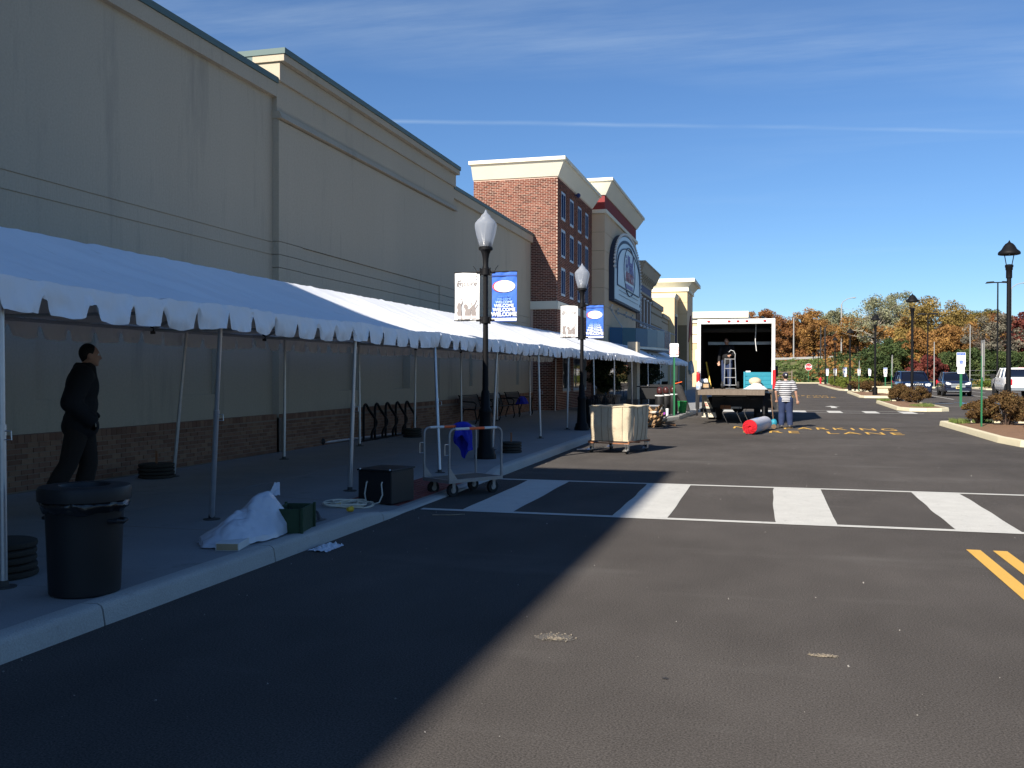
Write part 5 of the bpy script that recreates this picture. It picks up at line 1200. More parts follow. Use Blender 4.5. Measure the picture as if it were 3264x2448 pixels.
# ---------------------------------------------------------------- canvas laundry cart on the road
m_canvas = mat('dirty_canvas', (0.52, 0.44, 0.31), 0.95, var=0.14, vs=3, bump=0.5, bs=70, fine=0.06, fs=90, dirt=(0.26, 0.20, 0.14), dirt_s=3.2, dirt_t=0.55)
m_seam = mat('canvas_seam', (0.22, 0.16, 0.11), 0.95, var=0.15)
CX0, CX1, CY0, CY1 = -3.46, -2.56, 19.15, 20.35
t = thing('laundry_cart', 'dirty canvas laundry cart on castors standing in the sunlit road', 'cart', (-3.0, 19.72, gz(19.7)), R(-15))
W2, L2, ZB, ZT = 0.46, 0.56, 0.25, 0.95
def wallpt(s, z):           # s runs once round the basket
    per = [(-W2, -L2), (W2, -L2), (W2, L2), (-W2, L2)]
    k = int(s * 4) % 4; f = s * 4 - int(s * 4); a, b = per[k], per[(k + 1) % 4]
    x, y = a[0] + (b[0] - a[0]) * f, a[1] + (b[1] - a[1]) * f; h = (z - ZB) / (ZT - ZB)
    tap = 0.94 + 0.06 * h; bul = 0.035 * math.sin(math.pi * f) * math.sin(math.pi * min(1, h * 1.05)) * (1 if k in (0, 2) else 0.7)
    wr = 0.016 * noise3(x * 4 + 9, y * 4, z * 4) * (1.2 - h * 0.7) + 0.010 * noise3(x * 10, y * 10, z * 6)
    nrm = ((0, -1), (1, 0), (0, 1), (-1, 0))[k]; cr = 1 - 0.05 * (abs(2 * f - 1) ** 8)
    return (x * tap * cr + nrm[0] * (bul + wr), y * tap * cr + nrm[1] * (bul + wr), z + 0.012 * math.sin(f * 9 + k) * h ** 6)
mb = MB(); mb.grid(lambda u, v: wallpt(u, ZB + (ZT - ZB) * v), 120, 26, cu=True)
mb.grid(lambda u, v: tuple(a * 0.985 if i < 2 else a for i, a in enumerate(wallpt(u, ZB + (ZT - ZB) * v))), 60, 10, cu=True); mb.build('canvas_basket', m_canvas, t, smooth=True)
mb = MB(); mb.box(-W2 * 0.93, W2 * 0.93, -L2 * 0.93, L2 * 0.93, ZB, ZB + 0.015); mb.build('floor', m_canvas, t)
mb = MB(); mb.tube([wallpt(i / 60, ZT) for i in range(60)], 0.016, 8, closed=True); mb.build('rim', m_canvas, t, smooth=True)
for s_ in (0.083, 0.125, 0.21, 0.30, 0.345, 0.40, 0.45, 0.58, 0.66, 0.83, 0.92):
    mb = MB(); mb.tube([tuple(Vector(wallpt(s_, ZB + (ZT - ZB) * q / 12)) * 1.0 + Vector(((0.004 if 0.25 < s_ < 0.5 else 0), (-0.004 if s_ < 0.25 else 0), 0))) for q in range(13)], 0.005, 5); mb.build('seam', m_seam, t)
mb = MB()
for q in ((-W2, W2, -L2, -L2 + 0.03), (-W2, W2, L2 - 0.03, L2), (-W2, W2, -0.02, 0.02)): mb.box(q[0], q[1], q[2], q[3], ZB - 0.055, ZB - 0.03)
mb.build('frame_bars', m_rust, t)['kind'] = 'stuff'
for q in ((-W2, -W2 + 0.03), (W2 - 0.03, W2)): mb = MB(); mb.box(q[0], q[1], -L2, L2, ZB - 0.03, ZB - 0.005); mb.build('frame_bar', m_rust, t)
for (x, y, big) in ((-W2 + 0.06, -L2 + 0.06, 1), (W2 - 0.06, -L2 + 0.04, 1), (W2 - 0.05, L2 - 0.08, 1), (-W2 + 0.06, L2 - 0.08, 1)):
    mb = MB(); mb.cyl((x - 0.018, y, 0.065), (x + 0.018, y, 0.065), 0.065, n=18); w_ = mb.build('castor', m_tyre, t, smooth=True)
    mb = MB(); mb.prism([(-0.03, 0.06), (0.03, 0.06), (0.05, 0.20), (-0.05, 0.20)], lambda a, b, tt: (tt, y + a, b), x - 0.030, x - 0.024); mb.prism([(-0.03, 0.06), (0.03, 0.06), (0.05, 0.20), (-0.05, 0.20)], lambda a, b, tt: (tt, y + a, b), x + 0.024, x + 0.030); mb.box(x - 0.05, x + 0.05, y - 0.05, y + 0.05, 0.19, 0.198); mb.build('castor_fork', m_chrome, w_)
    mb = MB(); mb.obox((x, y - 0.09, 0.075), (0.10, 0.10, 0.008), (0.35, 0, 0)); mb.build('brake_pedal', m_chrome, w_)
mb = MB(); mb.tube([(-W2 - 0.24, -L2 - 0.02, 0.05), (-W2 + 0.05, -L2 + 0.02, 0.07), (-0.1, -L2 + 0.05, 0.12)], 0.012, 6); mb.build('tow_bar', m_chrome, t, smooth=True)
# ---------------------------------------------------------------- road case, scrap timber, drums and bags near the truck
case_l = P0(-3.75, 30.6)
t = thing('road_case', 'open black road case at the kerb behind the scrap wood', 'case', P0(-3.75, 31.2), R(0))
mb = MB(); mb.box(-0.42, 0.42, -0.3, 0.3, 0, 0.42); mb.build('body', m_blk, t, bevel=0.01)
mb = MB(); mb.box(-0.43, 0.43, -0.31, 0.31, 0.42, 0.45); mb.build('lid_edge', m_steel, t)
for x in (-0.22, 0.38): mb = MB(); mb.box(x, x + 0.06, -0.315, -0.302, 0.26, 0.42); mb.build('latch', m_chrome, t, bevel=0.004)
m_scrap = ramp_mat('scrap_wood', [(0, (0.10, 0.05, 0.025)), (0.5, (0.30, 0.18, 0.09)), (0.85, (0.42, 0.28, 0.15)), (1, (0.7, 0.68, 0.62))], vs=8, island=0.9)
pile = thing('scrap_wood_pile', 'pile of brown splintered scrap wood beside the canvas cart', 'wood pile', (-3.42, 29.0, gz(29)))
rnd = random.Random(8)
for k in range(46):
    L = 0.35 + 0.5 * rnd.random(); h = 0.05 + 0.42 * rnd.random() ** 1.3; sp = 0.42 * (1 - h)
    mb = MB(); mb.obox((0, 0, 0), (L, 0.05 + 0.07 * rnd.random(), 0.018 + 0.02 * rnd.random())); o = mb.build('wood_piece', m_scrap, pile)
    o.location = (rnd.uniform(-sp, sp), rnd.uniform(-0.45, 0.45), h); o.rotation_euler = (rnd.uniform(-0.7, 0.7), rnd.uniform(-0.9, 0.9), rnd.random() * 3.1)
m_darkcap = mat('dark_red_cap', (0.045, 0.012, 0.012), 0.35)
def gas_drum(label, x, y, grp='black cylinders by the sign post'):
    t = thing('gas_cylinder', label, 'cylinder', P0(x, y), 0, grp)
    mb = MB(); mb.lathe([(0.15, 0), (0.16, 0.02), (0.16, 0.72), (0.15, 0.76), (0.13, 0.77)], 20); mb.build('body', m_blk, t, smooth=True)
    mb = MB(); mb.lathe([(0.155, 0.70), (0.168, 0.705), (0.168, 0.735), (0.155, 0.74)], 20); mb.build('white_collar', m_white, t, smooth=True)
    mb = MB(); mb.lathe([(0.05, 0.76), (0.10, 0.80), (0.11, 0.92), (0.07, 1.0), (0.02, 1.02)], 14); mb.build('cap', m_darkcap, t, smooth=True)
gas_drum('black cylinder with white collar left of the green sign post', -3.62, 33.0)
gas_drum('black cylinder with white collar just behind the green sign post', -3.50, 33.9)
gas_drum('black cylinder with white collar right of the green sign post', -3.36, 35.0)
t = thing('grill', 'boxy black grill cart standing behind the black cylinders', 'grill', P0(-4.15, 34.6))
mb = MB(); mb.box(-0.35, 0.35, -0.25, 0.25, 0.55, 0.98); mb.build('firebox', m_blk, t, bevel=0.02); mb = MB(); mb.box(-0.45, 0.45, -0.3, 0.3, 0.99, 1.03); mb.build('lid', m_blk, t, bevel=0.01)
for x in (-0.32, 0.32):
    for y in (-0.2, 0.2): mb = MB(); mb.cyl((x, y, 0), (x, y, 0.56), 0.025, n=8); mb.build('leg', m_blk, t)
mb = MB(); mb.ball((-0.05, -0.27, 1.05), 0.03, 8, 6); mb.build('knob', m_chrome, t)
m_gbin = mat('green_plastic', (0.02, 0.22, 0.06), 0.5, var=0.1)
t = tag(MB().lathe([(0.13, 0), (0.18, 0.42), (0.195, 0.42), (0.195, 0.45), (0.17, 0.45), (0.16, 0.40)], 20).build('bucket', m_gbin, smooth=True, loc=P0(-3.1, 35.9)), 'bright green plastic bucket near the truck wheel', 'bucket')
m_gbag = mat('charcoal_cloth', (0.035, 0.033, 0.033), 0.95, var=0.2, vs=4, bump=0.6, bs=10)
t = thing('equipment_bag', 'long charcoal equipment bag slumped against dark gear by the truck', 'bag', P0(-3.25, 37.0), R(0))
mb = MB(); mb.tube([(0.28, -0.1, 0.06), (0.16, -0.08, 0.35), (0.02, -0.05, 0.65), (-0.12, 0, 0.90), (-0.2, 0.02, 1.0)], [0.09, 0.12, 0.15, 0.2, 0.12], 12); mb.build('bag', m_gbag, t, smooth=True)
mb = MB(); mb.tube([(-0.25, -0.05, 1.08), (0.05, -0.08, 1.16)], 0.018, 6); mb.build('red_handle', m_orange, t)
t = thing('folding_table_stack', 'dark stack of folded tables beside the truck', 'table stack', P0(-3.9, 37.6))
for k in range(5): mb = MB(); mb.box(-0.6, 0.6, -0.4 + k * 0.07, -0.35 + k * 0.07, 0, 1.05 - 0.02 * k); mb.build('folded_table', m_blk, t, bevel=0.006)
t = thing('paper_cup', 'tall white cup standing at the kerb by the road case', 'cup', P0(-3.28, 32.2)); mb = MB(); mb.lathe([(0.035, 0), (0.052, 0.28), (0.055, 0.28), (0.055, 0.30), (0.02, 0.31)], 14); mb.build('cup', m_white, t, smooth=True)
m_purp = mat('purple_label', (0.30, 0.05, 0.35), 0.4)
t = thing('bottle', 'purple labelled bottle standing among the black cylinders', 'bottle', P0(-3.42, 32.6)); mb = MB(); mb.lathe([(0.04, 0), (0.045, 0.02), (0.045, 0.18), (0.02, 0.25), (0.018, 0.32), (0.004, 0.33)], 14); mb.build('glass', m_dglass, t, smooth=True); mb = MB(); mb.lathe([(0.046, 0.06), (0.047, 0.07), (0.047, 0.15), (0.046, 0.16)], 14); mb.build('label_band', m_purp, t)
# folding chairs far along the sidewalk
m_chairb = mat('dark_chair', (0.02, 0.02, 0.022), 0.6)
def patio_chair(label, x, y, rz):
    t = thing('chair', label, 'chair', P0(x, y), rz, 'dark chairs far under the tent'); 
    mb = MB(); mb.box(-0.24, 0.24, -0.24, 0.24, 0.43, 0.46); mb.build('seat', m_chairb, t); mb = MB(); mb.obox((0, 0.25, 0.72), (0.48, 0.03, 0.5), (-0.15, 0, 0)); mb.build('backrest', m_chairb, t)
    for a in (-0.22, 0.22):
        for b in (-0.22, 0.22): mb = MB(); mb.cyl((a, b, 0), (a, b, 0.44), 0.018, n=6); mb.build('leg', m_chairb, t)
        mb = MB(); mb.tube([(a, -0.22, 0.44), (a, -0.22, 0.66), (a, 0.25, 0.68)], 0.018, 6); mb.build('armrest', m_chairb, t)
patio_chair('dark chair farthest under the tent, first from the truck', -5.4, 60.0, 0.4); patio_chair('dark chair under the tent left of the far chair', -6.3, 58.5, -0.6); patio_chair('dark chair on the sidewalk just past the further clipped shrub', -5.3, 50.5, 1.4)
# ---------------------------------------------------------------- no parking signs
m_gpost = mat('green_sign_post', (0.015, 0.13, 0.055), 0.5, var=0.08); m_signw = mat('white_sign_sheet', (0.80, 0.79, 0.77), 0.45, var=0.02); m_signr = mat('sign_red_print', (0.36, 0.03, 0.04), 0.6)
def np_sign(label, x, y, zb, rz=0.0):
    t = thing('no_parking_sign', label, 'sign', (x, y, zb), rz, 'no parking signs at the kerb')
    mb = MB(); mb.prism([(-0.035, 0.0), (-0.03, 0.0), (-0.022, 0.028), (0.022, 0.028), (0.03, 0.0), (0.035, 0.0), (0.027, 0.033), (-0.027, 0.033)], lambda a, b, tt: (a, b, tt), -0.05, 2.12); mb.build('post', m_gpost, t)
    mb = MB(); pts = []
    for (cx_, cz_, a0) in ((0.125, 0.205, 0), (-0.125, 0.205, 90), (-0.125, -0.205, 180), (0.125, -0.205, 270)):
        for k in range(5): a = R(a0 + 22.5 * k); pts.append((cx_ + 0.028 * math.cos(a), 2.30 + cz_ + 0.028 * math.sin(a)))
    mb.prism(pts, lambda a, b, tt: (a, tt, b), -0.008, -0.004); mb.build('plate', m_signw, t)
    for k, w in enumerate(('NO', 'PARKING', 'STOPPING', 'STANDING', 'ANY TIME')): text('lettering', w, 0.070, m_signr, t, (0, -0.0095, 2.455 - 0.076 * k), (1, 0, 0), (0, 0, 1), extrude=0.0006, bold=0.0012)
np_sign('nearer white no parking sign on green post left of the truck', -3.18, 33.5, swz(-3.3, 33.5))
np_sign('further white no parking sign half hidden by the truck box', -3.0, 43.0, swz(-3.1, 43.0))
# ---------------------------------------------------------------- red carpet roll
m_red = mat('red_carpet', (0.62, 0.018, 0.03), 0.95, var=0.12, vs=9, bump=0.6, bs=120); m_wrap = mat('grey_wrap', (0.46, 0.46, 0.50), 0.6, var=0.12, vs=5, bump=0.4, bs=9); m_wrapb = mat('blue_label', (0.30, 0.40, 0.62), 0.5)
r0 = 0.20; t = thing('carpet_roll', 'rolled red carpet in grey wrapping lying behind the truck', 'carpet roll', (-0.36, 26.6, gz(26.4)), R(-9))
mb = MB(); mb.cyl((0, -0.66, r0), (0, 1.7, r0), r0, n=36, cap=False); mb.cyl((0, -0.66, r0), (0, 1.7, r0), r0 - 0.012, n=36, cap=False); mb.build('wrapping', m_wrap, t, smooth=True)
pts = []
for i in range(150):
    a = i * 0.24; rr = 0.035 + (r0 - 0.05) * i / 150; pts.append((rr * math.cos(a), rr * math.sin(a)))
mb = MB(); th = 0.0215
def spiral(u, v):
    f = u * 149; i = min(148, int(f)); q = f - i; x, z = pts[i][0] + (pts[i + 1][0] - pts[i][0]) * q, pts[i][1] + (pts[i + 1][1] - pts[i][1]) * q
    return x, z
inner = []; outer = []
for i in range(150):
    x, z = pts[i]; rr = math.hypot(x, z); k = (rr + 0.017) / rr
    inner.append((x, z)); outer.append((x * k, z * k))
b = mb.addv([(x, -0.665 - 0.006 * (i % 3), z + r0) for i, (x, z) in enumerate(inner)]); c = mb.addv([(x, -0.665, z + r0) for x, z in outer]); d = mb.addv([(x, -0.60, z + r0) for x, z in inner]); e = mb.addv([(x, -0.60, z + r0) for x, z in outer])
for i in range(149):
    mb.face((b + i, b + i + 1, c + i + 1, c + i)); mb.face((b + i, d + i, d + i + 1, b + i + 1)); mb.face((c + i, c + i + 1, e + i + 1, e + i))
mb.build('carpet', m_red, t)
mb = MB(); mb.cyl((0, -0.62, r0), (0, 0.8, r0), r0 - 0.02, n=30); mb.build('carpet_core', m_red, t)
mb = MB(); mb.grid(lambda u, v: ((r0 + 0.003) * math.sin(-0.5 + 0.7 * u), -0.15 + 0.75 * v, r0 + (r0 + 0.003) * math.cos(-0.5 + 0.7 * u)), 8, 2); mb.build('label_sheet', m_wrapb, t)
# ---------------------------------------------------------------- box truck
TRY, TRX0, TRX1 = 31.6, -2.24, 0.20
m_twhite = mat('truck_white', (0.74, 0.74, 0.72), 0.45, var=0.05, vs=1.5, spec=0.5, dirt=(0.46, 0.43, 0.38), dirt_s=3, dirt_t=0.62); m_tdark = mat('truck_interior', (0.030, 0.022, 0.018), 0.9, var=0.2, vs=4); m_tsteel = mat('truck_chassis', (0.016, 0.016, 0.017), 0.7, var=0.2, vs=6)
m_rlamp = mat('red_lens', (0.50, 0.02, 0.025), 0.25, var=0.05, spec=0.6); m_cream2 = mat('cream_mudflap', (0.62, 0.55, 0.42), 0.7, var=0.12, vs=5, dirt=(0.3, 0.25, 0.18), dirt_s=5, dirt_t=0.6); m_fire = mat('red_extinguisher', (0.48, 0.02, 0.025), 0.3, var=0.1)
gT = gz(33)
tk = thing('box_truck', 'white box truck with open rear and lowered tail lift', 'truck', ((TRX0 + TRX1) / 2, TRY, gT))
hw = (TRX1 - TRX0) / 2; zf, ztop, LT = 1.10, 3.36, 5.2
mb = MB()
for q in ((-hw, -hw + 0.03, 0.08, LT, zf - 0.1, ztop), (hw - 0.03, hw, 0.08, LT, zf - 0.1, ztop), (-hw + 0.03, hw - 0.03, LT - 0.03, LT, zf - 0.1, ztop), (-hw + 0.03, hw - 0.03, 0.08, LT - 0.03, ztop - 0.04, ztop)): mb.box(*q)
mb.build('cargo_box', m_twhite, tk)
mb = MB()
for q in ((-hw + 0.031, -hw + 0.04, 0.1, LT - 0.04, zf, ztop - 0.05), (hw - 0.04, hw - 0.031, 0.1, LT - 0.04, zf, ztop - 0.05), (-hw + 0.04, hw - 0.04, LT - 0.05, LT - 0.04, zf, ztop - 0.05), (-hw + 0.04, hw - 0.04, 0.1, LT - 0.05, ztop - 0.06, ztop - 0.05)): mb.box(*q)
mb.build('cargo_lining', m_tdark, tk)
mb = MB(); mb.box(-hw + 0.04, hw - 0.04, 0.02, LT - 0.05, zf - 0.06, zf); mb.build('cargo_floor', m_wood2, tk)
mb = MB()
for q in ((-hw - 0.01, -hw + 0.10, zf + 0.15, ztop - 0.14), (hw - 0.10, hw + 0.01, zf + 0.15, ztop - 0.14), (-hw - 0.01, hw + 0.01, ztop - 0.14, ztop + 0.02)): mb.box(q[0], q[1], 0.0, 0.079, q[2], q[3])
mb.build('rear_frame', m_twhite, tk, bevel=0.008)
for q in (-0.87, -0.22, 0.06, 0.34, 0.90): mb = MB(); mb.obox((q, -0.018, ztop - 0.05), (0.085, 0.04, 0.05)); mb.build('marker_light', m_rlamp, tk, bevel=0.008)
mb = MB(); mb.box(-hw + 0.2, hw - 0.05, 2.3, 2.34, 2.62, 2.72); mb.build('door_rail', m_steel, tk)
mb = MB(); mb.tube([(0.62, 0.6, ztop - 0.06), (0.62, 0.6, 3.05), (0.60, 0.6, 2.7), (0.64, 0.6, 2.35)], 0.012, 6); mb.build('pull_strap', m_white, tk)
# roller door drum under the roof
mb = MB(); mb.cyl((-hw + 0.1, 0.9, ztop - 0.28), (hw - 0.1, 0.9, ztop - 0.28), 0.10, n=14); mb.build('door_drum', m_tsteel, tk, smooth=True)
# corner posts and tail lights low on the frame
for s in (-1, 1):
    mb = MB(); mb.box(s * hw - 0.06, s * hw + 0.06, -0.02, 0.07, 0.45, zf + 0.15); mb.build('corner_post', m_tsteel, tk)
    mb = MB(); mb.obox((s * (hw - 0.02), -0.05, zf + (0.32 if s > 0 else 0.40)), (0.10, 0.06, 0.62 if s > 0 else 0.34)); mb.build('tail_light', m_rlamp, tk, bevel=0.015)
# tail lift platform
mb = MB()
for k in range(9): 
    mb2 = MB(); y0 = -1.06 + k * 0.115; mb2.box(-hw + 0.08, hw - 0.30, y0 + 0.003, y0 + 0.112, zf - 0.10 + 0.012 * k, zf - 0.022 + 0.012 * (k - 4) * 0.3); mb2.build('platform_plank', m_wood2, tk)
mb = MB(); mb.box(-hw + 0.09, hw - 0.31, -1.09, -1.062, zf - 0.17, zf - 0.03); mb.build('platform_edge', m_wood2, tk)
for x in (-hw + 0.05, hw - 0.33): mb = MB(); mb.obox((x, -0.45, 0.62), (0.06, 1.2, 0.09), (0.55, 0, 0)); mb.build('lift_arm', m_tsteel, tk)
for k, x in enumerate((-0.3, 0.15, 0.38)):
    mb = MB(); mb.tube([(x, -0.3, zf - 0.12), (x + 0.10 * math.sin(k), -0.35, 0.7), (x - 0.1, -0.4, 0.35), (x + 0.05, -0.5, 0.04), (x - 0.3 + 0.2 * k, -0.6, 0.015)], 0.008, 5); mb.build('hanging_cable', m_blk, tk, smooth=True)
# chassis, axle, wheels, cab
mb = MB()
for x in (-0.42, 0.34): mb.box(x, x + 0.08, 0.1, LT + 1.9, 0.72, 0.90)
mb.box(-0.34, 0.34, 0.5, 0.6, 0.74, 0.88); mb.box(-0.34, 0.34, 3.0, 3.1, 0.74, 0.88); mb.build('chassis', m_tsteel, tk)
mb = MB(); mb.box(-hw + 0.45, hw - 0.1, 0.15, 0.22, 0.50, 0.98); mb.build('rear_underrun', m_tsteel, tk)
mb = MB(); mb.cyl((-1.0, 2.6, 0.46), (1.0, 2.6, 0.46), 0.08, n=12); mb.ball((0, 2.6, 0.46), 0.22, 14, 10); mb.build('rear_axle', m_tsteel, tk, smooth=True)
def wheel(parent, x0, x1, y, r, rim=0.58):
    mb = MB(); mb.lathe([(r * 0.6, x0), (r * 0.97, x0), (r, x0 + 0.04), (r, x1 - 0.04), (r * 0.97, x1), (r * 0.6, x1)], 28); me = mb.mesh('tyre'); me.transform(Matrix.Rotation(R(90), 4, 'Y')); me.transform(Matrix.Translation((0, y, r))); w_ = obj('wheel', me, m_tyre, parent, smooth=True)
    mb = MB(); mb.lathe([(r * 0.1, x0 + 0.03), (r * rim, x0 + 0.03), (r * rim, x1 - 0.03), (r * 0.1, x1 - 0.03)], 20); me = mb.mesh('rim'); me.transform(Matrix.Rotation(R(90), 4, 'Y')); me.transform(Matrix.Translation((0, y, r))); obj('rim', me, m_chrome if parent is not tk else m_tsteel, w_, smooth=True)
    return w_
for a in ((-1.02, -0.80), (-0.76, -0.54), (0.54, 0.76), (0.80, 1.02)): wheel(tk, a[0], a[1], 2.6, 0.40)
for a in ((-1.0, -0.78), (0.78, 1.0)): wheel(tk, a[0], a[1], LT + 1.1, 0.40)
mb = MB(); mb.prism([(LT + 0.15, 0.5), (LT + 0.15, 2.55), (LT + 1.2, 2.6), (LT + 1.75, 1.6), (LT + 1.8, 0.5)], lambda a, b, tt: (tt, a, b), -1.05, 1.05); mb.build('cab', m_twhite, tk, bevel=0.05)
for s in (-1, 1):
    mb = MB(); mb.obox((s * 1.30, LT + 1.4, 1.72), (0.16, 0.06, 0.42)); mb.tube([(s * 1.05, LT + 1.4, 2.0), (s * 1.30, LT + 1.4, 2.02), (s * 1.30, LT + 1.4, 1.4), (s * 1.05, LT + 1.4, 1.35)], 0.014, 6); mb.build('wing_mirror', m_blk, tk)
# mud flaps with three-diamond emblem
m_emb = mat('emblem_red', (0.42, 0.05, 0.05), 0.6)
def rhomb(cx_, cz_, ang, L=0.085, w=0.05):
    d = Vector((math.cos(ang), math.sin(ang))); p = Vector((-d.y, d.x)); c = Vector((cx_, cz_)); return [tuple(c), tuple(c + d * L * 0.5 + p * w * 0.5), tuple(c + d * L), tuple(c + d * L * 0.5 - p * w * 0.5)]
fl = MB().prism([(-1.10, 0.94), (-0.98, 0.94), (-0.74, 0.46), (-1.10, 0.46)], lambda a, b, tt: (a, tt, b), 0.30, 0.306).build('mud_flap', m_cream2, tk)
mb = MB()
for a in (90, 210, 330): mb.prism(rhomb(-0.965, 0.575, R(a)), lambda a_, b_, tt: (a_, tt, b_), 0.294, 0.299)
o = mb.build('emblem', m_emb, fl)
MB().box(-1.14, -0.74, 0.26, 0.34, 0.34, 0.455).build('bumper_step', m_tsteel, tk)
f2 = MB().prism([(-1.10, 0.33), (-0.66, 0.33), (-0.62, 0.17), (-1.10, 0.17)], lambda a, b, tt: (a, tt, b), 0.30, 0.306).build('mud_flap', m_cream2, tk)
text('mud_flap_lettering', 'TRUCK', 0.085, m_tsteel, f2, (-0.88, 0.296, 0.285), (1, 0, 0), (0, 0, 1))
MB().prism([(0.66, 0.33), (1.10, 0.33), (1.10, 0.17), (0.66, 0.17)], lambda a, b, tt: (a, tt, b), 0.30, 0.306).build('mud_flap', m_tsteel, tk)
mb = MB(); mb.obox((0.02, 0.1, 0.50), (0.34, 0.02, 0.06)); mb.build('number_plate', m_wpaint, tk)
mb = MB(); mb.obox((-0.32, 0.12, 0.52), (0.34, 0.1, 0.13)); mb.build('lift_motor', m_rust, tk, bevel=0.02)
# load of the truck
TX = (TRX0 + TRX1) / 2; zl = gT + zf
m_teal = mat('teal_crate', (0.02, 0.22, 0.30), 0.55, var=0.1, vs=3)
t = thing('teal_crate', 'teal slatted plastic crate inside the truck on the right', 'crate', (TX + 0.70, TRY + 0.95, zl))
for k in range(4): mb = MB(); mb.box(-0.46, 0.46, -0.3, -0.275, 0.02 + k * 0.135, 0.145 + k * 0.135); mb.build('front_slat', m_teal, t, bevel=0.008)
for q in ((-0.46, -0.43, -0.274, 0.3), (0.43, 0.46, -0.274, 0.3)): mb = MB(); mb.box(q[0], q[1], q[2], q[3], 0, 0.56); mb.build('side', m_teal, t)
mb = MB(); mb.box(-0.43, 0.43, 0.27, 0.3, 0, 0.56); mb.build('back', m_teal, t)
for x in (-0.44, 0.44): mb = MB(); mb.box(x - 0.03, x + 0.03, -0.315, -0.30, 0, 0.57); mb.build('corner_strip', m_teal, t)
mb = MB(); mb.box(-0.40, -0.25, -0.29, -0.27, 0.56, 0.60); mb.build('tag', m_white, t)
o = tag(MB().grid(lambda u, v: (TX + 0.22 + 0.78 * u, TRY - 0.25 + 0.75 * v + 0.1 * noise3(u * 3, v * 2), zl + 0.004 + (0.20 * sstep(0.1, 0.6, v) * abs(math.sin(math.pi * min(1, u * 1.02))) * (0.5 + u * 0.6)) * (1 + 0.5 * noise3(u * 5, v * 5, 2))), 24, 20).build('white_dust_sheet', m_white, smooth=True), 'crumpled white dust sheet at the truck floor edge before the teal crate', 'sheet')
t = thing('cap_bundle', 'round cream bundle on top of the white dust sheet', 'bundle', (TX + 0.60, TRY + 0.42, zl + 0.16)); mb = MB(); mb.ball((0, 0, 0.10), (0.20, 0.16, 0.13), 18, 10); mb.build('bundle', m_canvas, t, smooth=True)
t = thing('hand_truck', 'silver two wheeled hand truck standing inside the box truck', 'hand truck', (TX - 0.20, TRY + 0.55, zl), R(4))
mb = MB(); pts = [(-0.18, 0.02, 0.16), (-0.17, 0.06, 0.5), (-0.15, 0.10, 0.96)]
for s in (-1, 1): mb = MB(); mb.tube([(s * 0.19, 0, 0.12), (s * 0.18, 0.05, 0.5), (s * 0.16, 0.10, 1.02)], 0.014, 8); mb.build('side_rail', m_chrome, t, smooth=True)
mb = MB(); mb.tube([(0, 0, 0.10), (0, 0.05, 0.5), (0, 0.10, 1.0)], 0.013, 8); mb.build('middle_rail', m_chrome, t, smooth=True)
for z in (0.38, 0.68, 0.99): mb = MB(); mb.cyl((-0.17, 0.10 * z, z), (0.17, 0.10 * z, z), 0.011, n=8); mb.build('cross_bar', m_chrome, t, smooth=True)
mb = MB(); mb.tube([(0.16, 0.10, 1.02), (0.17, 0.12, 1.16), (0.12, 0.15, 1.26), (0.02, 0.16, 1.29), (-0.04, 0.14, 1.22)], 0.013, 8); mb.build('handle', m_chrome, t, smooth=True)
mb = MB(); mb.cyl((-0.20, 0.06, 0.13), (0.20, 0.06, 0.13), 0.012, n=8); mb.build('axle', m_chrome, t)
for x in (-0.25, 0.25): mb = MB(); mb.cyl((x - 0.035, 0.06, 0.125), (x + 0.035, 0.06, 0.125), 0.125, n=22); w_ = mb.build('wheel', m_tyre, t, smooth=True); mb = MB(); mb.cyl((x - 0.04, 0.06, 0.125), (x + 0.04, 0.06, 0.125), 0.05, n=12); mb.build('hub', m_chrome, w_)
mb = MB(); mb.box(-0.15, 0.15, -0.20, 0.0, 0.02, 0.03); mb.build('toe_plate', m_chrome, t)
t = thing('level_pole', 'yellow wooden pole leaning inside the truck on the left', 'pole', (TX - 0.78, TRY + 0.4, zl)); mb = MB(); mb.obox((-0.12, 0.25, 0.45), (0.045, 0.03, 0.98), (-0.35, -0.20, 0)); mb.build('pole', m_plug, t); mb = MB(); mb.obox((-0.02, 0.0, 0.03), (0.16, 0.10, 0.05)); mb.build('foot', m_wood, t)
t = thing('tool_crate', 'black tool crate with white lid at the left of the truck floor', 'tool crate', (TX - 1.0, TRY + 0.25, zl)); mb = MB(); mb.box(-0.17, 0.17, -0.13, 0.13, 0, 0.22); mb.build('crate', m_blk, t, bevel=0.01); mb = MB(); mb.obox((-0.02, 0.02, 0.28), (0.26, 0.2, 0.09), (0.25, 0, 0.1), top=0.8); mb.build('lid', m_white, t, bevel=0.01); mb = MB(); mb.grid(lambda u, v: (-0.13 + 0.26 * u, -0.137 + 0.002 * v, 0.05 + 0.12 * v + 0.02 * noise3(u * 8, v * 6)), 12, 5); mb.build('tools', m_scrap, t)
t = thing('water_jug', 'clear white gallon water jug on the left end of the tail lift', 'jug', (TX - 1.17, TRY - 0.16, zl - 0.02)); mb = MB(); mb.lathe([(0.07, 0), (0.085, 0.02), (0.088, 0.15), (0.07, 0.20), (0.03, 0.25), (0.022, 0.28), (0.004, 0.285)], 18); mb.build('bottle', m_poly, t, smooth=True); mb = MB(); mb.tube([(0.05, -0.03, 0.23), (0.10, -0.04, 0.20), (0.09, -0.04, 0.12)], 0.012, 6); mb.build('handle', m_poly, t); mb = MB(); mb.obox((-0.03, -0.085, 0.10), (0.07, 0.01, 0.07)); mb.build('blue_sticker', m_wrapb, t)
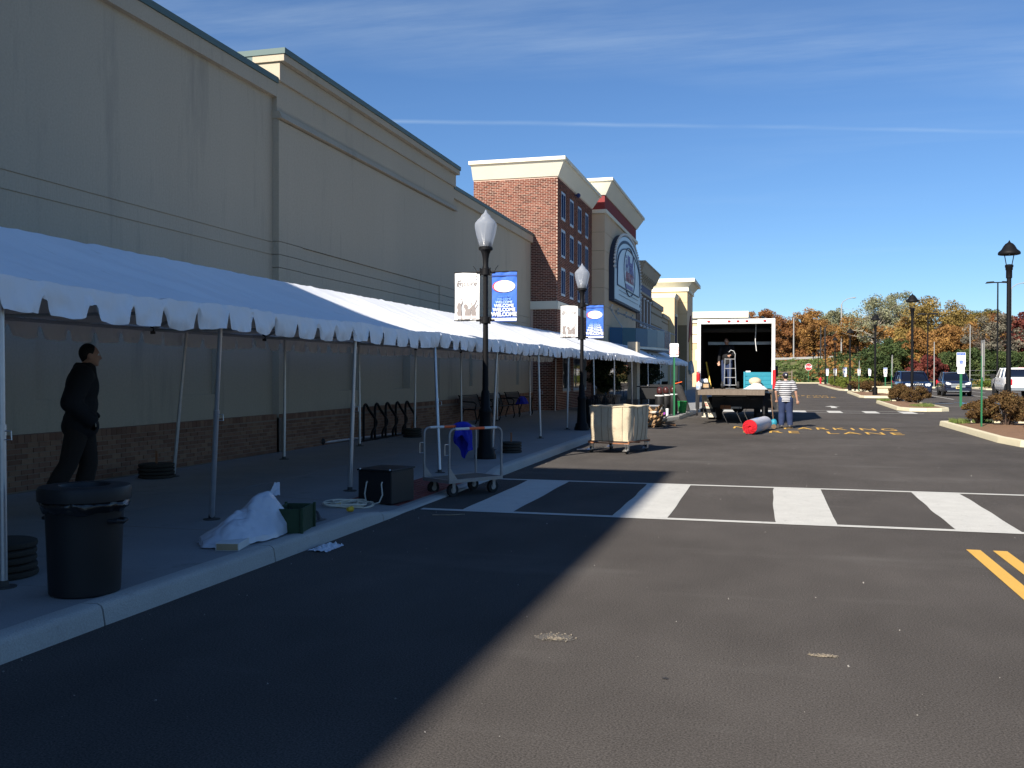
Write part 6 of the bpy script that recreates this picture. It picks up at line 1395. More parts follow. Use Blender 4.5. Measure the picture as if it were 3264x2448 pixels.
t = thing('fire_extinguisher', 'red fire extinguisher clamped to the left rear post of the truck', 'extinguisher', (TX - 1.19, TRY - 0.10, zl + 0.24)); mb = MB(); mb.lathe([(0.055, 0), (0.062, 0.02), (0.062, 0.22), (0.05, 0.27), (0.02, 0.29)], 16); mb.build('tank', m_fire, t, smooth=True); mb = MB(); mb.cyl((0, 0, 0.28), (0, 0, 0.33), 0.02, n=8); mb.obox((0.03, 0, 0.34), (0.10, 0.02, 0.02), (0, 0.3, 0)); mb.build('valve', m_chrome, t)
t = thing('drain_tool', 'teal long handled tool standing beside the striped man', 'tool', (0.16, 28.9, gz(29))); mb = MB(); mb.cyl((0, 0, 0.10), (-0.08, 0.05, 1.0), 0.013, n=8); mb.build('handle', m_wood, t); mb = MB(); mb.ball((0, 0.02, 0.17), (0.10, 0.10, 0.12), 14, 10); mb.build('motor_housing', m_teal, t, smooth=True); mb = MB(); mb.cyl((0, -0.10, 0.07), (0, -0.05, 0.07), 0.07, n=18); mb.build('disc', m_wood, t, smooth=True)
# ---------------------------------------------------------------- people
m_skin = mat('skin', (0.46, 0.26, 0.18), 0.55, var=0.06, vs=12, spec=0.35); m_hair = mat('dark_hair', (0.010, 0.008, 0.007), 0.6, var=0.1, vs=40)
def blob(name, parts, voxel, m, parent, smooth_it=4, cut=None):
    """one continuous skin grown round overlapping tapered limbs"""
    mb = MB()
    for p in parts:
        if p[0] == 'c':
            a, b, ra, rb = Vector(p[1]), Vector(p[2]), p[3], p[4]
            mb.ball(a, ra, 14, 9); mb.ball(b, rb, 14, 9)
            n = 14; mb.cyl(a, b, ra, rb, n)
        else:
            mb.ball(p[1], p[2], 20, 14, Euler(p[3]).to_matrix() if len(p) > 3 else None)
    me = mb.mesh(name); fixn(me); o = bpy.data.objects.new(name, me); COL.objects.link(o)
    r = o.modifiers.new('r', 'REMESH'); r.mode = 'VOXEL'; r.voxel_size = voxel; r.use_smooth_shade = True
    s = o.modifiers.new('s', 'SMOOTH'); s.iterations = smooth_it; s.factor = 0.5
    bpy.context.view_layer.update()
    me2 = bpy.data.meshes.new_from_object(o.evaluated_get(bpy.context.evaluated_depsgraph_get()))
    bpy.data.objects.remove(o)
    me2.name = name; me2.materials.clear()
    if cut:
        bm = bmesh.new(); bm.from_mesh(me2)
        bmesh.ops.delete(bm, geom=[f for f in bm.faces if cut(f.calc_center_median())], context='FACES'); bm.to_mesh(me2); bm.free()
    o = obj(name, me2, m, parent, normals=False); me2.polygons.foreach_set('use_smooth', [True] * len(me2.polygons))
    return o
def hand(w, d, side, curl=0.5, palm_n=(0, 1, 0)):
    """palm and five fingers; w wrist point, d direction down the hand, side = +1 right / -1 left"""
    w, d = Vector(w), Vector(d).normalized(); n_ = Vector(palm_n); n_ = (n_ - d * n_.dot(d)).normalized(); x = d.cross(n_) * side
    P = [('c', w, w + d * 0.045, 0.024, 0.022)]
    for k in (-1, 0, 1): P.append(('c', w + d * 0.03 + x * 0.016 * k, w + d * 0.085 + x * 0.022 * k, 0.018, 0.015))
    for k, L in enumerate((0.066, 0.078, 0.072, 0.055)):
        b = w + d * 0.088 + x * (0.033 - 0.022 * k); a1 = curl * 0.7; a2 = curl * 1.5
        p1 = b + (d * math.cos(a1) + n_ * math.sin(a1)) * L * 0.55; p2 = p1 + (d * math.cos(a2) + n_ * math.sin(a2)) * L * 0.5
        P += [('c', b, p1, 0.0095, 0.009), ('c', p1, p2, 0.009, 0.008)]
    tb = w + d * 0.035 + x * 0.03; t1 = tb + (d * 0.7 + x * 0.6 + n_ * 0.25).normalized() * 0.035; t2 = t1 + (d * 0.85 + x * 0.15 + n_ * 0.4).normalized() * 0.03
    P += [('c', w + d * 0.02 + x * 0.01, tb, 0.017, 0.013), ('c', tb, t1, 0.012, 0.0105), ('c', t1, t2, 0.0105, 0.009)]
    return P
def person(label, loc, rz, J, mats, scale=1.0, hat=None, hair=True, sleeve='long', belly=0.0, collar=False, jacket_len=0.0, bulk=0.0, baggy=0.0):
    """J: joint positions in metres for a 1.75 m figure facing +y"""
    root_ = thing('person', label, 'person', loc, rz); root_.scale = (scale,) * 3
    V_ = {k: Vector(v) for k, v in J.items() if isinstance(v, tuple)}
    hd = V_['head']; nk = V_['neck']; ch = V_['chest']; pe = V_['pelvis']; f = Vector(J.get('face', (0, 1, 0))).normalized(); r_ = f.cross(Vector((0, 0, 1))).normalized()
    yawf = math.atan2(-f.x, f.y)
    body = [('e', hd, (0.074, 0.092, 0.112), (0, 0, yawf)), ('e', hd + f * 0.035 - Vector((0, 0, 0.055)), (0.052, 0.058, 0.060), (0, 0, yawf)), ('c', hd - f * 0.01 - Vector((0, 0, 0.08)), nk, 0.052, 0.058),
            ('c', hd + f * 0.088 + Vector((0, 0, 0.01)), hd + f * 0.108 - Vector((0, 0, 0.028)), 0.009, 0.014), ('e', hd + f * 0.075 - Vector((0, 0, 0.062)), (0.024, 0.016, 0.010), (0, 0, yawf)), ('e', hd + f * 0.07 - Vector((0, 0, 0.098)), (0.022, 0.018, 0.018), (0, 0, yawf)), ('e', hd + f * 0.078 + Vector((0, 0, 0.026)), (0.05, 0.018, 0.010), (0, 0, yawf))]
    for s in (-1, 1): body.append(('e', hd + r_ * 0.078 * s - Vector((0, 0, 0.012)), (0.010, 0.020, 0.034), (0, 0, yawf)))
    torso = [('c', nk - Vector((0, 0, .03)), ch, 0.07, 0.115), ('e', ch, (0.165, 0.115, 0.17)), ('e', ch.lerp(pe, 0.5) + Vector((0, belly * 0.5, 0)), (0.150 + belly * .6, 0.115 + belly, 0.17)), ('e', pe, (0.165, 0.120, 0.12))]
    legs, arms, fore = [], [], []
    for q in ('l', 'r'):
        sh, el, wr, hp, kn, an, to = (V_[k + q] for k in ('sh', 'el', 'wr', 'hp', 'kn', 'an', 'to'))
        torso += [('c', ch + Vector((0, 0, 0.06)), sh, 0.09, 0.068)]
        arms += [('c', sh, el, 0.060, 0.046)]; fore += [('c', el, wr, 0.044, 0.029)]
        legs += [('c', hp, kn, 0.088, 0.056), ('c', kn, kn.lerp(an, 0.35), 0.054, 0.058), ('c', kn.lerp(an, 0.35), an, 0.058, 0.036), ('c', an, to, 0.036, 0.028)]
    hands = []
    for q, s in (('l', -1), ('r', 1)):
        if J.get('hide' + q): continue
        wr, el = V_['wr' + q], V_['el' + q]; hd_ = Vector(J.get('hd' + q, (wr - el))); hands += hand(wr, hd_, s, J.get('curl' + q, 0.5), J.get('pn' + q, (0, 1, 0)))
    b_ = blob('body', body + torso + arms + fore + legs + hands, 0.0105, m_skin, root_, 3)
    for s in (-1, 1):
        mb = MB(); e_ = hd + f * 0.083 + r_ * 0.030 * s + Vector((0, 0, 0.010)); mb.ball(e_, 0.012, 10, 8); mb.build('eye', m_white, b_, smooth=True)
        mb = MB(); mb.ball(e_ + f * 0.0085, 0.0058, 8, 6); mb.build('pupil', m_hair, b_)
    if hair:
        blob('hair', [('e', hd + Vector((0, 0, 0.022)) - f * 0.020, (0.084, 0.094, 0.105), (0, 0, yawf)), ('e', hd - f * 0.055 - Vector((0, 0, 0.02)), (0.062, 0.040, 0.065), (0, 0, yawf))], 0.012, mats['hair'] if 'hair' in mats else m_hair, root_, 3, cut=None if False else (lambda c: (c - hd).dot(f) > 0.048 and c.z < hd.z + 0.062))
    inf = 0.020 + bulk
    def grow(L, g): return [('c', a[1], a[2], a[3] + g, a[4] + g) if a[0] == 'c' else ('e', a[1], tuple(x + g for x in a[2])) + tuple(a[3:]) for a in L]
    top = grow(torso, inf) + grow(arms, inf + 0.006)
    if sleeve == 'long': top += grow(fore, inf)
    top.append(('e', pe - Vector((0, 0, 0.05)), (0.195 + bulk, 0.155 + bulk, 0.16)))
    if collar: top += [('c', nk + r_ * 0.05 - f * 0.02, nk + r_ * 0.06 + f * 0.05 + Vector((0, 0, 0.03)), 0.028, 0.02), ('c', nk - r_ * 0.05 - f * 0.02, nk - r_ * 0.06 + f * 0.05 + Vector((0, 0, 0.03)), 0.028, 0.02), ('c', nk - f * 0.055 - Vector((0, 0, 0.01)), nk - f * 0.06 + Vector((0, 0, 0.045)), 0.04, 0.025)]
    zc = pe.z - 0.10 - jacket_len
    wrl = [V_['wrl'], V_['wrr']]; ell = [V_['ell'], V_['elr']]; shl = [V_['shl'], V_['shr']]
    def cut_top(c):
        if c.z > nk.z + (0.055 if collar else 0.012) and (c - nk).length < 0.13: return True
        if sleeve == 'short':
            for s_, e_ in zip(shl, ell):
                dd = (e_ - s_); q = (c - s_).dot(dd) / dd.length_squared
                if q > 0.80 and ((c - s_) - dd * q).length < 0.10: return True
        else:
            for w_, e_ in zip(wrl, ell):
                dd = (w_ - e_); q = (c - e_).dot(dd) / dd.length_squared
                if q > 0.97 and ((c - e_) - dd * q).length < 0.07: return True
        if c.z < zc and all((c - w_).length > 0.16 and (c - w_.lerp(e_, .5)).length > 0.14 for w_, e_ in zip(wrl, ell)): return True
        return False
    blob('jacket' if sleeve == 'long' else 'shirt', top, 0.013, mats['top'], root_, 4, cut_top)
    tr = grow(legs, 0.022 + baggy)
    tr = [a for a in tr if True] + [('e', pe, (0.180 + baggy * .5, 0.138 + baggy * .5, 0.13))]
    ans = [V_['anl'], V_['anr']]
    def cut_tr(c):
        if c.z > pe.z + 0.08: return True
        for k in ('l', 'r'):
            an, kn = V_['an' + k], V_['kn' + k]; dd = an - kn; q = (c - kn).dot(dd) / dd.length_squared
            if q > 0.97 and (c - an).length < 0.3: return True
        return False
    blob('trousers', tr, 0.014, mats['legs'], root_, 4, cut_tr)
    for k in ('l', 'r'):
        an, to = V_['an' + k], V_['to' + k]; blob('shoe', [('c', an - Vector((0, 0, 0.035)), to - Vector((0, 0, 0.0)), 0.048, 0.042), ('c', an - Vector((0, 0, 0.03)) - (to - an).normalized() * 0.05, an - Vector((0, 0, .03)), 0.042, 0.045)], 0.012, mats['shoe'], root_, 3)
    if hat:
        cp = blob('cap', [('e', hd + Vector((0, 0, 0.045)), (0.092, 0.106, 0.092), (0, 0, yawf)), ('e', hd + f * 0.11 + Vector((0, 0, 0.035)), (0.075, 0.075, 0.012), (0, 0, yawf))], 0.011, hat, root_, 3, cut=lambda c: c.z < hd.z + 0.012)
        bk = hd - f * 0.108 + Vector((0, 0, 0.055)); text('cap_emblem', 'N', 0.045, m_white, cp, tuple(bk - f * 0.002), tuple(r_), (0, 0, 1), extrude=0.002, bold=0.003); text('cap_emblem', 'Y', 0.045, m_white, cp, tuple(bk - f * 0.004 + Vector((0, 0, 0.004))), tuple(r_), (0, 0, 1), extrude=0.002, bold=0.003)
    return root_
m_jack = mat('black_jacket', (0.009, 0.009, 0.011), 0.8, var=0.2, vs=5, bump=0.5, bs=14); m_trous = mat('dark_brown_trousers', (0.020, 0.015, 0.012), 0.9, var=0.2, vs=5, bump=0.5, bs=16); m_shoe = mat('dark_shoe', (0.012, 0.011, 0.010), 0.5)
J1 = dict(head=(0, 0.075, 1.655), neck=(0, 0.02, 1.52), chest=(0, 0, 1.32), pelvis=(0, -0.02, 0.96), face=(0.05, 1, -0.05),
          shl=(-0.19, 0.0, 1.44), ell=(-0.25, -0.09, 1.16), wrl=(-0.20, 0.10, 0.98), shr=(0.19, 0.0, 1.44), elr=(0.25, -0.10, 1.16), wrr=(0.20, 0.09, 0.97),
          hpl=(-0.095, 0.0, 0.92), knl=(-0.10, 0.06, 0.50), anl=(-0.10, -0.04, 0.09), tol=(-0.11, 0.10, 0.035), hpr=(0.095, -0.03, 0.92), knr=(0.10, -0.13, 0.52), anr=(0.10, -0.34, 0.15), tor=(0.11, -0.23, 0.04), curll=1.0, curlr=1.0, hidel=1, hider=1)
person('man in black jacket walking under the tent behind the trash can', (-7.10, 8.62, 0.13), R(-52), J1, dict(top=m_jack, legs=m_trous, shoe=m_shoe), 1.02, collar=True, jacket_len=0.10, bulk=0.032, baggy=0.016)
def stripes():
    m = bpy.data.materials.new('striped_shirt'); m.use_nodes = True; t = m.node_tree; b = t.nodes['Principled BSDF']; b.inputs['Roughness'].default_value = 0.9
    tc_ = N(t, 'ShaderNodeTexCoord'); s = N(t, 'ShaderNodeSeparateXYZ'); LK(t, tc_, 'Object', s, 0)
    nn = N(t, 'ShaderNodeTexNoise'); nn.inputs['Scale'].default_value = 6; LK(t, tc_, 'Object', nn, 0)
    z = M(t, 'ADD', s.outputs[2], M(t, 'MULTIPLY', nn.outputs[0], 0.022)); w = M(t, 'GREATER_THAN', M(t, 'FRACT', M(t, 'MULTIPLY', z, 15.0)), 0.52)
    mx = N(t, 'ShaderNodeMix', data_type='RGBA'); t.links.new(w, mx.inputs[0]); mx.inputs[6].default_value = (0.50, 0.50, 0.51, 1); mx.inputs[7].default_value = (0.018, 0.018, 0.030, 1); LK(t, mx, 2, b, 'Base Color'); return m
m_strip = stripes(); m_jean = mat('navy_trousers', (0.022, 0.035, 0.085), 0.9, var=0.2, vs=5, bump=0.5, bs=16); m_capn = mat('navy_cap', (0.020, 0.020, 0.045), 0.8); m_gshoe = mat('grey_shoe', (0.10, 0.10, 0.11), 0.7)
J2 = dict(head=(-0.01, 0.03, 1.655), neck=(0, 0.0, 1.52), chest=(0, 0, 1.32), pelvis=(0, 0.0, 0.95), face=(-0.12, 1, 0),
          shl=(-0.21, 0.0, 1.44), ell=(-0.30, 0.03, 1.16), wrl=(-0.27, 0.14, 0.92), shr=(0.21, 0.0, 1.44), elr=(0.31, -0.02, 1.16), wrr=(0.36, 0.05, 0.90),
          hpl=(-0.10, 0.0, 0.91), knl=(-0.12, 0.04, 0.50), anl=(-0.13, 0.0, 0.09), tol=(-0.16, 0.15, 0.035), hpr=(0.10, 0.0, 0.91), knr=(0.12, 0.03, 0.50), anr=(0.14, 0.0, 0.09), tor=(0.18, 0.14, 0.035), curll=1.2, curlr=0.6, hdl=(0.1, 0.3, -1), hdr=(0.12, 0.1, -1))
person('man in striped shirt and navy cap standing right of the truck', (0.50, 29.3, gz(29.3)), R(2), J2, dict(top=m_strip, legs=m_jean, shoe=m_gshoe), 0.925, hat=m_capn, hair=True, sleeve='short', belly=0.035, bulk=0.012, baggy=0.026)
J3 = dict(head=(0.0, 0.05, 1.64), neck=(0, 0.01, 1.50), chest=(0, 0, 1.31), pelvis=(0, -0.02, 0.95), face=(0.1, 1, -0.15),
          shl=(-0.19, 0.0, 1.42), ell=(-0.26, 0.10, 1.18), wrl=(-0.16, 0.30, 1.14), shr=(0.19, 0.0, 1.42), elr=(0.27, 0.0, 1.14), wrr=(0.24, 0.14, 0.93),
          hpl=(-0.095, 0.0, 0.91), knl=(-0.10, 0.05, 0.50), anl=(-0.10, 0.0, 0.09), tol=(-0.12, 0.15, 0.035), hpr=(0.095, 0.0, 0.91), knr=(0.10, 0.04, 0.50), anr=(0.10, 0.0, 0.09), tor=(0.12, 0.15, 0.035), curll=1.3, curlr=0.6, hdl=(0.5, 0.6, -0.3), hdr=(0, 0.2, -1))
person('man in dark clothes holding the hand truck inside the box truck', (TX - 0.34, TRY + 1.35, zl), R(172), J3, dict(top=m_jack, legs=m_jean, shoe=m_shoe), 0.98)
# ---------------------------------------------------------------- parking lot lamps
def bell_lamp(label, x, y, zb=0.15):
    t = thing('lot_lamp', label, 'lamp', (x, y, gz(y) + zb), 0, 'bell lamps on the islands')
    mb = MB(); mb.lathe([(0.16, -0.1), (0.16, 0.5), (0.12, 0.52), (0.075, 0.56), (0.072, 0.8), (0.062, 4.35), (0.06, 4.45)], 18); mb.build('post', m_blackp, t, smooth=True)
    mb = MB(); mb.lathe([(0.06, 4.28), (0.085, 4.30), (0.085, 4.52), (0.10, 4.54), (0.10, 4.60), (0.115, 4.62), (0.115, 4.68), (0.06, 4.70)], 18); mb.build('collar', m_blackp, t, smooth=True)
    for s in (-1, 1): mb = MB(); mb.tube([(s * 0.075, 0, 4.68), (s * 0.11, 0, 4.88), (s * 0.135, 0, 5.03)], 0.013, 6); mb.build('strut', m_blackp, t, smooth=True)
    mb = MB(); mb.lathe([(0.05, 5.05), (0.12, 4.98), (0.27, 4.98), (0.30, 4.99), (0.305, 5.03), (0.29, 5.07), (0.21, 5.14), (0.15, 5.25), (0.10, 5.31), (0.06, 5.33), (0.03, 5.36), (0.012, 5.40), (0.002, 5.42)], 26); mb.build('shade', m_blackp, t, smooth=True)
    return t
LL = [(6.85, 30.9, 'nearest tall black bell lamp at the right edge'), (6.85, 50.4, 'second black bell lamp standing before the jeep'), (6.85, 67.2, 'third black bell lamp, left of the jeep'), (6.95, 88.6, 'fourth black bell lamp from the right'), (7.0, 109.0, 'fifth black bell lamp from the right'), (7.35, 133.0, 'sixth black bell lamp from the right'), (7.7, 159.5, 'seventh black bell lamp, third from the far end'), (8.0, 184.0, 'eighth black bell lamp, second from the far end'), (8.2, 207.0, 'ninth and farthest small black bell lamp')]
bell_lamp(LL[0][2], LL[0][0], LL[0][1]); src = [o for o in COL.objects if o.name == 'lot_lamp'][0]
for (x, y, lb) in LL[1:]:
    zz = gz(min(y, 150)) + 0.15; dup(src, (x, y, zz if y < 150 else gz(150) + 0.05), 0, lb)
def twin_pole(label, x, y, h):
    t = thing('twin_light_pole', label, 'light pole', (x, y, gz(y)), 0, 'tall twin-head lot lights')
    mb = MB(); mb.cyl((0, 0, 0), (0, 0, 0.7), 0.25, n=14); mb.build('footing', m_planter, t); mb = MB(); mb.cyl((0, 0, 0.7), (0, 0, h), 0.085, 0.06, 10); mb.build('pole', m_blackp, t, smooth=True)
    for s in (-1, 1): mb = MB(); mb.obox((s * 0.62, 0, h + 0.02), (0.75, 0.4, 0.14), (0, s * 0.06, 0), top=0.7); mb.cyl((0, 0, h), (s * 0.3, 0, h), 0.05, n=8); mb.build('head', m_blackp, t)
twin_pole('taller twin headed light pole behind the white pickup', 19.5, 92.0, 9.6); twin_pole('twin headed light pole behind the dark crossover', 15.6, 104.0, 7.6)
# highway lamps and bare poles far off
m_galv = mat('pale_pole', (0.30, 0.30, 0.29), 0.6)
def arm_lamp(label, x, y, h, zb):
    t = thing('highway_lamp', label, 'street light', (x, y, zb), 0, 'pale highway lamps'); mb = MB(); mb.tube([(0, 0, 0), (0, 0, h - 1.2)], 0.13, 8); mb.build('pole', m_galv, t); mb = MB(); mb.tube([(0, 0, h - 1.2), (0.25, 0, h - 0.7), (1.0, 0, h - 0.2), (1.9, 0, h)], 0.07, 6); mb.build('arm', m_galv, t); mb = MB(); mb.ball((2.2, 0, h), (0.4, 0.2, 0.12), 10, 6); mb.build('head', m_galv, t)
arm_lamp('pale arm highway lamp above the guard rail', 13.2, 188.0, 11.5, 4.9); arm_lamp('pale arm highway lamp right of the orange oak', 42.0, 188.0, 12.5, 6.0)
t = thing('utility_pole', 'pale short utility pole above the guard rail', 'pole', (4.6, 187.0, 4.6)); mb = MB(); mb.cyl((0, 0, 0), (0, 0, 8.2), 0.14, 0.10, 8); mb.build('shaft', m_galv, t)
for i, (x, y, h) in enumerate(((21.8, 116, 7.0), (18.4, 118, 5.2))):
    t = thing('bare_post', ('tall' if i == 0 else 'short') + ' grey bare post among the bank shrubs', 'post', (x, y, terrain(x, y))); mb = MB(); mb.cyl((0, 0, 0), (0, 0, h), 0.06, 0.045, 8); mb.build('shaft', m_galv, t)
# guard rail on the embankment
gr = thing('guard_rail', 'pale steel guard rail along the top of the embankment', 'guard rail', (0, 0, 0))
rp = [(-30 + 3.8 * i, 185.5 + 0.0 * i) for i in range(28)]
for (x, y) in rp: mb = MB(); zt = terrain(x, y); mb.box(x - 0.1, x + 0.1, y, y + 0.15, zt - 0.2, zt + 0.85); mb.build('post', m_galv, gr)
for (a, b) in zip(rp[:-1], rp[1:]): mb = MB(); za, zb = terrain(*a), terrain(*b); mb.hexa([(a[0], a[1] - 0.06, za + 0.42), (b[0], b[1] - 0.06, zb + 0.42), (b[0], b[1], zb + 0.42), (a[0], a[1], za + 0.42), (a[0], a[1] - 0.06, za + 0.82), (b[0], b[1] - 0.06, zb + 0.82), (b[0], b[1], zb + 0.82), (a[0], a[1], za + 0.82)]); mb.build('rail', m_galv, gr)
hw_ = struct(MB().box(-60, 140, 188, 196, 4.55, 4.6).build('highway', m_asph)); hw_['label'] = 'highway on the embankment behind the guard rail'
# ---------------------------------------------------------------- signs, hydrant, stone bench
m_hcb = mat('access_blue', (0.02, 0.10, 0.42), 0.5)
def rrect(w, h, r, cz):
    P = []
    for (a, b, s0) in ((w / 2 - r, h / 2 - r, 0), (-w / 2 + r, h / 2 - r, 90), (-w / 2 + r, -h / 2 + r, 180), (w / 2 - r, -h / 2 + r, 270)):
        for k in range(4): P.append((a + r * math.cos(R(s0 + 30 * k)), cz + b + r * math.sin(R(s0 + 30 * k))))
    return P
def access_sign(label, x, y, rz=0.0, big=1.0):
    t = thing('accessible_parking_sign', label, 'sign', (x, y, gz(y)), rz, 'accessible parking signs'); fy = lambda a, b, tt: (a, tt, b)
    mb = MB(); mb.box(-0.055, 0.055, 0.0, 0.05, 0, 2.0); mb.build('post', m_gpost, t)
    MB().prism(rrect(0.40, 0.70, 0.03, 2.28), fy, -0.010, -0.004).build('plate', m_signw, t); MB().prism(rrect(0.32, 0.32, 0.025, 1.76), fy, -0.010, -0.004).build('lower_plate', m_signw, t)
    MB().prism(rrect(0.36, 0.13, 0.01, 2.55), fy, -0.013, -0.0105).build('blue_header', m_hcb, t); MB().prism(rrect(0.15, 0.17, 0.01, 2.16), fy, -0.013, -0.0105).build('blue_square', m_hcb, t)
    text('lettering', 'RESERVED', 0.065, m_signw, t, (0, -0.0135, 2.55), (1, 0, 0), (0, 0, 1), extrude=0.0005); text('lettering', 'PARKING', 0.07, m_hcb, t, (0, -0.0105, 2.38), (1, 0, 0), (0, 0, 1), extrude=0.0005)
    mb = MB(); mb.tube([(-0.01, -0.0145, 2.20), (-0.005, -0.0145, 2.155), (0.03, -0.0145, 2.15), (0.045, -0.0145, 2.11)], 0.007, 5); mb.tube([(-0.015 + 0.038 * math.cos(a), -0.0145, 2.135 + 0.038 * math.sin(a)) for a in (2.3, 3.0, 3.7, 4.4, 5.1, 5.8)], 0.006, 5); mb.cyl((-0.012, -0.0155, 2.218), (-0.012, -0.0130, 2.218), 0.013, n=10); mb.build('wheelchair_symbol', m_signw, t)
    for k, w in enumerate(('PENALTY', '$250', 'TOW-AWAY')): text('lettering', w, 0.055, m_hcb, t, (0, -0.0105, 1.86 - 0.095 * k), (1, 0, 0), (0, 0, 1), extrude=0.0005)
    return t
access_sign('nearest white accessible parking sign on green post before the dark crossover', 9.0, 50.0)
src = [o for o in COL.objects if o.name == 'accessible_parking_sign'][0]
for (px_, y, lb) in ((2822, 118, 'accessible parking sign just left of the jeep roof'), (2772, 146, 'accessible parking sign second from the jeep'), (2738, 148, 'small accessible parking sign third from the jeep'), (2693, 112, 'bigger accessible parking sign left of the fourth bell lamp'), (2662, 146, 'accessible parking sign behind the fifth bell lamp'), (2637, 148, 'accessible parking sign nearest the red hydrant')):
    dup(src, (math.tan(math.atan((px_ - 1632) / F_PX) - yaw) * y, y, gz(y) - 0.42), 0, lb)
def side_sign(label, x, y):
    t = thing('edge_on_sign', label, 'sign', (x, y, gz(y) + 0.12), 0, 'signs seen edge-on'); mb = MB(); mb.box(-0.02, 0.02, -0.025, 0.025, 0, 2.0); mb.build('post', m_gpost, t)
    mb = MB(); mb.box(0.022, 0.030, -0.23, 0.23, 1.72, 2.44); mb.build('plate', m_galv, t); mb = MB(); mb.box(0.031, 0.036, -0.16, 0.16, 1.30, 1.70); mb.build('lower_plate', m_galv, t); mb = MB(); mb.box(0.0, 0.021, -0.03, 0.03, 1.4, 2.35); mb.build('bracket', m_galv, t)
side_sign('sign seen edge on, on green post in the nearest island', 5.75, 29.0); side_sign('sign seen edge on, on green post in the middle island', 6.15, 52.5); side_sign('sign seen edge on, on green post in the far island', 6.6, 76.0)
m_stopr = mat('stop_red', (0.55, 0.02, 0.03), 0.5)
t = thing('stop_sign', 'red STOP sign at the far end of the road', 'stop sign', (5.9, 151.5, gz(150) - 0.55)); mb = MB(); mb.box(-0.04, 0.04, 0, 0.05, 0, 2.6); mb.build('post', m_gpost, t)
for (r, m_, y0, nm) in ((0.55, m_signw, -0.010, 'plate'), (0.51, m_stopr, -0.014, 'red_face')): MB().prism([(r * math.cos(R(22.5 + 45 * k)), 3.05 + r * math.sin(R(22.5 + 45 * k))) for k in range(8)], lambda a, b, tt: (a, tt, b), y0, y0 + 0.005).build(nm, m_, t)
text('lettering', 'STOP', 0.42, m_signw, t, (0, -0.0155, 3.05), (1, 0, 0), (0, 0, 1), extrude=0.001, bold=0.01)
t = thing('fire_hydrant', 'red fire hydrant at the road side near the stop sign', 'hydrant', (7.0, 138.5, gz(138) + 0.12), 0); t.scale = (1.1, 1.1, 1.1)
mb = MB(); mb.lathe([(0.16, 0), (0.16, 0.05), (0.11, 0.06), (0.11, 0.55), (0.15, 0.57), (0.15, 0.62), (0.12, 0.68), (0.06, 0.76), (0.03, 0.82), (0.01, 0.83)], 18); mb.build('barrel', m_stopr, t, smooth=True)
for d in ((1, 0), (-1, 0), (0, -1)): mb = MB(); mb.cyl((0.08 * d[0], 0.08 * d[1], 0.45), (0.2 * d[0], 0.2 * d[1], 0.45), 0.07, n=10); mb.build('outlet', m_stopr, t)
t = thing('stone_bench', 'low cream stone planter box in the far island', 'stone planter', (7.95, 72.8, gz(73) + 0.12)); mb = MB(); mb.box(-0.62, 0.62, -0.35, 0.35, 0, 0.42); mb.build('block', m_kerb2, t, bevel=0.01); mb = MB(); mb.box(-0.70, 0.70, -0.42, 0.42, 0.42, 0.54); mb.build('cap_stone', m_kerb2, t, bevel=0.02)
for k in range(6): mb = MB(); mb.box(-0.55 + 0.2 * k, -0.45 + 0.2 * k, -0.365, -0.35, 0.05, 0.38); mb.build('rib', m_kerb2, t)
# ---------------------------------------------------------------- parked cars
m_carb = mat('dark_blue_car_paint', (0.004, 0.008, 0.028), 0.18, var=0.03, coat=0.8, spec=0.6); m_carb2 = mat('midnight_car_paint', (0.010, 0.014, 0.034), 0.18, var=0.03, coat=0.8, spec=0.6); m_carw = mat('white_car_paint', (0.78, 0.78, 0.78), 0.25, var=0.03, coat=0.6)
m_cglas = mat('car_glass', (0.006, 0.007, 0.012), 0.03, var=0.0, spec=0.9); m_lens = mat('headlight_lens', (0.72, 0.74, 0.76), 0.15, var=0.1, vs=12, spec=0.7); m_plate_y = mat('pale_yellow_plate', (0.66, 0.55, 0.22), 0.6, var=0.05); m_black = mat('black_trim', (0.010, 0.010, 0.010), 0.6); m_gold = mat('gold_emblem', (0.60, 0.40, 0.08), 0.35, metal=0.6)
def loft(mb, stations):
    """stations: list of (y, ring) where ring is a list of (x, z) on the right half from bottom centre to top centre"""
    rings = []
    for (y, half) in stations:
        full = [(x, z) for x, z in half] + [(-x, z) for x, z in reversed(half[:-1]) if x > 1e-6]
        rings.append((mb.addv([(x, y, z) for x, z in full]), len(full)))
    for (a, n), (b, _) in zip(rings[:-1], rings[1:]):
        for i in range(n):
            j = (i + 1) % n; mb.face((a + i, a + j, b + j, b + i))
    mb.face([rings[0][0] + i for i in reversed(range(rings[0][1]))]); mb.face([rings[-1][0] + i for i in range(rings[-1][1])])
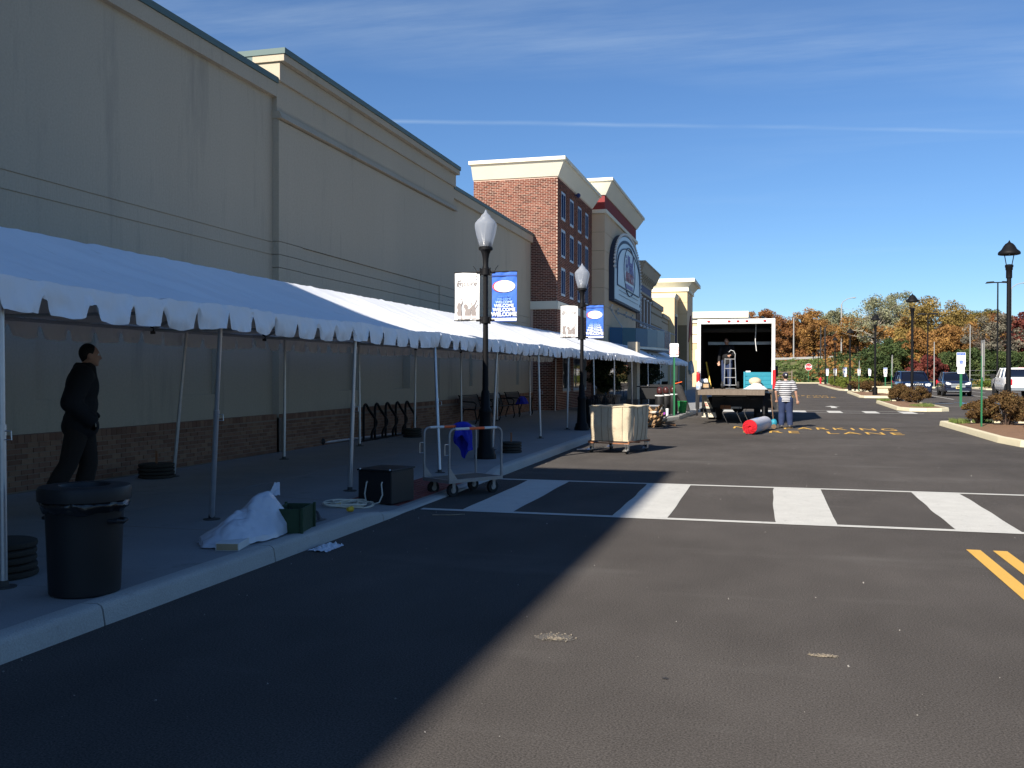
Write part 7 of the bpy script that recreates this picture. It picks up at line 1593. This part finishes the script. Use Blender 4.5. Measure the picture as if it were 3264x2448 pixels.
def suv(name, label, loc, rz, paint, w=0.93, h=1.72, L=4.7, belt=1.06, hood=1.02, style=0):
    """front towards -y"""
    t = thing('parked_suv', label, 'suv', loc, rz); y0 = -L / 2
    def half(wb, zb, zt_, crown=0.03): return [(0, zb), (wb * 0.8, zb), (wb * 0.96, zb + 0.10), (wb, zb + 0.28), (wb, zt_ - 0.22), (wb * 0.97, zt_ - 0.06), (wb * 0.90, zt_), (wb * 0.5, zt_ + crown), (0, zt_ + crown)]
    mb = MB(); ff = 0.02 if style == 0 else 0.10
    loft(mb, [(y0, half(w * 0.86, 0.34, hood - 0.22, 0.0)), (y0 + 0.06 + ff, half(w * 0.94, 0.26, hood - 0.08)), (y0 + 0.30, half(w * 0.98, 0.24, hood)), (y0 + 1.15, half(w, 0.24, belt)), (y0 + 2.0, half(w, 0.24, belt)), (L / 2 - 0.3, half(w, 0.26, belt + 0.02)), (L / 2 - 0.04, half(w * 0.96, 0.32, belt)), (L / 2, half(w * 0.9, 0.42, belt - 0.1))])
    body = mb.build('body', paint, t, smooth=True)
    def gh(wb, wt, z0, z1): return [(0, z0), (wb, z0), (wt, z1 - 0.05), (wt * 0.9, z1), (0, z1 + 0.015)]
    mb = MB(); ys = [y0 + 1.12, y0 + 1.85, y0 + 2.2, L / 2 - 0.75, L / 2 - 0.18]
    loft(mb, [(ys[0], gh(w * 0.88, w * 0.84, belt - 0.02, belt + 0.05)), (ys[1], gh(w * 0.90, w * 0.74, belt - 0.02, h - 0.06)), (ys[2], gh(w * 0.90, w * 0.76, belt - 0.02, h - 0.03)), (ys[3], gh(w * 0.90, w * 0.75, belt - 0.02, h - 0.03)), (ys[4], gh(w * 0.88, w * 0.70, belt - 0.02, belt + 0.12))])
    mb.build('glass_house', m_cglas, t, smooth=True)
    mb = MB(); loft(mb, [(ys[1] - 0.03, [(0, h - 0.09), (w * 0.75, h - 0.09), (w * 0.72, h - 0.045), (0, h - 0.03)]), (ys[2], [(0, h - 0.06), (w * 0.78, h - 0.06), (w * 0.74, h - 0.015), (0, h)]), (ys[3], [(0, h - 0.06), (w * 0.77, h - 0.06), (w * 0.73, h - 0.015), (0, h)]), (ys[3] + 0.25, [(0, h - 0.14), (w * 0.74, h - 0.14), (w * 0.71, h - 0.09), (0, h - 0.07)])]); mb.build('roof', paint, t, smooth=True)
    for s in (-1, 1):
        for (a, b) in (((w * 0.89, ys[0] - 0.02, belt), (w * 0.745, ys[1], h - 0.07)), ((w * 0.905, y0 + 2.42, belt), (w * 0.77, y0 + 2.42, h - 0.06)), ((w * 0.905, y0 + 3.4, belt), (w * 0.77, y0 + 3.4, h - 0.06)), ((w * 0.89, ys[4] - 0.05, belt), (w * 0.75, ys[3], h - 0.06))):
            mb = MB(); mb.tube([(s * a[0], a[1], a[2]), (s * b[0], b[1], b[2])], 0.035, 6); mb.build('pillar', paint, t)
        mb = MB(); mb.tube([(s * w * 0.70, ys[2] + 0.1, h - 0.02), (s * w * 0.70, ys[2] + 0.2, h + 0.04), (s * w * 0.70, ys[3] - 0.1, h + 0.04), (s * w * 0.70, ys[3], h - 0.02)], 0.018, 6); mb.build('roof_rail', m_black, t)
        mb = MB(); mb.obox((s * (w + 0.10), y0 + 1.42, belt + 0.10), (0.20, 0.10, 0.15), (0, 0, s * 0.1), top=0.85); mb.build('wing_mirror', paint if style else m_black, t, bevel=0.02)
        for yw in (y0 + 0.95, L / 2 - 0.95):
            mb = MB(); mb.cyl((s * (w - 0.08), yw, 0.40), (s * (w + 0.004), yw, 0.40), 0.415, n=26); mb.build('wheel_arch', m_black, t)
            wheel(t, *(sorted((s * (w - 0.22), s * (w + 0.012)))), yw, 0.36, 0.66)
        if style == 0:
            mb = MB(); mb.cyl((s * 0.66, y0 - 0.005, hood - 0.17), (s * 0.66, y0 + 0.14, hood - 0.17), 0.095, n=18); mb.cyl((s * 0.52, y0 - 0.012, hood - 0.18), (s * 0.52, y0 + 0.14, hood - 0.18), 0.075, n=16); mb.obox((s * 0.61, y0 + 0.07, hood - 0.17), (0.30, 0.13, 0.15)); mb.build('headlight', m_lens, t, smooth=True)
        else:
            mb = MB(); mb.prism([(s * 0.42, hood - 0.24), (s * 0.46, hood - 0.12), (s * 0.76, hood - 0.02), (s * 0.80, hood - 0.14), (s * 0.70, hood - 0.25)], lambda a, b, tt: (a, tt, b), y0 + 0.0, y0 + 0.22); mb.build('headlight', m_lens, t)
        mb = MB(); mb.cyl((s * 0.66, y0 - 0.012, 0.50), (s * 0.66, y0 + 0.08, 0.50), 0.05, n=12); mb.build('fog_lamp', m_lens, t)
        mb = MB(); mb.obox((s * (w - 0.06), L / 2 - 0.02, belt - 0.1), (0.12, 0.06, 0.32)); mb.build('tail_lamp', m_rlamp, t)
    if style == 0:
        for k in range(7): mb = MB(); x = -0.33 + 0.11 * k; mb.box(x - 0.034, x + 0.034, y0 - 0.014, y0 + 0.05, hood - 0.30, hood - 0.08); g_ = mb.build('grille_slot', m_chrome, t); mb = MB(); mb.box(x - 0.026, x + 0.026, y0 - 0.017, y0 - 0.0145, hood - 0.29, hood - 0.09); mb.build('slot_opening', m_black, g_)
        mb = MB(); mb.box(-w * 0.86, w * 0.86, y0 - 0.05, y0 + 0.1, 0.40, 0.66); mb.build('bumper', m_carb2, t, bevel=0.03)
        mb = MB(); mb.box(-0.45, 0.45, y0 - 0.054, y0 - 0.045, 0.42, 0.50); mb.build('air_intake', m_black, t)
        text('bonnet_emblem', 'Jeep', 0.09, m_chrome, t, (0, y0 + 0.02, hood - 0.03), (1, 0, 0), (0, 0, 1), extrude=0.004)
    else:
        mb = MB(); mb.box(-0.42, 0.42, y0 - 0.012, y0 + 0.06, hood - 0.24, hood - 0.14); mb.build('upper_grille', m_chrome, t, bevel=0.01); mb = MB(); mb.box(-0.46, 0.46, y0 - 0.012, y0 + 0.06, hood - 0.42, hood - 0.27); mb.build('lower_grille', m_chrome, t, bevel=0.01)
        mb = MB(); z = hood - 0.255; mb.prism([(-0.10, z - 0.018), (-0.035, z - 0.018), (-0.035, z - 0.035), (0.03, z - 0.035), (0.03, z - 0.018), (0.10, z - 0.018), (0.115, z + 0.018), (0.05, z + 0.018), (0.05, z + 0.035), (-0.02, z + 0.035), (-0.02, z + 0.018), (-0.085, z + 0.018)], lambda a, b, tt: (a, tt, b), y0 - 0.022, y0 - 0.012); mb.build('bow_tie_emblem', m_gold, t)
        mb = MB(); mb.box(-w * 0.88, w * 0.88, y0 - 0.03, y0 + 0.1, 0.36, 0.56); mb.build('bumper', m_carb2, t, bevel=0.03); mb = MB(); mb.box(-0.7, 0.7, y0 - 0.036, y0 - 0.028, 0.33, 0.37); mb.build('chrome_strip', m_chrome, t)
    mb = MB(); mb.box(-0.155, 0.155, y0 - 0.072, y0 - 0.056, 0.52, 0.67); pl = mb.build('number_plate', m_plate_y, t)
    mb = MB(); mb.box(-0.11, 0.11, y0 - 0.076, y0 - 0.0725, 0.565, 0.63); mb.build('plate_print', m_black, pl)
    return t
suv('jeep', 'dark blue square SUV with seven slot grille behind the middle island', (9.25, 68.4, gz(68)), R(2), m_carb, 0.94, 1.76, 4.75)
suv('crossover', 'dark navy rounded SUV with chrome grille right of the jeep', (12.85, 74.0, gz(74)), R(-3), m_carb2, 0.92, 1.70, 4.75, 1.05, 1.02, 1)
# white pickup, seen from behind
t = thing('pickup_truck', 'white pickup truck with red tail lamps at the right edge', 'pickup', (15.55, 68.0, gz(68)), R(-1)); w = 1.0
def hp(wb, zb, zt_): return [(0, zb), (wb * 0.85, zb), (wb * 0.98, zb + 0.12), (wb, zb + 0.3), (wb, zt_ - 0.12), (wb * 0.96, zt_), (0, zt_)]
mb = MB(); loft(mb, [(-2.95, hp(w * 0.97, 0.55, 1.32)), (-2.9, hp(w, 0.5, 1.36)), (-0.7, hp(w, 0.46, 1.36)), (1.7, hp(w, 0.46, 1.30)), (2.75, hp(w * 0.97, 0.46, 1.22)), (2.95, hp(w * 0.85, 0.5, 1.05))]); mb.build('body', m_carw, t, smooth=True)
mb = MB(); mb.box(-w * 0.86, w * 0.86, -2.80, -0.85, 1.362, 1.366); mb.build('bed_opening', m_black, t)
def ghp(wb, wt, z0, z1): return [(0, z0), (wb, z0), (wt, z1 - 0.05), (wt * 0.9, z1), (0, z1 + 0.02)]
mb = MB(); loft(mb, [(-0.78, ghp(0.93, 0.80, 1.30, 1.50)), (-0.62, ghp(0.93, 0.78, 1.30, 1.94)), (0.75, ghp(0.93, 0.78, 1.28, 1.96)), (1.55, ghp(0.92, 0.85, 1.26, 1.34))]); mb.build('glass_house', m_cglas, t, smooth=True)
mb = MB(); loft(mb, [(-0.72, [(0, 1.86), (0.80, 1.86), (0.76, 1.95), (0, 1.975)]), (0.8, [(0, 1.88), (0.80, 1.88), (0.76, 1.965), (0, 1.99)]), (0.98, [(0, 1.80), (0.78, 1.80), (0.74, 1.88), (0, 1.90)])]); mb.build('roof', m_carw, t, smooth=True)
for s in (-1, 1):
    for a, b in (((0.93, -0.78, 1.32), (0.80, -0.66, 1.92)), ((0.935, 0.25, 1.30), (0.80, 0.25, 1.93)), ((0.92, 1.5, 1.28), (0.79, 0.80, 1.93))): mb = MB(); mb.tube([(s * a[0], a[1], a[2]), (s * b[0], b[1], b[2])], 0.045, 6); mb.build('pillar', m_carw, t)
    mb = MB(); mb.obox((s * 0.93, -2.93, 1.05), (0.17, 0.10, 0.38)); mb.build('tail_lamp', m_rlamp, t, bevel=0.02)
    mb = MB(); mb.obox((s * 1.20, 1.15, 1.42), (0.26, 0.12, 0.30)); mb.cyl((s * 0.95, 1.15, 1.38), (s * 1.1, 1.15, 1.40), 0.03, n=6); mb.build('wing_mirror', m_black, t, bevel=0.02)
    for yw in (-1.75, 1.85):
        mb = MB(); mb.cyl((s * (w - 0.08), yw, 0.46), (s * (w + 0.004), yw, 0.46), 0.48, n=26); mb.build('wheel_arch', m_black, t); wheel(t, *sorted((s * (w - 0.24), s * (w + 0.012))), yw, 0.42, 0.6)
    for yd in (-0.05, 0.75): mb = MB(); mb.obox((s * 1.005, yd, 1.12), (0.02, 0.14, 0.035)); mb.build('door_handle', m_black, t)
    text('door_lettering', 'FREEHOLD', 0.12, m_black, t, (s * 1.003, 0.75, 0.98), (0, -s, 0) if s < 0 else (0, 1, 0), (0, 0, 1)) if False else None
mb = MB(); mb.box(-0.95, 0.95, -3.05, -2.93, 0.50, 0.72); mb.build('rear_bumper', m_chrome, t, bevel=0.03)
mb = MB(); mb.obox((0.15, -0.68, 1.965), (0.38, 0.06, 0.05)); mb.build('brake_light', m_rlamp, t)
mb = MB(); mb.box(-0.14, 0.14, -2.975, -2.962, 1.14, 1.19); mb.build('tailgate_handle', m_black, t)
# ---------------------------------------------------------------- shrubs
m_russet = ramp_mat('russet_leaf', [(0, (0.042, 0.024, 0.010)), (0.4, (0.090, 0.050, 0.018)), (0.75, (0.135, 0.080, 0.028)), (1, (0.085, 0.095, 0.03))], vs=3.5, bump=0, island=0.55, transl=0.15)
m_yg = ramp_mat('yellow_green_leaf', [(0, (0.035, 0.055, 0.010)), (0.5, (0.10, 0.13, 0.02)), (1, (0.24, 0.23, 0.05))], vs=2.5, bump=0, island=0.5, transl=0.15)
m_gr = ramp_mat('green_leaf', [(0, (0.018, 0.035, 0.008)), (0.5, (0.05, 0.085, 0.018)), (1, (0.12, 0.14, 0.035))], vs=1.2, bump=0, island=0.5, transl=0.15)
m_twig = mat('twig', (0.09, 0.06, 0.045), 0.9)
def shrub_mesh(r, h, seed, leaf, n):
    rnd = random.Random(seed); cs, rs = [], []
    for i in range(26):
        a = rnd.random() * 6.28; q = math.sqrt(rnd.random()) * r * 0.85; z = h * (0.25 + 0.60 * rnd.random() * (1 - 0.5 * (q / r) ** 2)); cs.append((q * math.cos(a), q * math.sin(a), z)); rs.append(r * (0.20 + 0.14 * rnd.random()))
    me = leaf_mesh('foliage', cs, rs, n, leaf, seed)
    mb = MB()
    for c in cs: mb.tube([(c[0] * 0.15, c[1] * 0.15, 0), (c[0] * 0.6, c[1] * 0.6, c[2] * 0.6), (c[0] * 1.1, c[1] * 1.1, c[2] * 1.05)], [0.012, 0.008, 0.003], 5)
    return me, mb.mesh('stems')
def shrub(name, label, x, y, r, h, m, seed, leaf=0.035, n=130, group=None, zb=0.14):
    t = thing(name, label, 'shrub', (x, y, (gz(y) if y < 150 else terrain(x, y)) + zb), 0, group); a, b = shrub_mesh(r, h, seed, leaf, n); obj('foliage', a, m, t, normals=False); obj('stems', b, m_twig, t, normals=False); return t
k = 0
for (x, y, r, h, lb) in ((5.98, 30.4, 0.48, 0.85, 'russet shrub leftmost in the nearest island, left of the edge-on sign'), (6.45, 29.2, 0.62, 1.05, 'full russet shrub right of the edge-on sign in the nearest island'), (7.35, 30.0, 0.62, 1.0, 'russet shrub at the foot of the nearest bell lamp'), (7.0, 27.6, 0.60, 0.95, 'front russet shrub at the right picture edge'), (8.2, 28.6, 0.6, 1.0, 'russet shrub at the right rim of the nearest island')):
    shrub('russet_shrub', lb, x, y, r, h, m_russet, 20 + k, 0.030, 230, 'russet shrubs in the nearest island'); k += 1
for (x, y, r, h, lb) in ((6.45, 52.0, 0.62, 1.05, 'russet shrub left of the second bell lamp in the middle island'), (6.95, 49.6, 0.62, 0.95, 'russet shrub right of the second bell lamp in the middle island'), (6.75, 54.0, 0.6, 1.0, 'russet shrub at the back of the middle island')):
    shrub('russet_shrub', lb, x, y, r, h, m_russet, 20 + k, 0.035, 170, 'russet shrubs in the middle island'); k += 1
for (x, y, r, h, lb) in ((6.9, 76.5, 0.95, 1.3, 'brown shrub left of the third bell lamp in the far island'), (7.7, 78.5, 0.9, 1.0, 'brown shrub behind the stone planter')):
    shrub('russet_shrub', lb, x, y, r, h, m_russet, 20 + k, 0.045, 130, 'brown shrubs in the far island'); k += 1
for i, (x, y) in enumerate(((7.3, 93), (7.6, 97.5), (7.4, 102), (7.9, 107), (7.6, 112), (8.0, 118), (8.0, 124), (8.6, 130), (9.0, 95), (9.4, 101), (9.8, 110))):
    shrub('yellow_green_shrub', 'yellow green shrub in the long distant island, number %s from the front' % ('first second third fourth fifth sixth seventh eighth ninth tenth eleventh'.split()[i]), x, y, 1.1, 1.05, m_yg, 60 + i, 0.06, 90, 'yellow green shrubs in the long distant island')
# tufts of low grass in the islands
def tufts(label, spots, seed):
    rng = random.Random(seed); mb = MB()
    for (x, y, r, n) in spots:
        for i in range(n):
            a = rng.random() * 6.28; q = r * math.sqrt(rng.random()); X, Y = x + q * math.cos(a), y + q * math.sin(a) * 1.6; z = gz(Y) + 0.13; h = 0.06 + 0.10 * rng.random(); d = rng.random() * 6.28; dx, dy = 0.05 * math.cos(d), 0.05 * math.sin(d); wx, wy = 0.012 * math.sin(d), -0.012 * math.cos(d)
            b = mb.addv([(X - wx, Y - wy, z), (X + wx, Y + wy, z), (X + dx, Y + dy, z + h)]); mb.face((b, b + 1, b + 2))
    o = mb.build('grass_tufts', m_tuft); tag(o, label, 'grass', kind='stuff')
tufts('low green grass clumps at the rim of the nearest island', [(5.6, 31.3, 0.30, 600), (6.6, 24.3, 0.55, 700), (6.3, 31.6, 0.3, 300)], 1)
tufts('low green grass clumps in the middle island', [(6.6, 45.5, 0.5, 700), (6.0, 54.6, 0.35, 400), (7.0, 47.0, 0.35, 300)], 2)
shrub('low_shrub', 'olive low shrub in the planted strip left of the pickup', 21.4, 101.5, 1.6, 1.0, m_yg, 90, 0.07, 110)
# ---------------------------------------------------------------- trees
m_bark = mat('bark', (0.14, 0.10, 0.075), 0.95, var=0.25, vs=4, bump=0.7, bs=14, stretch=(1, 1, 0.3)); m_barkp = mat('pale_bark', (0.36, 0.31, 0.25), 0.95, var=0.2, vs=3)
AUT = dict(
    rust=[(0, (0.055, 0.018, 0.008)), (0.35, (0.15, 0.048, 0.012)), (0.7, (0.26, 0.095, 0.02)), (1, (0.36, 0.15, 0.035))],
    orange=[(0, (0.07, 0.028, 0.008)), (0.35, (0.19, 0.075, 0.014)), (0.7, (0.32, 0.14, 0.022)), (1, (0.44, 0.22, 0.04))],
    gold=[(0, (0.06, 0.038, 0.008)), (0.4, (0.17, 0.10, 0.016)), (0.75, (0.28, 0.16, 0.026)), (1, (0.36, 0.22, 0.05))],
    sage=[(0, (0.11, 0.10, 0.055)), (0.5, (0.19, 0.17, 0.095)), (1, (0.28, 0.25, 0.15))],
    green=[(0, (0.014, 0.024, 0.008)), (0.5, (0.04, 0.06, 0.015)), (1, (0.12, 0.13, 0.035))],
    olive=[(0, (0.035, 0.032, 0.010)), (0.5, (0.10, 0.085, 0.022)), (1, (0.20, 0.16, 0.05))],
    red=[(0, (0.05, 0.008, 0.010)), (0.5, (0.14, 0.022, 0.018)), (1, (0.24, 0.06, 0.03))],
    weed=[(0, (0.035, 0.055, 0.012)), (0.5, (0.085, 0.115, 0.025)), (1, (0.18, 0.19, 0.05))],
    grey=[(0, (0.07, 0.055, 0.045)), (0.5, (0.14, 0.11, 0.085)), (1, (0.22, 0.18, 0.14))])
def soft(c): l = 0.3 * c[0] + 0.6 * c[1] + 0.1 * c[2]; return tuple((l + (q - l) * 0.84) * g_ for q, g_ in zip(c, (1.22, 1.34, 1.2)))
AUT = {kk: [(p_, soft(c_)) for p_, c_ in v] for kk, v in AUT.items()}
MA = {kk: ramp_mat('leaf_' + kk, v, vs=0.55, bump=0, island=0.22, transl=0.22, rough=0.75) for kk, v in AUT.items()}
def tree(name, label, x, y, H, RX, kind, seed, base=None, dens=1.0, leaf=0.20, low=0.22, bare=0.0, group='autumn trees beyond the lot', pale=False):
    z0 = terrain(x, y) - 0.1 if base is None else base
    t = thing(name, label, 'tree', (x, y, z0), 0, group); rnd = random.Random(seed); mb = MB(); m_ = m_barkp if pale else m_bark
    tr = 0.018 * H + 0.08; tip = Vector((rnd.uniform(-.4, .4), rnd.uniform(-.4, .4), H * 0.78)); mid = Vector((rnd.uniform(-.3, .3), 0, H * 0.4))
    mb.tube([(0, 0, -0.3), (0.02, 0, 0.4), mid, tip], [tr * 1.35, tr, tr * 0.62, tr * 0.15], 9); cs, rs = [], []
    nl = 22
    for i in range(nl):
        u = (i + 0.5) / nl; zb = H * (low + (0.62 - low) * u ** 1.1); a = i * 2.4 + rnd.uniform(-.4, .4); prof = math.sin(math.pi * (0.16 + 0.72 * u)) ** 0.7
        Lr = RX * prof * rnd.uniform(0.72, 1.05); ze = zb + H * rnd.uniform(0.14, 0.26); p0 = mid * min(1, zb / (H * .4)) if zb < H * .4 else mid.lerp(tip, (zb - H * .4) / (H * .38)); p0 = Vector((p0.x, p0.y, zb)); p2 = Vector((Lr * math.cos(a), Lr * math.sin(a), min(ze, H * 0.97))); p1 = p0.lerp(p2, 0.5) + Vector((0, 0, 0.05 * H))
        mb.tube([p0, p1, p2], [tr * 0.42, tr * 0.24, tr * 0.06], 6)
        for q in (0.5, 0.72, 0.92, 1.05):
            c = p0.lerp(p2, q) + Vector((rnd.gauss(0, .12), rnd.gauss(0, .12), rnd.gauss(0, .08) + .06)) * RX
            if rnd.random() > bare: cs.append(tuple(c)); rs.append(RX * rnd.uniform(0.15, 0.27))
            mb.tube([p1.lerp(p2, q * .8), Vector(c)], [tr * 0.10, 0.012], 4)
    for i in range(16):
        a = rnd.random() * 6.28; q = RX * 0.5 * math.sqrt(rnd.random()); cs.append((tip.x + q * math.cos(a), tip.y + q * math.sin(a), H * rnd.uniform(0.76, 0.97))); rs.append(RX * rnd.uniform(0.14, 0.24))
    if bare > 0.3:
        for i in range(60):
            a = rnd.random() * 6.28; e = rnd.uniform(0.3, 1.2); s0 = Vector((0, 0, H * rnd.uniform(.4, .7))); d = Vector((math.cos(a) * math.cos(e), math.sin(a) * math.cos(e), math.sin(e))); mb.tube([s0, s0 + d * H * .18, s0 + d * H * 0.34 + Vector((rnd.gauss(0, .3), rnd.gauss(0, .3), 0))], [tr * .2, tr * .1, 0.015], 4)
    obj('trunk', mb.mesh('trunk'), m_, t, normals=False)
    obj('crown', leaf_mesh('crown', cs, rs, int(150 * dens), leaf, seed, 0.8), MA[kind], t, normals=False)
    return t
# (name, label, picture column, distance y, height above its foot, radius, kind ...)
def colx(px_, y):               # world x seen at photo column px_ for a given distance
    ang = math.atan((px_ - 1632) / F_PX) - yaw; return math.tan(ang) * y
for (nm, lb, px_, y, H, RX, kd, kw) in (
    ('maple_tree', 'dark rust tree peeping over the truck roof', 2425, 205, 14.0, 5.0, 'rust', dict(low=0.1)),
    ('maple_tree', 'dark rust and green tree just right of the truck', 2505, 200, 12.0, 5.2, 'rust', dict(low=0.06)),
    ('oak_tree', 'olive tree low behind the guard rail near the truck', 2540, 206, 11.0, 5, 'olive', dict(low=0.04)),
    ('maple_tree', 'bright orange tree above the guard rail', 2575, 200, 13.2, 5.2, 'orange', dict(low=0.10)),
    ('poplar_tree', 'pale sage tree left of the greyish centre tree', 2640, 212, 14.0, 5.0, 'sage', dict(bare=0.25)),
    ('poplar_tree', 'small pale sage tree behind the fifth bell lamp', 2690, 216, 13.0, 5.0, 'sage', dict(bare=0.25)),
    ('maple_tree', 'small rusty tree at guard rail height near the sixth lamp', 2690, 196, 7.0, 4.2, 'rust', dict(low=0.05)),
    ('maple_tree', 'rusty orange tree below the tall pale tree', 2735, 180, 10.0, 4.2, 'orange', dict(bare=0.1)),
    ('cottonwood_tree', 'tall pale half bare tree in the centre of the tree line', 2795, 172, 15.0, 6.0, 'sage', dict(bare=0.42, pale=True, dens=0.7)),
    ('cottonwood_tree', 'pale half bare tree right of the tall centre tree', 2860, 178, 15.2, 5.0, 'sage', dict(bare=0.5, pale=True, dens=0.6)),
    ('evergreen_tree', 'dark green tree between the pale trees and the big oak', 2815, 150, 7.5, 3.6, 'green', dict(low=0.05)),
    ('evergreen_tree', 'dark green tree left of the second bell lamp', 2860, 138, 7.6, 3.6, 'green', dict(low=0.05)),
    ('oak_tree', 'yellow green tree in front of the dark evergreens', 2865, 143, 8.2, 2.6, 'gold', dict(low=0.35)),
    ('oak_tree', 'great golden oak, tallest tree in the picture', 2975, 150, 14.6, 6.0, 'gold', dict(dens=1.3, low=0.15)),
    ('oak_tree', 'orange flank tree left of the great golden oak', 2900, 152, 11.5, 4.4, 'orange', dict(low=0.12)),
    ('oak_tree', 'orange tree below the great golden oak', 2945, 138, 8.6, 3.6, 'orange', dict(low=0.12)),
    ('oak_tree', 'golden tree right of the great golden oak', 3080, 154, 12.2, 5.0, 'gold', dict(dens=1.2)),
    ('oak_tree', 'rusty orange spreading tree above the dark crossover', 3050, 134, 8.8, 4.4, 'orange', dict(low=0.25)),
    ('cottonwood_tree', 'grey brown bare branched tree left of the pickup', 3165, 128, 10.0, 3.6, 'grey', dict(bare=0.55, dens=0.6)),
    ('oak_tree', 'brownish tree behind the nearest bell lamp', 3190, 165, 11.0, 4.4, 'rust', dict(bare=0.2)),
    ('maple_tree', 'olive brown tree right of the nearest bell lamp', 3235, 150, 8.8, 3.8, 'olive', dict(bare=0.2)),
    ('maple_tree', 'deep red tree at the right picture edge', 3285, 145, 11.2, 3.6, 'red', {}),
    ('small_maple', 'small crimson tree behind the dark crossover', 2960, 121, 4.6, 2.0, 'red', dict(low=0.12)),
    ('evergreen_tree', 'dark green low tree behind the crossover roof', 3020, 124, 4.6, 3.2, 'green', dict(low=0.03)),
    ('evergreen_tree', 'dark green low tree beneath the bare branched tree', 3110, 126, 5.0, 3.4, 'green', dict(low=0.03)),
    ('evergreen_tree', 'dark green low tree behind the pickup', 3210, 124, 4.6, 3.4, 'green', dict(low=0.03)),
    ('oak_tree', 'distant brown tree far behind the right tree line', 3130, 178, 11.0, 5, 'olive', {}),
    ('poplar_tree', 'tiny pale tree over the distant cream building', 2385, 216, 12.8, 4.0, 'sage', dict(bare=0.2)),
    ('poplar_tree', 'tiny pale tree right of the other over the cream building', 2345, 230, 12.5, 4.0, 'sage', dict(bare=0.3))):
    tree(nm, lb, colx(px_, y), y, H * 0.80, RX * 0.93, kd, int(px_ + y * 7), leaf=0.085 + 0.0004 * y, **kw)
# scrub and long grass on the embankment, too many to count
def scrub(label, n, xr, yr, kind, seed, size, hgt):
    rng = random.Random(seed); cs, rs = [], []
    for i in range(n):
        y = rng.uniform(*yr); x = rng.uniform(xr[0], xr[1]) * (y / 150.0)
        if 150 > y and x < 21: y = 151 + 3 * rng.random()
        cs.append((x, y, terrain(x, y) + hgt * rng.random() * 0.6)); rs.append(hgt * (0.5 + rng.random()))
    o = obj('scrub', leaf_mesh('scrub', cs, rs, 26, size, seed, 0.55), MA[kind], normals=False); tag(o, label, 'scrub', kind='stuff')
scrub('green scrub and weeds covering the embankment', 1500, (-8, 36), (152, 184), 'weed', 1, 0.17, 0.5)
scrub('darker green brambles along the foot of the embankment', 420, (2, 36), (150, 170), 'green', 2, 0.20, 0.7)
scrub('rusty dry bracken patches on the embankment', 260, (-6, 36), (153, 168), 'orange', 3, 0.18, 0.5)
scrub('yellow green undergrowth beneath the right tree line', 420, (20, 40), (109, 140), 'gold', 4, 0.16, 0.6)
scrub('green undergrowth at the lot edge behind the cars', 520, (16, 40), (108.6, 132), 'green', 5, 0.16, 0.7)
for i_, (kd_, xr_, yr_, hg_, n_) in enumerate((('rust', (-8, 13), (197, 203), 2.6, 190), ('olive', (-8, 20), (199, 212), 3.2, 240), ('green', (10, 24), (176, 186), 1.8, 160), ('orange', (8, 30), (158, 180), 1.5, 140), ('olive', (14, 40), (140, 168), 1.8, 260))):
    scrub(('rusty thicket behind the guard rail', 'olive thicket filling the gaps behind the guard rail', 'dark thicket right of the guard rail', 'orange thicket beneath the pale half bare trees', 'olive thicket beneath the golden oaks')[i_], n_, xr_, yr_, kd_, 40 + i_, 0.24, hg_)
# chain fence posts at the back of the lot
fc = thing('wire_fence', 'low wire fence with pale posts behind the pickup', 'fence', (0, 0, 0))
for i in range(7):
    x = 19.5 + i * 2.4; z = terrain(x, 110.5); mb = MB(); mb.cyl((x, 110.5, z), (x, 110.5, z + 2.0), 0.05, n=6); mb.build('post', m_galv, fc)
for k in range(4):
    mb = MB(); mb.tube([(19.5 + i * 2.4, 110.5, terrain(19.5 + i * 2.4, 110.5) + 0.45 + k * 0.5) for i in range(7)], 0.012, 4); mb.build('wire', m_galv, fc)
gt = thing('field_gate', 'weathered gate post and bar at the foot of the embankment', 'gate', (2.6, 152.5, terrain(2.6, 152.5)))
for x in (-2.2, 0.9): mb = MB(); mb.box(x - 0.09, x + 0.09, 0, 0.15, -0.2, 1.9); mb.build('gate_post', m_wood2, gt)
for z in (0.6, 1.1, 1.6): mb = MB(); mb.box(-2.1, 0.8, 0.03, 0.09, z, z + 0.1); mb.build('gate_bar', m_wood2, gt)
t = thing('road_sign_back', 'tall pair of grey sign posts beyond the fifth bell lamp', 'sign post', (9.3, 184, terrain(9.3, 184)))
for x in (0, 0.75): mb = MB(); mb.box(x - 0.12, x + 0.12, 0, 0.1, 0, 6.2); mb.build('post', m_tsteel, t)
